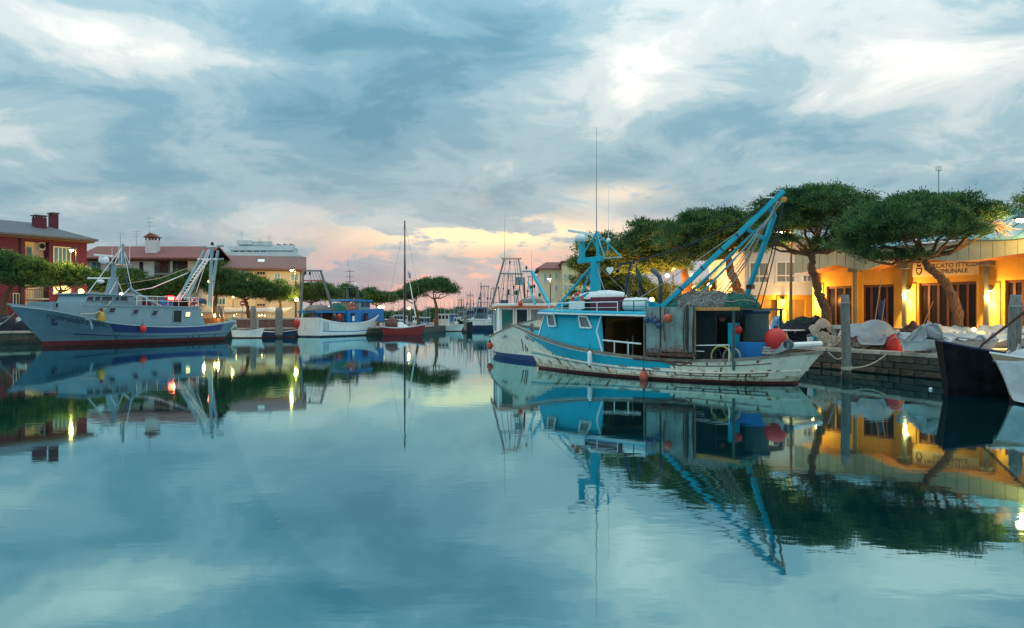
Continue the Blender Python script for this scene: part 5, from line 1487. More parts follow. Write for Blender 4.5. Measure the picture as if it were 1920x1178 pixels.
# stern bracket with roller
q0, q1 = L(1437, 672, 1.35), L(1480, 645, 1.35)
MB().prism([(q0.x, 1.30, q0.z), (q1.x, 1.30, q1.z-0.16), (q1.x, 1.30, q1.z+0.05), (q1.x+0.2, 1.30, q1.z+0.08), (q0.x, 1.30, q0.z+0.1)], (0, 0.06, 0)).build('roller_bracket', M_STEEL, B)
MB().lathe([(0.16, -0.08), (0.17, 0), (0.16, 0.08)], (q1.x+0.06, 1.28, q1.z-0.02), 14, 'Y').build('net_roller', M_DKGREEN, B)
MB().tube((q1.x, 1.2, q1.z-0.05), (q1.x-0.1, -0.9, q1.z-0.05), 0.10, n=10).build('stern_roller', M_OFFW, B)
for k in range(6):
    MB().torus((L(1445, 660, 1.2).x, 1.2, 1.1+0.045*k), 0.30-0.012*k, 0.03, None, 16, 5).build('rope_coil', M_ROPE if k % 2 else M_WOOD_GREY, B, True)

# loose gear hung on or stowed aboard the blue boat
buoy(fb_, L(1455, 637, 1.15), 0.385, 'largest red buoy on the stern of the cyan boat', M_REDBUOY, tail=0, sc=1.08)
buoy(fb_, L(1252, 597, 2.42), 0.165, 'orange buoy in front of the rusty grey green panel', M_BUOY, tail=0.12)
buoy(fb_, L(1384, 619, 1.4), 0.15, 'bright red buoy hanging in the dark aft shelter', M_REDBUOY, tail=0.75)
buoy(fb_, L(1354, 598, 1.3), 0.12, 'small dull red buoy under the orange roof beam', mat('dull_red_buoy', (0.16, 0.03, 0.03), 0.6), tail=0.2)
buoy(fb_, L(1371, 616, 0.6), 0.13, 'dark red buoy at the back of the aft shelter', MATS['dull_red_buoy'], tail=0.7)
for i, (px, py, lab) in enumerate(((1212, 600, 'leftmost dark blue float at the panel corner'), (1222, 599, 'middle dark blue float at the panel corner'), (1229, 603, 'right dark blue float at the panel corner'), (1235, 611, 'lowest dark blue float on the rusty panel'))):
    buoy(fb_, L(px, py, 2.34), 0.12, lab, M_BLUEBUOY, 'dark blue floats by the rusty panel', tail=0.1, sc=1.0)
o = thing('teardrop_buoy', 'orange teardrop buoy with dark tip hanging at the waterline', 'buoy', fb_.world(L(1207, 706, 2.28)), fb_.a)
MB().lathe([(0.03, -0.22), (0.12, -0.16), (0.17, -0.04), (0.165, 0.06), (0.11, 0.17), (0.05, 0.24)], (0, 0, 0), 16).build('float', M_BUOY, o, True)
MB().lathe([(0.105, 0.17), (0.05, 0.25), (0.03, 0.34)], (0, 0, 0), 10).build('tip', M_NAVY, o)
MB().tube((0, 0, 0.33), (0, 0.0, 0.8), 0.012, n=4).build('lanyard', M_ROPED, o)
fender(fb_, L(1106, 672, 2.16), 'white cylinder fender on the cyan hull band', r=0.10, L=0.62)
ring_buoy(fb_, L(1083, 562, 1.30)+Vector((0, 0, -0.02)), 'red and white lifebuoy on the cyan roof rail', 0.27, Matrix.Rotation(R(90), 3, 'X'))
heap((4.6, 0.4, 2.74), 1.25, 1.1, 0.62, M_NETG, 'fishing_net', 'grey heaped fishing net on the aft shelter roof', 'net', fb_, 'nets on the boats', 31, 0.16, strands=7)
heap((3.55, -0.2, 2.74), 0.95, 1.0, 0.55, M_NETGR, 'fishing_net', 'teal green bundled net under the derrick', 'net', fb_, 'nets on the boats', 32, 0.18, strands=4)
heap((5.3, 0.9, 2.74), 0.6, 0.5, 0.32, M_NETGR, 'fishing_net', 'small dark green net beside the derrick foot', 'net', fb_, 'nets on the boats', 33, 0.2)
heap((1.9, 0.5, 0.45), 0.8, 0.7, 0.45, M_NETB, 'fishing_net', 'brown net in the stern behind the red buoy', 'net', fb_, 'nets on the boats', 34, 0.2, strands=5)
# dark flags on canes lashed behind the cabin
for i, (px0, py0, px1, py1, fm, lab) in enumerate(((1172, 575, 1187, 487, M_NAVY, 'dark flag on a cane left of the green one'), (1200, 575, 1192, 488, M_DKGREEN, 'grey green flag on a cane behind the cyan roof'), (1205, 575, 1200, 520, M_BLACK, 'short black flag on a cane by the exhaust pipe'))):
    a_, b_ = L(px0, py0, 0.1), L(px1, py1, 0.1)
    o = thing('marker_flag', lab, 'flag', fb_.world(a_), fb_.a, 'marker flags on canes')
    d_ = b_-a_
    MB().tube((0, 0, 0), d_, 0.018, n=5).build('cane', M_WOOD_GREY, o)
    m = MB(); m.grid(lambda u, v: d_*(1-0.55*v) + Vector(((0.42 if i == 0 else -0.3)*u*(1-v*0.6), 0.07*math.sin(u*5+v*3), -0.75*u*(1-0.3*v))), 6, 6); m.build('cloth', fm, o, True, solid=0.006)

# ------------------------------------------------------------------ white and blue trawler on the left
fl_ = Frame(-31.3, 84.0, -111.0)
T = thing('fishing_boat', 'large white trawler with deep blue stripe and white ladder gantry', 'boat', (fl_.o.x, fl_.o.y, 0), fl_.a)
L = fl_.side
bow = L(15, 571, 0.0); LB = bow.x
HT = Hull([(-1.0, 1.8, 2.05), (1.0, 2.2, 1.85), (4, 2.55, 1.62), (7, 2.7, 1.53), (10.3, 2.75, 1.56), (13.3, 2.7, 1.74), (16, 2.45, 2.05), (18.4, 2.05, 2.60), (20.0, 1.55, 2.95), (21.3, 1.0, 3.17), (LB, 0.0, bow.z)],
          [(0.3, 1.7), (2, 2.2), (6, 2.5), (11, 2.35), (15, 1.5), (18, 0.65), (20.1, 0.0)], rakep=0.95, boot=0.42, flare=(0.8, 1.9))
def t_mi(u, v):
    if v < 0.2: return 2
    if 0.56 < v < 0.94 and 0.10 < u < 0.70: return 1
    if 0.36 < v < 0.40 and u < 0.86: return 1
    return 0
M_THULL = mat('slate_blue_hull_paint', (0.075, 0.165, 0.225), 0.5, var=0.12, scale=1.5, streak=0.3, streakcol=(0.10, 0.10, 0.09))
HT.build(T, [M_THULL, M_DBLUE, M_BOOT], t_mi, [0, .1, .2, .28, .36, .40, .48, .56, .64, .72, .80, .87, .94, 1], 72, 0.7, M_BLUEW, 0.11)
HT.strake(T, 0.42, 0.0, 0.9, M_THULL, 0.06)
HT.strake(T, 0.98, 0.0, 0.995, M_OFFW, 0.055)
for u in (0.70, 0.32, 0.285, 0.245, 0.13):
    MB().path([HT.pt(u, v, 1, 0.03) for v in (0.22, 0.28, 0.34)], 0.04, 4).build('fender_post', M_NAVY, T)
n = HT.normal(0.815, 0.80); q = HT.pt(0.815, 0.80, 1, 0.03); tg = (HT.pt(0.80, 0.80) - HT.pt(0.83, 0.80)).normalized()
text_on(T, 'TOMMASO E PIERO', 0.62, mat('dark_name_letter', (0.02, 0.025, 0.06), 0.6), q+n*0.10, tg, n)
q = HT.pt(0.90, 0.68, 1, 0.02); MB().torus(q, 0.22, 0.09, Matrix.Rotation(R(90), 3, 'X') @ Matrix.Rotation(R(15), 3, 'Y'), 14, 6).build('hawse_pipe', M_NAVY, T)
# superstructure along the deck
def block(px0, px1, py_top0, py_top1, off, name, mt, zb=None, slant0=0.0, slant1=0.0, thick=None):
    """deckhouse whose port wall is at y=off; left edge px0, right edge px1"""
    a, b = L(px0, py_top0, off), L(px1, py_top1, off)
    zb = zb if zb is not None else HT.sheer((a.x+b.x)/2)-0.35
    m = MB()
    m.prism([(a.x+slant0, off, zb), (b.x+slant1, off, zb), (b.x, off, b.z), (a.x, off, a.z)], (0, -2*off, 0))
    return m.build(name, mt, T, bevel=0.04), a, b
m = MB()
xF0, xF1 = L(97, 566, 1.5).x, L(190, 566, 2.2).x
for sd in (1, -1): m.grid(lambda u, v: Vector((xF0+(xF1-xF0)*u, sd*(HT.hb(xF0+(xF1-xF0)*u)-0.12), HT.sheer(xF0+(xF1-xF0)*u)-0.05+(3.68-HT.sheer(xF0+(xF1-xF0)*u))*v)), 10, 2)
m.grid(lambda u, v: Vector((xF0+(xF1-xF0)*u, (HT.hb(xF0+(xF1-xF0)*u)-0.12)*(1-2*v), 3.63)), 10, 2)
m.grid(lambda u, v: Vector((xF0, (HT.hb(xF0)-0.12)*(1-2*u), HT.sheer(xF0)-0.05+(3.68-HT.sheer(xF0))*v)), 2, 2)
m.build('forecastle', M_BLUEW, T, solid=0.05)
ca, cb = L(164, 573, 2.35), L(372, 577, 2.35)
dy = lambda x: min(2.5, HT.hb(x)-0.13)
def dh(u, v, sd):
    x = ca.x+0.2+(cb.x-0.9*(1-v)-ca.x-0.2)*u; zb = HT.sheer(x)-0.06; zt = ca.z+(cb.z-ca.z)*u
    return Vector((x, sd*dy(x)*(1-0.02*v), zb+(zt-zb)*v))
m = MB()
for sd in (1, -1): m.grid(lambda u, v: dh(u, v, sd), 24, 3)
m.grid(lambda u, v: dh(u, 1, 1).lerp(dh(u, 1, -1), v), 24, 2)
for e in (0, 1): m.grid(lambda u, v: dh(e, v, 1).lerp(dh(e, v, -1), u), 2, 3)
m.build('deckhouse', M_BLUEW, T, solid=0.04)
MB().path([dh(i/20, 1, 1)+Vector((0, 0.05, 0.03)) for i in range(21)], 0.09, 4).build('deckhouse_edge', M_BLUEW, T)
MB().bb((cb.x-0.3, -2.0, (ca.z+cb.z)/2+0.03), (ca.x-0.5, 2.0, (ca.z+cb.z)/2+0.10)).build('boat_deck', M_DECK, T)
def bquad(px0, py0, px1, py1, sk, off, name, mt, root=T, fm=None):
    pl = [L(px0+sk, py0, off+0.03), L(px1+sk, py0, off+0.03), L(px1, py1, off+0.03), L(px0, py1, off+0.03)]
    wo = MB().prism(pl, (0, -0.04, 0)).build(name, mt, root)
    m = MB()
    for i in range(4): m.bar(pl[i], pl[(i+1) % 4], 0.07, 0.07, up=(0, 1, 0))
    m.build('window_frame', fm or M_BLUEW, wo)
    return wo
for px0, px1, py0, py1 in ((202, 214, 577, 587), (247, 257, 580, 590), (283, 293, 582, 592)): bquad(px0, py0, px1, py1, 4, dy(L((px0+px1)/2, 585, 2.4).x), 'window', M_GLASSD)
bquad(324, 582, 340, 605, 1, 2.5, 'doorway', M_BLACK); bquad(347, 585, 356, 594, 1, 2.48, 'window', M_LITWIN)
bquad(103, 568, 117, 577, 0, 1.48, 'window', M_BLACK)
# wheelhouse with raked windows
wa, wb = L(157, 567, 1.7), L(262, 570, 1.7); wt0, wt1 = L(166, 552, 1.7), L(250, 556, 1.7)
m = MB(); m.prism([(wa.x, 1.7, wa.z-0.3), (wb.x, 1.7, wb.z-0.3), (wt1.x, 1.7, wt1.z), (wt0.x, 1.7, wt0.z)], (0, -3.4, 0)); m.build('wheelhouse', M_BLUEW, T, bevel=0.05)
MB().prism([(wt0.x+0.3, 1.85, wt0.z), (wt1.x-0.2, 1.85, wt1.z), (wt1.x-0.2, 1.85, wt1.z+0.1), (wt0.x+0.3, 1.85, wt0.z+0.12)], (0, -3.7, 0)).build('wheelhouse_roof', M_BLUEW, T, bevel=0.03)
for px0, px1, sk in ((161, 174, 2.5), (176, 187, 2.5), (189, 209, 2.5), (214, 223, 3), (225, 240, -2)): bquad(px0, 555.5, px1, 565, sk, 1.7, 'window', M_GLASSD)
# mast and yards
mb, mt_ = L(209, 552, 0), L(213, 520, 0)
MB().prism([(mb.x-0.55, -0.25, mb.z), (mb.x+0.55, -0.25, mb.z), (mt_.x+0.3, -0.25, mt_.z), (mt_.x-0.3, -0.25, mt_.z)], (0, 0.5, 0)).build('mast_column', M_BLUEW, T, bevel=0.03)
a, b = L(200, 494, 0), L(243, 496, 0); MB().bar(a, b, 0.5, 0.10).build('mast_platform', M_BLUEW, T)
MB().bar(mt_, L(213, 495, 0), 0.42, 0.42).build('mast_column', M_BLUEW, T)
MB().tube(L(229, 495, 0), L(230, 458, 0), 0.20, 0.14, 8).build('topmast', M_BLUEW, T)
for px in (215, 242): MB().tube(L(px, 494, 0), L(229, 464, 0), 0.04, n=4).build('topmast_stay', M_WHITE, T)
MB().bar(L(176, 478, 0), L(212, 481, 0.4), 0.16, 0.16).build('radar_scanner', M_WHITE, T, bevel=0.03)
q = L(195, 487, 0); MB().lathe([(0.15, -0.35), (0.42, -0.25), (0.45, 0.0), (0.35, 0.25), (0.1, 0.33)], q, 12).build('radome', M_WHITE, T, True)
MB().tube(L(195, 494, 0), L(209, 494, 0), 0.07).build('radar_arm', M_BLUEW, T)
MB().tube(L(164, 522, 0.2), L(212, 522, 0), 0.06).build('yard', M_WHITE, T)
q = L(189, 528, 0.2); MB().ball(q, 0.30, 12, 8, (1, 1, .6)).build('radome', M_WHITE, T, True)
for px, t_ in ((210, 460), (228, 405), (231, 418), (243, 440), (223, 430)): MB().tube(L(px, 494, 0.1), L(px, t_, 0.1), 0.03, 0.012, 4).build('whip_aerial', M_WHITE, T)
for px0, py0, px1, py1 in ((230, 462, 160, 556), (230, 462, 250, 556), (218, 520, 233, 556), (222, 520, 205, 552)): MB().tube(L(px0, py0, 0), L(px1, py1, 1.0), 0.03, n=4).build('guy_wire', M_WHITE, T)
# boom and stays
MB().path([L(243, 540, 1.0), L(258, 552, 1.3), L(360, 607, 2.4)], 0.14, 8).build('boom', M_BLUEW, T)
MB().tube(L(243, 541, 1.0), L(231, 512, 0.2), 0.09).build('boom_strut', M_NAVY, T)
MB().tube(L(243, 541, 1.0), L(228, 555, 1.0), 0.05).build('boom_strut', M_WHITE, T)
MB().path([L(254, 545, 1.0), L(285, 540, .6), L(352, 512, 0)], 0.045, 4).build('stay_rope', M_WHITE, T)
MB().path([L(216, 535, .5), L(300, 522, .3), L(370, 496, 0)], 0.03, 4).build('stay_rope', M_ROPE, T)
# ladder gantry
gt0, gt1 = L(388, 462, 1.2), L(404, 462, -1.2)
f0, f1 = L(333, 563, 1.5), L(344, 563, 0.9)
for off in (1.6, -1.6):
    MB().tube(L(393, 576, off), Vector((L(403, 464, off).x, off*0.75, gt0.z)), 0.20, 0.16, 8).build('gantry_leg', M_BLUEW, T)
    MB().tube(L(334 if off > 0 else 350, 563, off), Vector((L(388, 470, off).x, off*0.75, L(388, 470, off).z)), 0.15, 0.12, 8).build('gantry_stay', M_BLUEW, T)
la, lb_ = L(329, 563, 0.3), L(384, 486, 0.3); la2, lb2 = L(338, 563, -0.35), L(392, 486, -0.35)
MB().tube(la, lb_, 0.07).build('ladder_rail', M_WHITE, T); MB().tube(la2, lb2, 0.07).build('ladder_rail', M_WHITE, T)
for k in range(14): MB().tube(la.lerp(lb_, (k+.5)/14), la2.lerp(lb2, (k+.5)/14), 0.045, n=5).build('rung', M_WHITE, T)
for py, w in ((462, 1.4), (486, 1.6)):
    q = L(396, py, 0); MB().bar((q.x-0.2, 1.4, q.z), (q.x-0.2, -1.4, q.z), 0.2, 0.16).build('gantry_beam', M_BLUEW, T)
    a, b = L(371, py, 1.3) if py > 470 else L(389, py, 1.3), L(405, py, 1.3); MB().bar(a, b, 0.16, 0.16).build('gantry_beam', M_WHITE, T)
q = L(398, 458, 0); MB().ball(q, 0.16, 8, 6, (1, 1, 1.6)).build('masthead_lamp', M_BLACK, T)
for px, py in ((396, 470), (400, 476)): MB().ball(L(px, py, 0.4), 0.12, 8, 6, (1, 1, 1.5)).build('pulley_block', M_BLACK, T)
for px0, px1, py1 in ((394, 368, 548), (398, 398, 590), (391, 345, 562)): MB().tube(L(px0, 468, 0.2), L(px1, py1, 0.4), 0.03, n=4).build('running_rope', M_WHITE, T)
# gear on the boat deck
zbd = (ca.z+cb.z)/2+0.1
for x0, x1, y, mt in ((-0.0, 0.9, 0.9, M_MAROON), (1.4, 2.0, 1.2, M_STEEL), (-3.2, -2.2, 0.4, M_ROYAL), (-1.5, -0.6, -0.8, M_BLACK)):
    xq = L(280, 570, 1).x; MB().bb((xq+x0, y-0.4, zbd), (xq+x1, y+0.4, zbd+0.75)).build('deck_box', mt, T, bevel=0.03)
rail_pts = [L(px, 572, 2.2).x for px in (256, 275, 295, 315, 335, 355, 372)]
MB().path([Vector((x, 2.2, zbd+0.85)) for x in rail_pts], 0.035, 5).build('hand_rail', M_WHITE, T)
MB().path([Vector((x, 2.2, zbd+0.45)) for x in rail_pts], 0.025, 5).build('hand_rail', M_WHITE, T)
for x in rail_pts: MB().tube((x, 2.2, zbd-0.05), (x, 2.2, zbd+0.85), 0.03, n=5).build('stanchion', M_WHITE, T)
q0 = L(352, 568, 1.4); MB().lathe([(0.1, -1.0), (0.4, -0.75), (0.45, 0), (0.4, 0.75), (0.1, 1.0)], (L(372, 568, 1.2).x, 1.2, zbd+0.45), 12, 'X').build('liferaft_canister', M_NAVY, T, True)
# red deck lamp and warm working lights, lit in the picture
q = L(317, 559, 1.0)
lamp = thing('deck_lamp', 'glowing red deck lamp at the foot of the ladder gantry', 'lamp', fl_.world((q.x, 1.0, zbd)), fl_.a)
MB().tube((0, 0, 0), (0, 0, 0.55), 0.05).build('stalk', M_BLACK, lamp)
MB().box((0, 0, 0.78), (0.85, 0.5, 0.45)).build('housing', mat('red_lamp_housing', (0.5, 0.02, 0.02), 0.5), lamp, bevel=0.05)
MB().box((0.0, 0.27, 0.78), (0.6, 0.03, 0.26)).build('lens', emis('red_lens', (1.0, 0.10, 0.03), 30), lamp)
lamp_light(lamp, (0, 0.6, 0.85), 160, (1.0, 0.06, 0.03), 0.08)
for px, py, off, lab in ((376, 591, 1.6, 'warm lamp under the after deck of the white trawler'), (403, 592, 1.0, 'warm lamp at the stern of the white trawler')):
    p_ = fl_.world(L(px, py, off)); l = thing('deck_lamp', lab, 'lamp', p_, fl_.a)
    MB().ball((0, 0, 0), 0.17, 10, 8).build('bulb', M_GLOBE, l, True); MB().tube((0, 0, 0.1), (0, 0, 0.6), 0.03).build('bracket', M_BLACK, l)
    lamp_light(l, (0.1, 0.5, 0.0), 160, (1.0, 0.62, 0.2), 0.15)
q = L(392, 528, 0.5); p_ = fl_.world(q); l = thing('deck_lamp', 'small red lamp halfway up the white gantry leg', 'lamp', p_, fl_.a)
MB().ball((0, 0, 0), 0.13, 8, 6).build('bulb', MATS['red_lens'], l, True); MB().tube((0, 0, 0), (-0.6, 0.2, 0), 0.03).build('bracket', M_BLACK, l)
# stern gear
MB().bb((0.0, -1.6, 1.3), (1.2, 1.2, 2.3)).build('winch_house', M_BROWN, T)
for k in range(3): MB().tube((0.6+k*0.6, 1.9, 1.6), (0.8+k*0.6, 1.7, 3.6), 0.06).build('stern_post', M_EAVE, T)
buoy(fl_, L(268, 617, 2.95), 0.32, 'red buoy hanging on the deep blue stripe', M_REDBUOY, tail=0.5)
ring_buoy(fl_, L(364, 568, 1.9), 'pale lifebuoy on the rail by the ladder gantry', 0.38, Matrix.Rotation(R(90), 3, 'X'))
p_ = fl_.world(L(190, 592, 2.5)); o = thing('cone_float', 'yellow cone float on the side of the white trawler', 'buoy', p_, fl_.a)
MB().lathe([(0.34, -0.45), (0.36, -0.35), (0.22, 0.25), (0.14, 0.35)], (0, 0, 0), 12).build('float', mat('yellow_float', (0.5, 0.26, 0.03), 0.5), o, True)
MB().lathe([(0.15, 0.35), (0.12, 0.6), (0.04, 0.65)], (0, 0, 0), 8).build('tip', M_MAROON, o)
MB().path([L(170, 604, 2.7), L(172, 612, 2.85), L(173, 617, 2.85)], 0.09, 5).build('anchor_flukes', M_BLUEW, T)
MB().path([L(160, 598, 2.6), L(168, 600, 2.7), L(171, 606, 2.75)], 0.08, 5).build('anchor_shank', M_BLUEW, T)
MB().path([L(208, 565, 1.9), L(195, 580, 2.4), L(178, 588, 2.6), L(150, 589, 2.6)], 0.06, 5).build('mooring_line', M_ROPE, T)

# ------------------------------------------------------------------ blue cabined trawler by the cream house
f2 = Frame(-24.7, 97.0, 68.0)
T2 = thing('fishing_boat', 'white hulled trawler with bright blue cabin and grey stern gantry', 'boat', (f2.o.x, f2.o.y, 0), f2.a)
L2 = f2.side
H2 = Hull([(-0.4, 1.75, 2.25), (2, 2.0, 1.85), (6, 2.1, 1.62), (10, 2.0, 1.85), (13.5, 1.3, 2.5), (16.6, 0.0, 3.25)],
          [(0, 1.6), (3, 1.9), (8, 1.85), (11.5, 1.2), (14.6, 0.0)], rakep=1.1, boot=0.16, flare=(0.9, 1.6))
H2.build(T2, [M_OFFW, M_ROYAL, M_NAVY], lambda u, v: 2 if v < 0.2 else (1 if 0.40 < v < 0.46 and u > 0.03 else 0), [0, .1, .2, .3, .40, .46, .6, .75, .9, 1], 40, 0.6, M_OFFW, 0.09)
H2.strake(T2, 0.98, 0, 0.99, M_OFFW, 0.06)
for k in range(5): MB().path([H2.pt(0.04+0.014*k, v, -1, 0.02) for v in (0.5, 0.9)], 0.035, 4).build('hull_rib', M_BLUEW, T2)
a, b = L2(652, 583, -1.9), L2(724, 580, -1.5)
m = MB(); m.prism([(a.x, -1.9, 1.5), (b.x+0.4, -0.9, 1.9), (b.x+0.4, 0.9, 1.9), (a.x, 1.9, 1.5)], (0, 0, a.z-1.5)); m.build('deckhouse', M_ROYAL, T2)
zz = a.z
a2, b2 = L2(673, 566, -1.3), L2(694, 566, -1.3)
MB().bb((a2.x, -1.3, zz-0.2), (b2.x, 1.3, a2.z)).build('wheelhouse', M_BLUEW, T2, bevel=0.04)
MB().bb((L2(655, 562, -1.4).x, -1.5, a2.z+0.002), (b2.x+0.4, 1.5, a2.z+0.28)).build('wheelhouse_roof', M_ROYAL, T2, bevel=0.04)
for px0, px1 in ((678, 684), (686, 693)):
    p0, p1 = L2(px0, 575.5, -1.34), L2(px1, 567, -1.34); MB().bb((p0.x, -1.36, p0.z), (p1.x, -1.31, p1.z)).build('window', M_GLASSD, T2)
for px0, px1, mt in ((659, 665, M_OFFW), (684, 690, M_MAROON)):
    p0, p1 = L2(px0, 602, -1.9), L2(px1, 587, -1.9); d = MB().bb((p0.x, -1.93, p0.z), (p1.x, -1.80, p1.z)).build('door', M_BLACK, T2)
    MB().bb((p0.x+0.08, -1.95, p0.z), (p1.x-0.05, -1.935, p0.z+(p1.z-p0.z)*0.62)).build('door_leaf', mt, d)
p0 = L2(702, 590, -1.75); MB().lathe([(0.2, 0), (0.2, 0.06)], (p0.x, -1.78, p0.z), 12, 'Y').build('porthole', M_BROWN, T2)
# gantry
G2 = mat('grey_gantry_paint', (0.15, 0.15, 0.16), 0.6, var=0.2)
gtp, gts = L2(569, 508, 1.3), L2(601, 508, -1.3)
MB().tube(L2(562, 600, 1.7), gtp, 0.17, 0.13, 8).build('gantry_leg', G2, T2)
MB().tube(L2(628, 594, -1.8), gts, 0.19, 0.14, 8).build('gantry_leg', G2, T2)
MB().bar(gtp+(gtp-gts)*0.08, gts+(gts-gtp)*0.08, 0.22, 0.18).build('gantry_beam', G2, T2)
MB().tube(gtp.lerp(L2(562, 600, 1.7), 0.2), gts.lerp(L2(628, 594, -1.8), 0.21), 0.07).build('gantry_beam', mat('rusty_red_bar', (0.30, 0.07, 0.05), 0.7), T2)
for k in range(4):
    a_ = gtp.lerp(gts, 0.35+0.15*k); MB().tube(a_, a_+Vector((1.0+k*0.6, -0.5, -5.0)), 0.025, n=4).build('running_rope', M_CABLE, T2)
MB().lathe([(0.02, -.4), (.13, -.3), (.13, 0), (.03, .05)], gtp.lerp(gts, .38)+Vector((0, 0, -.15)), 8).build('pulley_block', M_BLACK, T2)
# masts on the wheelhouse
q0 = L2(656, 540, 0)
for px0, px1 in ((652, 651), (672, 669)): MB().tube(L2(px0, 562, 0), L2(px1, 538, 0), 0.22, 0.13, 6).build('mast_leg', M_DKGREEN, T2)
MB().bar(L2(645, 539, 0), L2(674, 539, 0), 0.10).build('yard', G2, T2)
MB().tube(L2(656, 539, 0), L2(656, 505, 0), 0.07, 0.04).build('topmast', G2, T2)
for py, w in ((509, 8), (519, 7), (528, 8)): MB().tube(L2(656-w, py, 0), L2(656+w, py, 0), 0.04, n=4).build('yard', G2, T2)
q = L2(667, 534, 0); MB().ball(q, 0.25, 10, 8).build('radome', M_WHITE, T2, True)
MB().tube(L2(653, 505, 0), L2(653, 470, 0), 0.02, 0.008, 4).build('whip_aerial', M_STEEL, T2)
# stern awning and clutter
zaw = L2(590, 583, -1.7).z
MB().bb((0.1, -1.8, zaw-0.22), (5.0, 1.8, zaw)).build('stern_awning', M_ROYAL, T2)
for x in (0.3, 2.6, 4.8):
    for y in (1.6, -1.6): MB().tube((x, y, 1.5), (x, y, zaw-0.1), 0.07).build('awning_post', M_BROWN, T2)
MB().bb((3.2, -1.5, 1.4), (5.2, 1.5, zaw-0.25)).build('engine_casing', M_DKGREEN, T2)
MB().bb((1.2, -0.4, 1.4), (1.9, 0.4, 2.9)).build('winch', M_ROYAL, T2, bevel=.03)
heap((2.0, 0.1, zaw), 2.4, 1.5, 0.7, M_NETG, 'fishing_net', 'grey net heaped on the blue stern awning', 'net', f2, 'nets on the boats', 41, 0.18, strands=5)
heap((5.6, -0.2, zz-0.6), 1.5, 1.3, 1.5, M_NETGR, 'fishing_net', 'green net beside the lifebuoy on the blue trawler', 'net', f2, 'nets on the boats', 42, 0.15)
ring_buoy(f2, L2(660, 573, -1.6), 'orange lifebuoy behind the blue wheelhouse', 0.42, Matrix.Rotation(R(90), 3, 'X'))
ring_buoy(f2, L2(659, 580, -1.5), 'lower orange lifebuoy behind the blue wheelhouse', 0.40, Matrix.Rotation(R(90), 3, 'X'))
buoy(f2, L2(636, 594, -2.1), 0.36, 'red buoy beside the blue cabin of the trawler', M_REDBUOY, tail=0.4)
p_ = f2.world(L2(557, 607, 1.0)+Vector((-0.6, 0, 0))); o = thing('teardrop_buoy', 'long red teardrop buoy on the stern of the blue cabined trawler', 'buoy', at(557, 608, 95.6), 0)
MB().lathe([(0.04, -0.75), (0.2, -0.4), (0.36, 0.05), (0.36, 0.35), (0.2, 0.55), (0.08, 0.62)], (0, 0, 0), 14).build('float', M_REDBUOY, o, True)
MB().tube((0, 0, 0.6), (0, 0.5, 0.95), 0.03, n=4).build('lanyard', M_ROPED, o)

# ------------------------------------------------------------------ orange roofed boat behind the cyan bow
f3 = Frame(0.15, 54.0, -84.0)
T3 = thing('fishing_boat', 'white boat with orange cabin roof moored behind the cyan bow', 'boat', (f3.o.x, f3.o.y, 0), f3.a)
L3 = f3.side
H3 = Hull([(-0.5, 1.6, 1.15), (2.5, 1.85, 1.1), (5.5, 1.9, 1.25), (8.0, 1.7, 1.55), (10.2, 1.0, 1.95), (12.2, 0.0, 2.3)],
          [(0, 1.4), (3, 1.7), (6, 1.6), (8.5, 0.95), (11.0, 0.0)], rakep=1.1, boot=0.30, flare=(0.9, 1.5))
M_RUSTW = mat('rust_streaked_white_hull', (0.82, 0.71, 0.58), 0.55, var=0.08, streak=0.3, streakcol=(0.45, 0.28, 0.10), rust=0.08)
H3.build(T3, [M_RUSTW, M_DBLUE], lambda u, v: 1 if 0.1 < v < 0.2 else 0, [0, .1, .2, .35, .5, .7, .85, 1], 40, 0.5, M_RAIL, 0.08)
n = H3.normal(0.72, 0.78, -1); q = H3.pt(0.72, 0.78, -1, 0.03); tg = (H3.pt(0.75, 0.78, -1) - H3.pt(0.70, 0.78, -1)).normalized()
text_on(T3, '2C 967', 0.26, M_BLULET, q+n*0.04, tg, n)
for u, mt in ((0.86, M_BLACK), (0.885, M_BROWN), (0.90, M_RUSTD)):
    MB().path([H3.pt(u+0.03*(1-v), v, -1, 0.015) for v in (0.3, 0.5, 0.62)], 0.03, 4).build('rust_streak', mt, T3)
zc = 3.05
M_TEALW = glass('teal_glass', (0.02, 0.14, 0.12), 0.1)
xf, xb = 6.6, 2.6
MB().bb((xb, -1.75, zc), (xf+0.35, 1.75, zc+0.16)).build('cabin_roof', M_OFFW, T3, bevel=0.04)
MB().bb((xb-0.02, -1.8, zc-0.08), (xf+0.38, 1.8, zc-0.002)).build('roof_fascia', mat('orange_trim', (0.62, 0.15, 0.035), 0.5), T3)
MB().bb((xb, -1.6, 0.8), (xf, 1.6, 1.55)).build('cabin_base', M_OFFW, T3)
for x in (xb+0.06, (xb+xf)/2, xf-0.06):
    for y in (-1.58, 1.58): MB().bb((x-0.05, y-0.05, 1.55), (x+0.05, y+0.05, zc-0.09)).build('pillar', M_OFFW, T3)
for y0, y1, mt in ((-1.5, -0.75, M_TEALW), (-0.6, 0.1, M_GLASSD), (0.25, 1.5, M_CURTAIN)):
    pn = MB().bb((xf-0.05, y0, 1.6), (xf-0.02, y1, zc-0.2)).build('pane', mt, T3)
    m = MB()
    for ya in (y0, y1): m.bb((xf-0.06, ya-0.045, 1.56), (xf+0.03, ya+0.045, zc-0.1))
    m.bb((xf-0.06, y0+0.046, 1.56), (xf+0.028, y1-0.046, 1.62)); m.bb((xf-0.06, y0+0.046, zc-0.2), (xf+0.028, y1-0.046, zc-0.1))
    m.build('pane_frame', M_WHITE, pn)
MB().bb((xb+0.1, -1.57, 1.6), (xf-0.15, -1.54, zc-0.15)).build('pane', M_TEALW, T3)
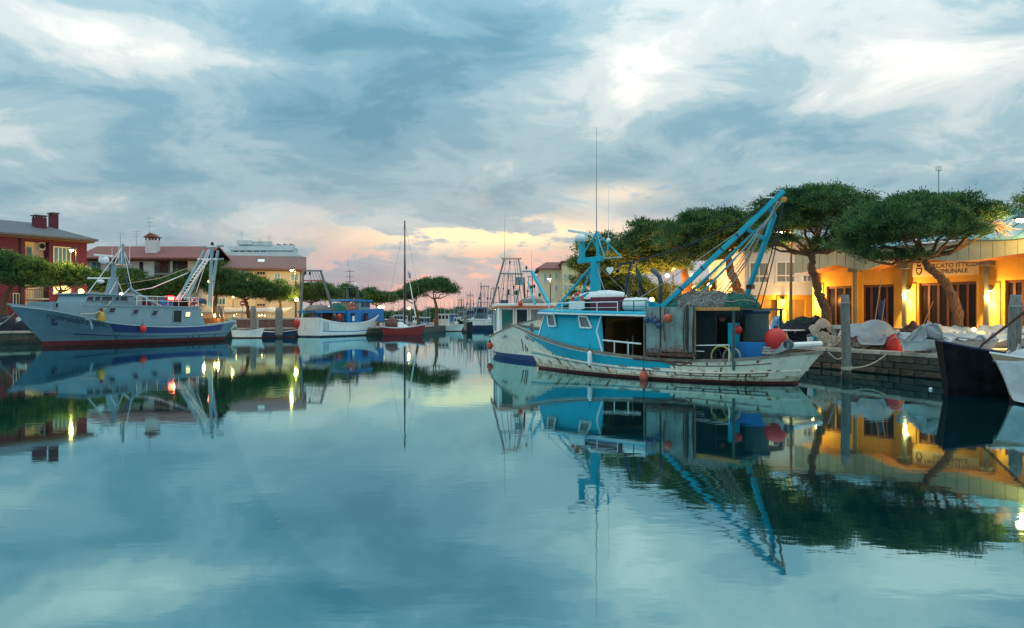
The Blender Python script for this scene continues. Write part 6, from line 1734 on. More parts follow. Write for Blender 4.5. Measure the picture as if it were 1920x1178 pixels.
MB().bb((xb, -1.5, 0.8), (xb+0.05, 1.5, zc-0.1)).build('cabin_back', M_OFFW, T3)
for x in (xf+0.9, xf+0.3): MB().path([(x, -1.72, 1.25), (x-0.25, -1.7, zc-0.1)], 0.045, 5).build('awning_post', M_WHITE, T3)
# gantry and mast clutter
gA, gB = L3(946, 485, -0.9), L3(972, 485, 0.2)
G3 = mat('dull_steel_tube', (0.20, 0.215, 0.23), 0.5, 0.3, var=0.2)
legs = ((L3(921, 575, -1.5), gA), (L3(985, 560, 0.4), gB))
for a_, b_ in legs: MB().tube(a_, b_, 0.075, 0.06, 6).build('gantry_leg', G3, T3)
MB().tube(gA+(gA-gB)*0.15, gB+(gB-gA)*0.2, 0.06).build('gantry_beam', G3, T3)
MB().bar(L3(939, 513, -0.9), L3(980, 514, 0.3), 0.10).build('gantry_beam', G3, T3)
MB().tube(L3(946, 485, -0.9), L3(947, 400, -0.9), 0.02, 0.01, 4).build('whip_aerial', M_STEEL, T3)
gC = L3(997, 509, 0.9); MB().bar(gC, L3(1028, 568, 1.6), 0.16).build('gantry_leg', M_CYAN, T3)
MB().tube(L3(980, 509, 0.4), gC, 0.05).build('gantry_beam', G3, T3)
MB().tube(gC, L3(997, 470, 0.9), 0.02, 0.01, 4).build('whip_aerial', M_STEEL, T3)
for k, (px0, px1) in enumerate(((956, 950), (964, 972), (949, 935), (968, 978))): MB().tube(L3(px0, 487, -0.4), L3(px1, 565, -0.4), 0.018, n=4).build('running_rope', M_ROPED, T3)
for k in range(6):
    a_, b_ = L3(958, 520+k*7, -0.3), L3(966, 520+k*7, -0.3); MB().tube(a_, b_, 0.02, n=4).build('rung', M_STEEL, T3)
for px in (958, 966): MB().tube(L3(px, 515, -0.3), L3(px, 572, -0.3), 0.025, n=4).build('ladder_rail', M_STEEL, T3)
a_, b_ = L3(974, 520, 0.2), L3(993, 528, 0.2); MB().bb((a_.x-0.2, -0.1, b_.z), (a_.x+0.2, 0.55, a_.z)).build('radar_box', M_BLUEW, T3, bevel=.03)
for px0, py0, px1, py1 in ((976, 529, 968, 572), (983, 529, 984, 572), (990, 529, 1003, 570)): MB().tube(L3(px0, py0, 0.2), L3(px1, py1, 0.4), 0.06).build('mast_leg', M_CYAN if px0 != 983 else M_RUSTD, T3)
q = L3(990, 565, 0.4); MB().lathe([(0.04, -.10), (0.20, -.09), (0.20, -.06), (0.08, -.05), (0.08, .05), (0.2, .06), (0.2, .09)], q, 16, 'X').build('winch_drum', M_OFFW, T3)
q = L3(968, 549, -0.1); MB().ball(q, 0.16, 10, 8).build('floodlight', M_BLACK, T3)
q0, q1 = L3(944, 560, -0.8), L3(958, 570, -0.8); MB().bb((q0.x-0.3, -1.0, zc+0.16), (q0.x+0.2, -0.55, zc+0.5)).build('deck_box', M_BLUEBUOY, T3)
for i, (px, py) in enumerate(((954, 545), (954, 550), (935, 540), (996, 538), (1002, 537), (1012, 553), (987, 502), (956, 492), (963, 538))):
    q = L3(px, py, 0.2); MB().ball(q, 0.075, 8, 6, (1, 1, 1.4)).build('deck_light', M_BLACK, T3)
    MB().tube(q, q+Vector((0, 0.05, -0.35)), 0.015, n=4).build('light_stalk', G3, T3)
heap((4.2, 0.6, zc+0.16), 1.0, 0.8, 0.35, M_NETG, 'fishing_net', 'small grey net on the orange trimmed roof', 'net', f3, 'nets on the boats', 43, 0.2, strands=3)
buoy(f3, L3(976, 571, -0.4)+Vector((0, 0, 0.05)), 0.15, 'orange float lying on the orange trimmed roof', M_BUOY, tail=0)
o = thing('teardrop_buoy', 'orange teardrop buoy with black tip on the orange roofed boat', 'buoy', f3.world(H3.pt(0.42, 0.52, -1, 0.22)), 0)
MB().lathe([(0.04, -0.24), (0.15, -0.18), (0.20, -0.03), (0.18, 0.08), (0.10, 0.18)], (0, 0, 0), 14).build('float', M_BUOY, o, True)
MB().lathe([(0.10, 0.18), (0.05, 0.28), (0.03, 0.36)], (0, 0, 0), 10).build('tip', M_BLACK, o)
MB().tube((0, 0, .35), (0.1, 0.05, 0.75), 0.012, n=4).build('lanyard', M_ROPED, o)

# ------------------------------------------------------------------ red sailing boat
f4 = Frame(at(722, 0, 108).x, 108, -8.0)
T4 = thing('sailing_boat', 'red hulled sailing boat with one tall bare mast', 'sailing boat', (f4.o.x, 108, 0), f4.a)
L4 = f4.side
H4 = Hull([(-0.3, 0.8, 1.15), (1.5, 1.05, 1.0), (3.2, 1.1, 1.05), (4.6, 0.75, 1.25), (5.75, 0.0, 1.5)], [(0, 0.7), (2, 0.95), (3.8, 0.65), (5.0, 0)], boot=0.1)
M_REDH = mat('crimson_hull', (0.26, 0.018, 0.022), 0.4, var=0.12)
H4.build(T4, [M_REDH, M_OFFW], lambda u, v: 1 if v > 0.93 else 0, [0, .1, .2, .4, .6, .8, .93, 1], 24, 0.12, M_OFFW, 0.05, M_OFFW)
m = MB(); m.grid(lambda u, v: Vector((0.6+3.4*u, 0.65*(1-2*v), 0.95+(0.85*math.sin(math.pi*min(1, u*1.15+0.12))**0.6)*(1-abs(2*v-1)**3))), 12, 8); m.build('coach_roof', M_OFFW, T4, True)
m = MB(); m.grid(lambda u, v: Vector((0.2+1.7*u, -0.75*math.cos(math.pi*v), 1.1+1.25*math.sin(math.pi*v)*(0.7+0.3*math.sin(math.pi*u)))), 6, 10); m.build('spray_hood', mat('maroon_canvas', (0.14, 0.05, 0.04), 0.8), T4, True, solid=.02)
mq = L4(759, 606, 0)
MB().tube((mq.x, 0, 1.2), (L4(759, 414, 0).x, 0, L4(759, 414, 0).z), 0.12, 0.08, 8).build('mast', M_BLACK, T4)
ztop_ = L4(759, 414, 0).z
for e in ((5.6, 0, 1.5), (-0.2, 0, 1.2), (mq.x, 0.95, 1.05), (mq.x, -0.95, 1.05)): MB().tube((mq.x, 0, ztop_-0.2), e, 0.018, n=4).build('stay_wire', M_STEEL, T4)
MB().tube((mq.x, 0, 2.0), (mq.x-2.8, 0, 2.1), 0.07).build('boom', M_OFFW, T4)
MB().path([(mq.x+0.1, 0.0, 10), (mq.x+0.9, 0, 6), (mq.x+1.5, 0, 2.5)], [0.02, .07, .09], 6).build('furled_jib', M_OFFW, T4)
for k in range(6):
    x = 0.2+0.9*k; MB().tube((x, -0.98+0.1*max(0, k-3), 1.05), (x, -0.98+0.1*max(0, k-3), 1.75), 0.015, n=4).build('stanchion', M_STEEL, T4)
MB().path([(0.2+0.9*k, -0.98+0.1*max(0, k-3), 1.75) for k in range(6)], 0.012, 4).build('life_line', M_STEEL, T4)
pf = L4(766, 508, 0.1); m = MB(); m.grid(lambda u, v: Vector((mq.x+0.4+0.45*u, 0.05*math.sin(u*5), pf.z-0.8*v-0.3*u)), 4, 4); m.build('pennant', M_STEEL, T4, True, solid=0.01)

# ------------------------------------------------------------------ small craft further up the canal
def small_boat(label, px0, px1, py_w, py_s, hullm, cabm, cab=None, mast=None, heading=0.0, name='motor_boat', cat='boat', group='small craft up the canal', canopy=None):
    Y = CAM_H*FPX/(py_w-YH); x0 = (px0-960)/FPX*Y; Lm = (px1-px0)/FPX*Y
    fr = Frame(x0 if heading == 0 else x0+Lm, Y, heading)
    o = thing(name, label, cat, (fr.o.x, Y, 0), fr.a, group)
    zs = (py_w-py_s)/FPX*Y; bm = min(1.6, Lm*0.2)
    H = Hull([(0, bm*0.85, zs), (Lm*0.35, bm, zs*0.93), (Lm*0.7, bm*0.8, zs*1.05), (Lm, 0, zs*1.3)], [(0.1, bm*0.7), (Lm*0.4, bm*0.85), (Lm*0.9, 0)], boot=0.12)
    H.build(o, [hullm, M_BOOT], lambda u, v: 1 if v < 0.2 else 0, [0, .1, .2, .4, .6, .8, 1], 20, zs*0.35, M_OFFW, 0.06)
    if cab:
        c0, c1, pt_ = cab
        xa, xb = (c0-px0)/FPX*Y, (c1-px0)/FPX*Y
        if heading: xa, xb = Lm-xb, Lm-xa
        zt = CAM_H-(pt_-YH)/FPX*Y; sd = -1 if heading == 0 else 1
        cbx = MB().bb((xa, -bm*0.7, zs*0.6), (xb, bm*0.7, zt)).build('cabin', cabm, o, bevel=0.05)
        MB().bb((xa-0.15, -bm*0.78, zt), (xb+0.25, bm*0.78, zt+0.12)).build('cabin_roof', M_OFFW, o, bevel=0.03)
        for k in range(3):
            w_ = (xb-xa)/3; MB().bb((xa+w_*k+0.08, sd*bm*0.7, zt-0.75), (xa+w_*(k+1)-0.08, sd*(bm*0.7+0.03), zt-0.15)).build('window', M_GLASSD, o)
    if mast:
        for mpx, mpy in mast:
            xm = (mpx-px0)/FPX*Y; xm = Lm-xm if heading else xm; zt = CAM_H-(mpy-YH)/FPX*Y
            MB().tube((xm, 0, zs*0.7), (xm, 0, zt), 0.06, 0.03, 5).build('mast', M_STEEL, o)
            MB().tube((xm, 0, zt*0.8), (xm+1.2, 0, zs), 0.02, n=4).build('stay', M_STEEL, o)
    if canopy:
        MB().bb((Lm*0.1, -bm*0.8, canopy), (Lm*0.5, bm*0.8, canopy+0.08)).build('canopy', M_ROYAL, o)
        for x in (Lm*0.12, Lm*0.48):
            for y in (-bm*.75, bm*.75): MB().tube((x, y, zs*.8), (x, y, canopy), 0.03, n=4).build('canopy_post', M_STEEL, o)
    return o, fr
b1, fb1 = small_boat('small white motor boat with boxy cabin and red lifebuoy', 808, 872, 621.5, 611, M_OFFW, M_OFFW, (822, 842, 590), ((833, 568), (850, 575)))
small_boat('tiny white dinghy with navy bottom beside the red sailing boat', 787, 811, 624, 614, M_NAVY, M_OFFW, name='rowing_dinghy', cat='dinghy')
small_boat('white skiff with outboard near the mooring pile', 437, 496, 634, 620, M_OFFW, M_OFFW, name='rowing_skiff', cat='skiff')
small_boat('dark navy skiff under the quay wall by the blue trawler', 494, 560, 633, 622, M_NAVY, M_NAVY, name='rowing_skiff', cat='skiff')
small_boat('black bowed boat between the far trawler and the white motor boat', 858, 886, 620.5, 603, M_BLACK, M_BLACK, heading=180.0)
small_boat('pale blue motor boat with wrap screen behind the dinghy', 786, 812, 619.5, 607, M_BLUEW, M_BLUEW, (790, 806, 596), ((800, 570),), heading=180.0)
small_boat('far white yacht with thin mast left of the paired pines', 728, 768, 618, 606, M_OFFW, M_BLUEW, (740, 756, 592), ((748, 530), (757, 560)))
small_boat('far blue cabin cruiser beyond the motor boat', 838, 866, 613, 603, M_BLUEW, M_ROYAL, (842, 858, 590), ((851, 560), (862, 545)))
# more small craft packed along the far left bank
for px0, px1, pw, ps, hm, cm, cab_, ms, hd, lab in (
    (770, 792, 616.5, 606, M_BLUEW, M_OFFW, (774, 786, 594), ((781, 562),), 0.0, 'far pale cruiser under the left paired pine'),
    (812, 836, 615.5, 606, M_OFFW, M_BLUEW, (818, 830, 595), ((826, 566),), 180.0, 'far white cruiser between the paired pine trunks'),
    (846, 872, 616.8, 607, M_NAVY, M_OFFW, (852, 864, 596), ((858, 556), (866, 572)), 0.0, 'far navy hulled cabin boat right of the motor boat'),
    (866, 884, 613.0, 604, M_OFFW, M_BLUEW, (870, 880, 594), ((874, 560),), 180.0, 'far little white boat under the smaller gantry'),
    (904, 930, 614.0, 604, M_BLUEW, M_OFFW, (909, 922, 592), ((916, 552), (925, 566)), 0.0, 'far pale boat just left of the orange roofed boat'),
    (728, 748, 613.5, 605, M_OFFW, M_ROYAL, (732, 742, 594), ((738, 566),), 0.0, 'far blue topped boat behind the trawler bow'),
    (748, 770, 612.5, 604, M_ROYAL, M_OFFW, (752, 764, 593), ((758, 570),), 180.0, 'far royal blue boat left of the sailing mast')):
    small_boat(lab, px0, px1, pw, ps, hm, cm, cab_, ms, hd)
ring_buoy(fb1, Vector((0.9, -1.1, 1.75)), 'orange lifebuoy at the stern of the small white motor boat', 0.4, Matrix.Rotation(R(90), 3, 'X'))
# outboard on the skiff
p_ = at(438, 620, 91.5); o = thing('outboard_motor', 'green striped outboard tilted on the white skiff', 'motor', p_, 0)
MB().box((0, 0, 0.25), (0.75, 0.4, 0.42), M=Matrix.Rotation(R(-35), 3, 'Y')).build('cowl', mat('outboard_green', (0.05, 0.22, 0.17), 0.4), o, bevel=0.1)
MB().box((0.05, 0, 0.40), (0.7, 0.415, 0.07), M=Matrix.Rotation(R(-35), 3, 'Y')).build('stripe', M_WHITE, o)
MB().bar((-0.2, 0, 0.1), (-0.65, 0, -0.55), 0.14, 0.2).build('leg', M_BLACK, o)

# far trawlers with gantries, right side of the canal
def far_trawler(px_c, py_w, wpx, hpx, gpx, gtop, label, hm, end_on=True, heading=-100.0, gbase=598):
    Y = CAM_H*FPX/(py_w-YH); c = (px_c-960)/FPX*Y; s = Y/FPX
    o = thing('fishing_boat', label, 'boat', (c, Y, 0), 0, 'trawlers far up the canal')
    hw = wpx*s/2; zs = hpx*s
    H = Hull([(0, hw*0.9, zs), (4, hw, zs*0.95), (9, hw*0.9, zs*1.1), (13, 0, zs*1.5)], [(0, hw*0.75), (5, hw*0.85), (11.5, 0)], boot=0.2)
    # hull points up the canal: rotate local x to +Y
    H_pt = H.pt
    H.pt = lambda u, v, side=1, out=0.0: (lambda p: Vector((-p.y, p.x, p.z)))(H_pt(u, v, side, out))
    m = MB(); nv = 6; nu = 16; rows = [0, .1, .2, .5, .8, 1]
    for side in (1, -1):
        vs = [H.pt(i/nu, v, side) for i in range(nu+1) for v in rows]; o_ = len(m.v); m.v += [tuple(q) for q in vs]
        for i in range(nu):
            for j in range(nv-1):
                m.f.append((o_+i*nv+j, o_+(i+1)*nv+j, o_+(i+1)*nv+j+1, o_+i*nv+j+1)); m.mi.append(1 if rows[j] < 0.15 else 0)
    for j in range(nv-1): m.f.append((j, j+1, (nu+1)*nv+j+1, (nu+1)*nv+j)); m.mi.append(1 if rows[j] < 0.15 else 0)
    m.build('hull', [hm, M_BLACK], o)
    MB().bar((-hw*1.0, -0.05, zs-0.05), (hw*1.0, -0.05, zs-0.05), 0.2, 0.22).build('stern_rail', M_OFFW, o)
    MB().bb((-hw*0.9, 0.3, zs*0.6), (hw*0.9, 10, zs*0.65)).build('deck', M_DECK, o)
    MB().bb((-hw*0.65, 6, zs*0.6), (hw*0.65, 9, zs+2.4)).build('wheelhouse', M_BLUEW, o, bevel=0.06)
    MB().bb((-hw*0.6, 5.9, zs+1.3), (hw*0.6, 5.99, zs+2.1)).build('window', M_GLASSD, o)
    MB().bb((-hw*0.8, 1.5, zs+1.2), (hw*0.8, 5.5, zs+1.4)).build('stern_awning', M_NAVY, o)
    zg = CAM_H-(gtop-YH)*s; g0, g1, gt0, gt1 = [(q-px_c)*s for q in gpx]
    zb = zs*0.7
    MB().tube((g0, 1.0, zb), (gt0, 1.6, zg), 0.11, 0.08, 6).build('gantry_leg', G3, o); MB().tube((g1, 1.0, zb), (gt1, 1.6, zg), 0.11, 0.08, 6).build('gantry_leg', G3, o)
    MB().tube((gt0-0.3, 1.6, zg), (gt1+0.3, 1.6, zg), 0.09).build('gantry_beam', G3, o)
    k = 0.45; MB().tube((g0+(gt0-g0)*(1-k), 1.4, zg+(zb-zg)*k), (g1+(gt1-g1)*(1-k), 1.4, zg+(zb-zg)*k), 0.07).build('gantry_beam', G3, o)
    MB().tube((0, 7, zs+2.4), (0, 7, zg+1.0), 0.12, 0.06, 6).build('mast', M_NAVY, o)
    for t_ in (0.3, 0.5, 0.7): MB().tube((gt0+(gt1-gt0)*t_, 1.6, zg), ((t_-.5)*2, 5, zs+1.4), 0.03, n=4).build('running_rope', M_CABLE, o)
    for t_ in (-0.5, 0.6): MB().tube((t_, 7.5, zs+2.4), (t_, 7.5, zg+1.5+t_), 0.025, n=4).build('whip_aerial', M_STEEL, o)
    for t_ in (0.1, 0.85): MB().ball((g0+(gt0-g0)*0.7 if t_ < .5 else g1+(gt1-g1)*.6, 1.3, zg*0.72), 0.2, 8, 6).build('deck_light', M_BLACK, o)
    return o
far_trawler(899, 618.5, 42, 20, (888, 912, 903, 915), 536, 'far white trawler stern on with tall grey gantry', M_OFFW)
far_trawler(879, 614, 26, 15, (872, 890, 877, 886), 553, 'smaller far trawler left of the stern on one', M_BLUEW)
far_trawler(925, 611, 30, 15, (915, 940, 921, 934), 540, 'far trawler half hidden by the orange roofed boat', M_BLUEW)
far_trawler(1058, 622, 40, 20, (1040, 1075, 1050, 1066), 528, 'trawler with dark gantry before the yellow house', M_BLUEW)
# cluster behind the orange roofed boat
far_trawler(952, 615, 34, 18, (938, 968, 946, 960), 512, 'trawler with slim gantry right behind the orange roofed boat', M_OFFW)
far_trawler(1000, 617, 36, 19, (985, 1015, 992, 1008), 518, 'trawler with grey gantry between the orange roof and the corner house', M_BLUEW)
far_trawler(862, 611.5, 20, 12, (856, 870, 860, 867), 562, 'tiny far trawler right of the paired pines', M_OFFW)

# ================================================================== things on and beside the quays
def pile(px, Y, py_top, r, label, zb=-0.6, rope=True, lean=0.0):
    p = at(px, 0, Y); zt = at(px, py_top, Y).z
    o = thing('mooring_pile', label, 'mooring pile', (p.x, Y, 0), 0, 'timber mooring piles')
    k = 9; rr = random.Random(px)
    MB().path([(lean*i/k + rr.uniform(-.012, .012), rr.uniform(-.012, .012), zb+(zt-zb)*i/k) for i in range(k+1)], [r*(1.08-0.10*i/k+rr.uniform(-.03, .03)) for i in range(k)]+[r*0.80], 12).build('shaft', M_WOOD_GREY, o, True)
    MB().path([(lean*0.15, 0, zb), (lean*0.2, 0, 0.18), (lean*0.22, 0, 0.34)], [r*1.13, r*1.12, r*1.06], 12).build('weed_band', M_WEED, o, True)
    if rope:
        MB().torus((lean*0.85, 0, zt-0.32*r/0.17), r*1.02, 0.014, None, 18, 5).build('steel_band', M_STEEL, o)
        for q in range(3): MB().torus((0.01*q, 0, 0.42+0.04*q), r*1.1, 0.022, Matrix.Rotation(R(6), 3, 'X'), 18, 5).build('rope_turn', M_ROPE, o)
    return o


pile(1587, 30.6, 553, 0.17, 'grey timber pile right of the cyan boat stern', lean=-0.05)
pile(1900, 28.0, 553, 0.215, 'thick timber pile at the right edge of the view', lean=0.08)
pile(475, 92.5, 574, 0.34, 'pale grey pile behind the white skiff', -0.6, False)
pile(523, 93.5, 577, 0.42, 'thick grey pile between the skiffs and the blue trawler', -0.6, False)
pile(411, 97, 575, 0.40, 'round topped pile behind the white trawler stern', 0.9, False)
pile(872, 128, 590, 0.25, 'thin far pile beside the small white motor boat', -0.6, False)

def onq(px, py, Y): return at(px, py, Y)
ZQ = ZR + 0.002

# round table
c = at(1480, 0, 41.5); zt = at(0, 618, 41.5).z
o = thing('garden_table', 'white table with splayed legs behind the red buoy', 'table', (c.x, 41.5, ZQ), 0)
MB().lathe([(0.78, -0.02), (0.80, 0.0), (0.80, 0.03), (0.77, 0.045)], (0, 0, zt-ZQ-0.05), 28).build('top', M_WHITE, o)
for k in range(4):
    a = math.pi/4+k*math.pi/2
    MB().path([(0.34*math.cos(a), 0.34*math.sin(a), zt-ZQ-0.08), (0.10*math.cos(a), 0.10*math.sin(a), 0.35), (0.14*math.cos(a), 0.14*math.sin(a), 0.10), (0.30*math.cos(a), 0.30*math.sin(a), 0.02)], 0.028, 6).build('leg', M_WHITE, o)

# tarpaulins: sheets let fall over what they cover
def cloth(w, d, hf, z0, nu=46, nv=36, steps=150, seed=0, cx=0.0, cy=0.0, rot=0.0, slack=1.0, gather=0.92):
    """small cloth fall in numpy: returns grid (nu+1, nv+1, 3) lying on height field hf(x, y)"""
    rg = np.random.default_rng(seed)
    gx, gy = np.meshgrid(np.linspace(-w/2, w/2, nu+1), np.linspace(-d/2, d/2, nv+1), indexing='ij')
    rx_, ry_ = gx*gather, gy*(0.5+0.5*gather)
    c_, s_ = math.cos(rot), math.sin(rot)
    wv = sum(0.05*np.sin(gx*rg.uniform(4, 13)+gy*rg.uniform(-3, 3)+rg.random()*6) for _ in range(4))
    P = np.stack([cx+rx_*c_-ry_*s_, cy+rx_*s_+ry_*c_, z0+0.1+wv+rg.normal(size=gx.shape)*0.015], -1)
    O = P.copy(); lx, ly = w/nu, d/nv; dg = math.hypot(lx, ly)
    cons = []
    def sl(n, i): return slice(i, None) if i >= 0 else slice(None, i)
    for di, dj, L0, k in ((1, 0, lx, 1.0), (0, 1, ly, 1.0), (1, 1, dg, 0.6), (1, -1, dg, 0.6), (2, 0, 2*lx, 0.22), (0, 2, 2*ly, 0.22)):
        ia, ib = slice(0, nu+1-di), slice(di, nu+1)
        ja, jb = (slice(0, nv+1-dj), slice(dj, nv+1)) if dj >= 0 else (slice(-dj, nv+1), slice(0, nv+1+dj))
        cons.append((ia, ja, ib, jb, L0*slack, k))
    for it in range(steps):
        vel = (P-O)*0.94; O = P.copy(); P = P+vel; P[..., 2] -= 0.0035
        for _ in range(7):
            D = np.zeros_like(P); C = np.zeros(P.shape[:2])
            for ia, ja, ib, jb, L0, k in cons:
                A, Bq = P[ia, ja], P[ib, jb]; v = Bq-A; ln = np.linalg.norm(v, axis=-1)+1e-9
                f = (0.5*k*(ln-L0)/ln)[..., None]*v
                D[ia, ja] += f; D[ib, jb] -= f; C[ia, ja] += 1; C[ib, jb] += 1
            P += D/np.maximum(C, 1)[..., None]*1.7
            h = hf(P[..., 0], P[..., 1])+0.012
            low = P[..., 2] < h
            P[..., 2] = np.where(low, h, P[..., 2])
            O[..., :2] = np.where(low[..., None], P[..., :2]*0.5+O[..., :2]*0.5, O[..., :2])
    return P


def sheet_from(P, name, mt, parent):
    nu, nv = P.shape[0]-1, P.shape[1]-1
    m = MB(); m.grid(lambda u, v: tuple(P[round(u*nu), round(v*nv)]), nu, nv)
    o = m.build(name, mt, parent, True)
    sb = o.modifiers.new('smooth', 'SUBSURF'); sb.levels = 1; sb.render_levels = 1
    so = o.modifiers.new('solid', 'SOLIDIFY'); so.thickness = 0.012
    return o


def drape(name, label, cat, cpos, w, d, h, mt, rz=0.0, seed=0, peak=0.5, fold=0.06, group=None, size=(1.5, 1.5), lumps=7):
    """a sheet fallen over a rough heap w x d x h"""
    o = thing(name, label, cat, cpos, rz, group)
    rg = np.random.default_rng(seed)
    bl = [(rg.uniform(-.38, .38)*w, rg.uniform(-.36, .36)*d, rg.uniform(.35, .85)*h, rg.uniform(.28, .46)*w) for _ in range(lumps)]
    bl[0] = (0.0, 0.0, h, 0.45*w)
    def hf(x, y):
        z = np.zeros_like(x)
        for bx_, by_, bh, br in bl:
            q = 1-((x-bx_)**2+(y-by_)**2)/br**2
            z = np.maximum(z, bh*np.sqrt(np.clip(q, 0, 1))**0.7)
        return z
    P = cloth(w*size[0], d*size[1], hf, h+0.15, seed=seed, rot=0.3, slack=1.05)
    sheet_from(P, 'sheet', mt, o)
    return o, hf

M_TARP = mat('pale_tarpaulin', (0.34, 0.36, 0.37), 0.7, var=0.22, scale=1.6, bump=1.0, bscale=2.6, streak=0.2, streakcol=(0.3, 0.28, 0.25))
M_TARPB = mat('blue_tarpaulin', (0.02, 0.16, 0.36), 0.5, var=0.3, scale=2, bump=0.5, bscale=4, sub=(0.25, 0.38, 0.48))
M_BLANK = mat('pinkish_grey_blanket', (0.36, 0.31, 0.28), 0.9, var=0.2, scale=1.5, bump=0.5, bscale=5)
M_DARKNET = mat('black_navy_net', (0.018, 0.022, 0.035), 0.9, var=0.6, scale=6, bump=1.0, bscale=14)

p = at(1452, 0, 42.5)
drape('tarpaulin_bundle', 'blue and white tarpaulin standing behind the red buoy', 'tarpaulin', (p.x+0.15, 42.5, ZQ), 1.0, 0.8, at(0, 592, 42.5).z-ZQ, M_TARPB, 0.1, 2, size=(2.2, 2.4), lumps=4)
p = at(1512, 0, 42.0)
heap((p.x, 42.0, ZQ), 1.35, 0.95, at(0, 597, 42).z-ZQ, M_DARKNET, 'fishing_net', 'big dark navy net heap behind the white table', 'net', None, 'nets on the quay', 51, 0.10, 30, 14, 8, M_NETGR, flat=0.45)
p = at(1547, 0, 40.6)
drape('grey_blanket', 'pinkish grey blanket thrown over the dark net heap', 'blanket', (p.x, 40.9, ZQ), 1.2, 1.0, at(0, 597, 41).z-ZQ, M_BLANK, -0.4, 6, size=(1.4, 1.3), lumps=6)
p = at(1540, 0, 38.9)
heap((p.x+0.2, 39.3, ZQ), 0.8, 0.6, 0.72, M_NETW, 'fishing_net', 'pale ochre net and rope pile beside the stern roller', 'net', None, 'nets on the quay', 52, 0.16, 26, 12, 9, M_ROPE)
p = at(1568, 0, 37.4)
heap((p.x+0.3, 38.0, ZQ), 0.55, 0.5, 0.55, M_NETW, 'fishing_net', 'small pale net left of the timber pile', 'net', None, 'nets on the quay', 53, 0.2, 20, 10, 5, M_ROPE)
for i, (px, mt, h) in enumerate(((1537, M_WHITE, 0.5), (1541, M_CYAN, 0.55))):
    p = at(px, 0, 38.4); o = thing('plastic_bucket', ('white', 'turquoise')[i] + ' bucket at the front of the pale net pile', 'bucket', (p.x-0.25+0.02*i, 38.9, ZQ), 0, 'buckets on the quay')
    MB().lathe([(0.13, 0), (0.17, h), (0.18, h+0.02), (0.15, h-0.01)], (0, 0, 0), 14).build('pail', mt, o, True)
    MB().torus((0, 0, h+0.01), 0.165, 0.012, Matrix.Rotation(R(70), 3, 'X'), 16, 4).build('handle', M_STEEL, o)
# low white-topped wall before the doors
a, b = at(1560, 0, 41.0), at(1660, 0, 37.6)
o = thing('garden_wall', 'low white capped brick wall before the market doors', 'wall', (0, 0, ZQ))
MB().bar((a.x, 41.0, 0.45), (b.x, 37.6, 0.45), 0.22, 0.9).build('brick_panel', M_BRICK, o)
MB().bar((a.x, 41.0, 1.0), (b.x, 37.6, 1.0), 0.34, 0.2).build('capping', M_WHITEST, o)
# tarp mound with net and red bag
p = at(1645, 0, 36.0)
heap((p.x, 36.1, ZQ), 1.12, 0.8, 0.78, M_NETW, 'fishing_net', 'pale net showing under the light grey tarpaulin mound', 'net', None, 'nets on the quay', 54, 0.12, 28, 12, 6, M_ROPED)
drape('tarpaulin_mound', 'light grey tarpaulin draped over nets beside the timber pile', 'tarpaulin', (p.x-0.05, 36.1, ZQ+0.28), 1.9, 1.5, 1.10, M_TARP, 0.15, 9, size=(1.55, 1.6), lumps=9)
p = at(1683, 0, 34.8)
heap((p.x, 35.0, ZQ), 0.42, 0.36, 0.72, mat('red_sack', (0.50, 0.02, 0.015), 0.5, var=0.25, bump=0.6, bscale=5), 'red_sack', 'bright red sack at the right of the tarpaulin mound', 'sack', None, None, 55, 0.10, 24, 12, 3, M_ROPE)
# wire crates with a brown net over them
for i in range(3):
    p = at(1655+i*30, 0, 38.5-0.9*i); h = 0.95
    o = thing('wire_crate', ('leftmost', 'middle', 'rightmost')[i] + ' grey wire crate behind the tarpaulin mound', 'crate', (p.x, 38.5-0.9*i, ZQ), -0.95, 'wire crates on the quay')
    m = MB()
    for x in (-.45, .45):
        for y in (-.35, .35): m.tube((x, y, 0), (x, y, h), 0.025, n=4)
    m.build('corner_post', M_STEEL, o)
    for k in range(5):
        z = 0.08+k*0.21; m = MB(); m.path([(-.45, -.35, z), (.45, -.35, z), (.45, .35, z), (-.45, .35, z), (-.45, -.35, z)], 0.014, 4); m.build('wire_hoop', M_STEEL, o)
    MB().bb((-.42, -.32, 0.03), (.42, .32, 0.55+0.1*i)).build('contents', (M_BLUEBUOY, M_NETG, M_NETB)[i], o)
    MB().bb((-.47, -.37, h), (.47, .37, h+0.05)).build('lid', M_BLUEW, o)
p = at(1716, 0, 36.0)
heap((p.x, 36.2, ZQ), 0.75, 0.6, 1.12, M_NETB, 'fishing_net', 'brown net heap hanging by the wire crates', 'net', None, 'nets on the quay', 56, 0.14, 26, 12, 8, mat('brown_rope', (0.22, 0.11, 0.07), 0.9), flat=0.7)
# leaning poles with rags
for i, (px0, py0, px1, py1, Y, lab) in enumerate(((1641, 592, 1657, 503, 39, 'long pale cane leaning before the market doors'), (1652, 594, 1661, 560, 38, 'short pale cane beside the long one'), (1725, 590, 1752, 565, 36.5, 'cane rising from the brown net heap'))):
    a, b = at(px0, py0, Y), at(px1, py1, Y)
    o = thing('bamboo_cane', lab, 'cane', (a.x, Y, ZQ), 0, 'canes leaning on the quay')
    MB().tube((-(b.x-a.x)*0.5, 0, 0), (b.x-a.x, 0.1, b.z-ZQ), 0.03, 0.018, 6).build('stem', mat('cane', (0.40, 0.25, 0.12), 0.6), o)
    m = MB(); m.grid(lambda u, v: Vector(((b.x-a.x)*(0.55-0.2*v)+0.18*u, 0.02+0.04*math.sin(u*6), (b.z-ZQ)*(0.62-0.25*v)-0.15*u)), 4, 5); m.build('rag', (M_DBLUE, M_MAROON, M_TARP)[i], o, True, solid=0.006)
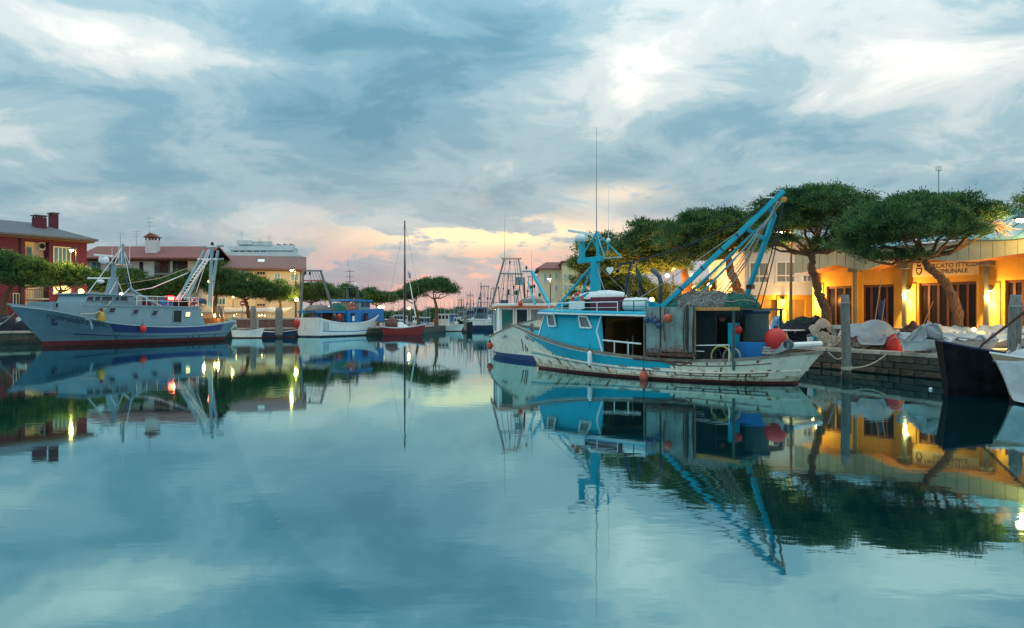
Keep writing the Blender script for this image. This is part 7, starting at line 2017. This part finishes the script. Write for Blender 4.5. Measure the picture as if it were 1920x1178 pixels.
# skiffs laid up under covers on the quay
def covered_skiff(label, px, Y, Lm, bm, rz, zt, mt, hullm, seed, cover_h=0.75):
    p = at(px, 0, Y)
    o = thing('covered_skiff', label, 'skiff', (p.x, Y, ZQ), rz, 'covered skiffs laid up on the quay')
    H = Hull([(-Lm/2, bm*0.8, zt), (-Lm*0.1, bm, zt*0.96), (Lm*0.3, bm*0.7, zt*1.05), (Lm/2, 0, zt*1.25)], [(-Lm/2+0.1, bm*0.6), (0, bm*0.75), (Lm*0.45, 0)], boot=0.3, keel=0.16)
    m = MB(); rows = [0, .2, .5, .75, 1]; nu = 24; nv = 5
    for side in (1, -1):
        vs = [H.pt(i/nu, v, side) for i in range(nu+1) for v in rows]; o_ = len(m.v); m.v += [tuple(q) for q in vs]
        for i in range(nu):
            for j in range(nv-1): m.f.append((o_+i*nv+j, o_+(i+1)*nv+j, o_+(i+1)*nv+j+1, o_+i*nv+j+1)); m.mi.append(0)
    for j in range(nv-1): m.f.append((j, j+1, (nu+1)*nv+j+1, (nu+1)*nv+j)); m.mi.append(0)
    m.build('hull', hullm, o, True)
    for x in (-Lm*0.3, Lm*0.2): MB().bb((x-0.1, -bm*0.6, 0), (x+0.1, bm*0.6, 0.2)).build('chock', M_WOOD_GREY, o)
    us = np.linspace(0, 1, 41); oxs = np.array([H.pt(u, 1.0, 1).x for u in us]); oys = np.array([H.pt(u, 1.0, 1).y for u in us]); ozs = np.array([H.pt(u, 1.0, 1).z for u in us])
    rg = np.random.default_rng(seed); bl = [(rg.uniform(-.4, .35)*Lm, rg.uniform(-.3, .3)*bm, rg.uniform(.3, 1.0)*cover_h, rg.uniform(.22, .45)) for _ in range(9)]
    def hf(x, y):
        hw = np.interp(x, oxs, oys, left=0, right=0); z0 = np.interp(x, oxs, ozs)
        ins = np.abs(y) < hw
        z = z0 + 0.55*cover_h*np.clip(1-np.abs(y)/np.maximum(hw, 0.05), 0, 1)
        for bx_, by_, bh, br in bl:
            q = 1-((x-bx_)**2+(y-by_)**2)/br**2
            z = np.maximum(z, z0+bh*np.sqrt(np.clip(q, 0, 1)))
        return np.where(ins, z, 0.0)
    P = cloth(Lm*1.06, bm*2.9, hf, zt*1.3+cover_h+0.1, 64, 34, 130, seed, slack=1.05)
    sheet_from(P, 'cover', mt, o)
    MB().path([H.pt(i/20, 1, -1, 0.09)+Vector((0, 0, -0.05)) for i in range(21)], 0.018, 4).build('cover_rope', M_ROPE, o)
    return o
covered_skiff('skiff under a pale cover nearest the quay edge', 1768, 31.9, 3.9, 0.85, R(188), 0.62, M_TARP, M_OFFW, 3, 0.36)
covered_skiff('skiff under a bluish cover behind the nearer one', 1850, 34.6, 5.0, 0.95, R(184), 0.75, mat('bluish_tarpaulin', (0.27, 0.34, 0.39), 0.65, var=0.25, scale=1.2, bump=1.0, bscale=2.4), M_OFFW, 5, 0.5)

# black skiff moored stern on
fk = Frame(14.75, 24.4, 163.0)
K = thing('rowing_skiff', 'black high sided skiff moored under the right hand quay', 'skiff', (fk.o.x, fk.o.y, 0), fk.a)
HK = Hull([(-1.0, 0.75, 1.22), (0.0, 0.78, 1.34), (0.9, 0.7, 1.50), (1.5, 0.55, 1.64)], [(-0.5, 0.45), (0.3, 0.5), (1.3, 0.4)], boot=0.25, keel=-0.3, rakep=1.0)
M_TAR = mat('black_tarred_wood', (0.009, 0.010, 0.012), 0.95, var=0.6, scale=3, bump=0.5, spec=0.05, streak=0.15, streakcol=(0.03, 0.03, 0.03))
m = MB(); rows = [0, .2, .45, .7, 1]; nu = 16; nv = 5
for side in (1, -1):
    vs = [HK.pt(i/nu, v, side) for i in range(nu+1) for v in rows]; o_ = len(m.v); m.v += [tuple(q) for q in vs]
    for i in range(nu):
        for j in range(nv-1): m.f.append((o_+i*nv+j, o_+(i+1)*nv+j, o_+(i+1)*nv+j+1, o_+i*nv+j+1)); m.mi.append(0)
for e in (0, nu):
    for j in range(nv-1): m.f.append((e*nv+j, e*nv+j+1, (nu+1)*nv+e*nv+j+1, (nu+1)*nv+e*nv+j)); m.mi.append(0)
m.build('hull', M_TAR, K, solid=0.04)
for v_ in (0.35, 0.55, 0.75, 0.9):
    for sd in (1, -1): MB().path([HK.pt(i/16, v_, sd, 0.022) for i in range(17)], 0.014, 4).build('plank_edge', M_TAR, K)
m = MB(); m.grid(lambda u, v: HK.pt(u, 0.72, 1).lerp(HK.pt(u, 0.72, -1), v), 8, 2); m.build('floor_boards', M_NAVY, K)
for sd in (1, -1): MB().path([HK.pt(i/16, 1, sd)+Vector((0, 0, .02)) for i in range(17)], 0.035, 4).build('gunwale', M_NAVY, K)
for x in (-0.3, 0.6): MB().bb((x-0.12, -0.62, 1.2), (x+0.12, 0.62, 1.25)).build('thwart', M_NAVY, K)
heap((0.1, 0, 1.12), 0.45, 0.4, 0.25, M_NETG, 'fishing_net', 'grey net lying in the black skiff', 'net', fk, 'nets on the boats', 61, 0.2, strands=3)

# tan boat under a white sheet at the right edge
fw = Frame(16.9, 22.6, 172.0)
W = thing('covered_boat', 'tan hulled boat under a hanging white sheet at the right edge', 'boat', (fw.o.x, fw.o.y, 0), fw.a)
M_TANH = mat('tan_hull', (0.33, 0.24, 0.15), 0.6, var=0.12, streak=0.3)
HW = Hull([(-2.5, 1.1, 1.05), (0, 1.15, 1.05), (1.8, 0.85, 1.15), (3.1, 0.0, 1.35)], [(-2.4, 0.9), (0, 0.95), (1.6, 0.55), (2.6, 0)], boot=0.16)
HW.build(W, [M_TANH, M_BOOT], lambda u, v: 1 if v < 0.2 else 0, [0, .1, .2, .4, .6, .8, 1], 24, 0.3, M_OFFW, 0.05)
o = thing('white_sheet', 'white cloth sheet hanging over the tan boat', 'cloth', (fw.o.x, fw.o.y, 0), fw.a)
us = np.linspace(0, 1, 41); wxs = np.array([HW.pt(u, 1.0, 1).x for u in us]); wys = np.array([HW.pt(u, 1.0, 1).y for u in us])
def hfw(x, y):
    hw = np.interp(x, wxs, wys, left=0, right=0)+0.05
    z = 1.15+0.55*np.clip(1-((x-0.6)/1.2)**2-(y/0.9)**2, 0, 1)**0.5+0.35*np.clip(1-((x-2.0)/0.6)**2-(y/0.6)**2, 0, 1)**0.5
    return np.where(np.abs(y) < hw, z, 0.06)
P = cloth(3.7, 4.2, hfw, 2.0, 56, 60, 170, 5, 1.35, 0.35, 0.12, 1.05, 0.76)
sheet_from(P, 'sheet', M_TARP, o)
a, b = at(1842, 646, 24.5), at(1925, 582, 23.2)
o = thing('boat_hook', 'dark pole slanting from the black skiff past the thick pile', 'pole', a, 0)
MB().tube((0, 0, 0), b-a, 0.035, 0.045, 8).build('shaft', M_RUSTD, o)
MB().tube((0, 0, 0), (-0.12, 0, -0.16), 0.04, 0.02, 6).build('tip', M_BLACK, o)
# white fender ball and rubbish at the waterline
o = thing('round_buoy', 'tiny white float on the dark water below the black skiff', 'buoy', (at(1757, 719, 26).x, 26.4, 0.02), 0)
MB().ball((0, 0, 0), 0.055, 10, 8).build('float', M_WHITE, o, True)
# quay-side notice board behind the derrick
p = at(1409, 562, 45); o = thing('notice_board', 'small white notice board with blue panel behind the derrick leg', 'sign', (p.x, 45, ZQ), 0)
h = p.z-ZQ
for x in (-0.25, 0.25): MB().tube((x, 0, 0), (x, 0, h+0.1), 0.025).build('post', M_STEEL, o)
MB().bb((-0.30, -0.05, h-0.25), (0.30, -0.026, h+0.28)).build('board', M_WHITE, o)
MB().bb((-0.15, -0.056, h-0.1), (0.18, -0.051, h+0.05)).build('panel', M_ROYAL, o)
MB().bb((-0.26, -0.056, h+0.16), (0.26, -0.051, h+0.24)).build('heading_strip', M_BLACK, o)
# round traffic sign on the left quay
p = at(455, 569, 99); o = thing('traffic_sign', 'round red rimmed traffic sign before the cream house', 'sign', (p.x, 99, 1.0), 0)
MB().tube((0, 0, 0), (0, 0, p.z-1.0+0.4), 0.05).build('post', M_STEEL, o)
MB().lathe([(0.01, -0.02), (0.34, -0.02), (0.34, 0.0)], (0, -0.06, p.z-1.0), 20, 'Y').build('disc', mat('sign_red', (0.30, 0.02, 0.03), 0.5), o)
MB().bb((-0.2, -0.085, p.z-1.07), (0.2, -0.082, p.z-0.93)).build('bar', M_WHITE, o)
# gear stacked on the left quay
p = at(28, 0, 75.0)
heap((p.x, 76.0, ZL), 1.3, 1.0, 1.25, M_DARKNET, 'fishing_net', 'dark net heap on the quay left of the white bow', 'net', None, 'nets on the quay', 71, 0.12, strands=2, flat=0.5)
drape('tarpaulin_cover', 'pale folded cover on the dark net heap at the left', 'tarpaulin', (p.x+0.1, 75.9, ZL), 1.8, 1.4, 1.5, M_TARP, 0.2, 13, size=(1.1, 1.1))
p = at(8, 0, 74)
heap((p.x-0.6, 75.2, ZL), 1.0, 0.9, 1.5, M_DARKNET, 'fishing_net', 'black net heap at the left edge of the quay', 'net', None, 'nets on the quay', 72, 0.12, strands=2, flat=0.5)
# mooring lines
def line(label, pts, r=0.025, mt=None):
    o = thing('mooring_rope', label, 'rope', pts[0], 0, 'mooring ropes')
    p0 = Vector(pts[0]); MB().path([Vector(q)-p0 for q in pts], r, 5).build('strand', mt or M_ROPE, o)
def sag(a, b, s, n=10): return [Vector(a).lerp(Vector(b), i/n)-Vector((0, 0, s*math.sin(math.pi*i/n))) for i in range(n+1)]
line('rope sagging from the cyan boat stern to the quay', sag(fb_.world((-0.5, 0.8, 1.2)), Vector((15.2, 36.0, 1.0)), 0.35))
line('rope from the timber pile to the quay edge', sag(Vector((12.85, 30.45, 0.45)), Vector((15.9, 33.5, 0.95)), 0.2))
line('long rope from the white trawler bow to the left quay', sag(fl_.world((LB-1.5, -0.6, bow.z-0.2)), Vector((-49.5, 73.5, 1.1)), 0.6), 0.04)
line('rope from the left net heap down to the water', [Vector((-47.6, 74.5, 2.0)), Vector((-48.0, 73.2, 1.1)), Vector((-47.9, 72.6, 0.2))], 0.04)
# distant aerials and masts that rise over the far boats
for i, (px, py, Y) in enumerate(((870, 556, 165), (894, 548, 170), (908, 545, 150), (862, 572, 168), (914, 560, 155), (940, 556, 140), (845, 575, 170), (770, 575, 150), (735, 560, 140), (853, 562, 172), (880, 566, 160), (888, 578, 175), (901, 570, 168), (919, 572, 172), (931, 566, 165), (836, 580, 178), (826, 578, 172), (752, 578, 160), (783, 570, 160), (797, 566, 168), (806, 574, 172), (842, 566, 165), (874, 546, 158), (884, 560, 172), (897, 556, 164), (911, 552, 170), (922, 548, 150), (936, 544, 158), (950, 540, 150), (968, 548, 160), (983, 538, 140), (1006, 545, 150))):
    p = at(px, py, Y); o = thing('yacht_mast', 'thin bare mast far up the canal', 'mast', (p.x, Y, 0.0), 0, 'bare masts far up the canal')
    MB().tube((0, 0, -0.3), (0, 0, p.z), 0.06, 0.04, 5).build('spar', M_STEEL, o)
    MB().tube((-0.5, 0, p.z*0.7), (0.5, 0, p.z*0.7), 0.03, n=4).build('spreader', M_STEEL, o)
    H = Hull([(-3, 0.8, 0.9), (0, 1.0, 0.85), (3.4, 0.0, 1.2)], [(-2.8, 0.6), (0, 0.85), (2.8, 0)])
    m = MB()
    for sd in (1, -1): m.grid(lambda u, v: H.pt(u, 0.1+0.9*v, sd), 10, 4)
    m.build('hull', (M_OFFW, M_BLUEW, M_NAVY)[i % 3], o, True)
    m = MB(); m.grid(lambda u, v: H.pt(u, 0.97, 1).lerp(H.pt(u, 0.97, -1), v), 8, 2); m.build('deck', M_OFFW, o)
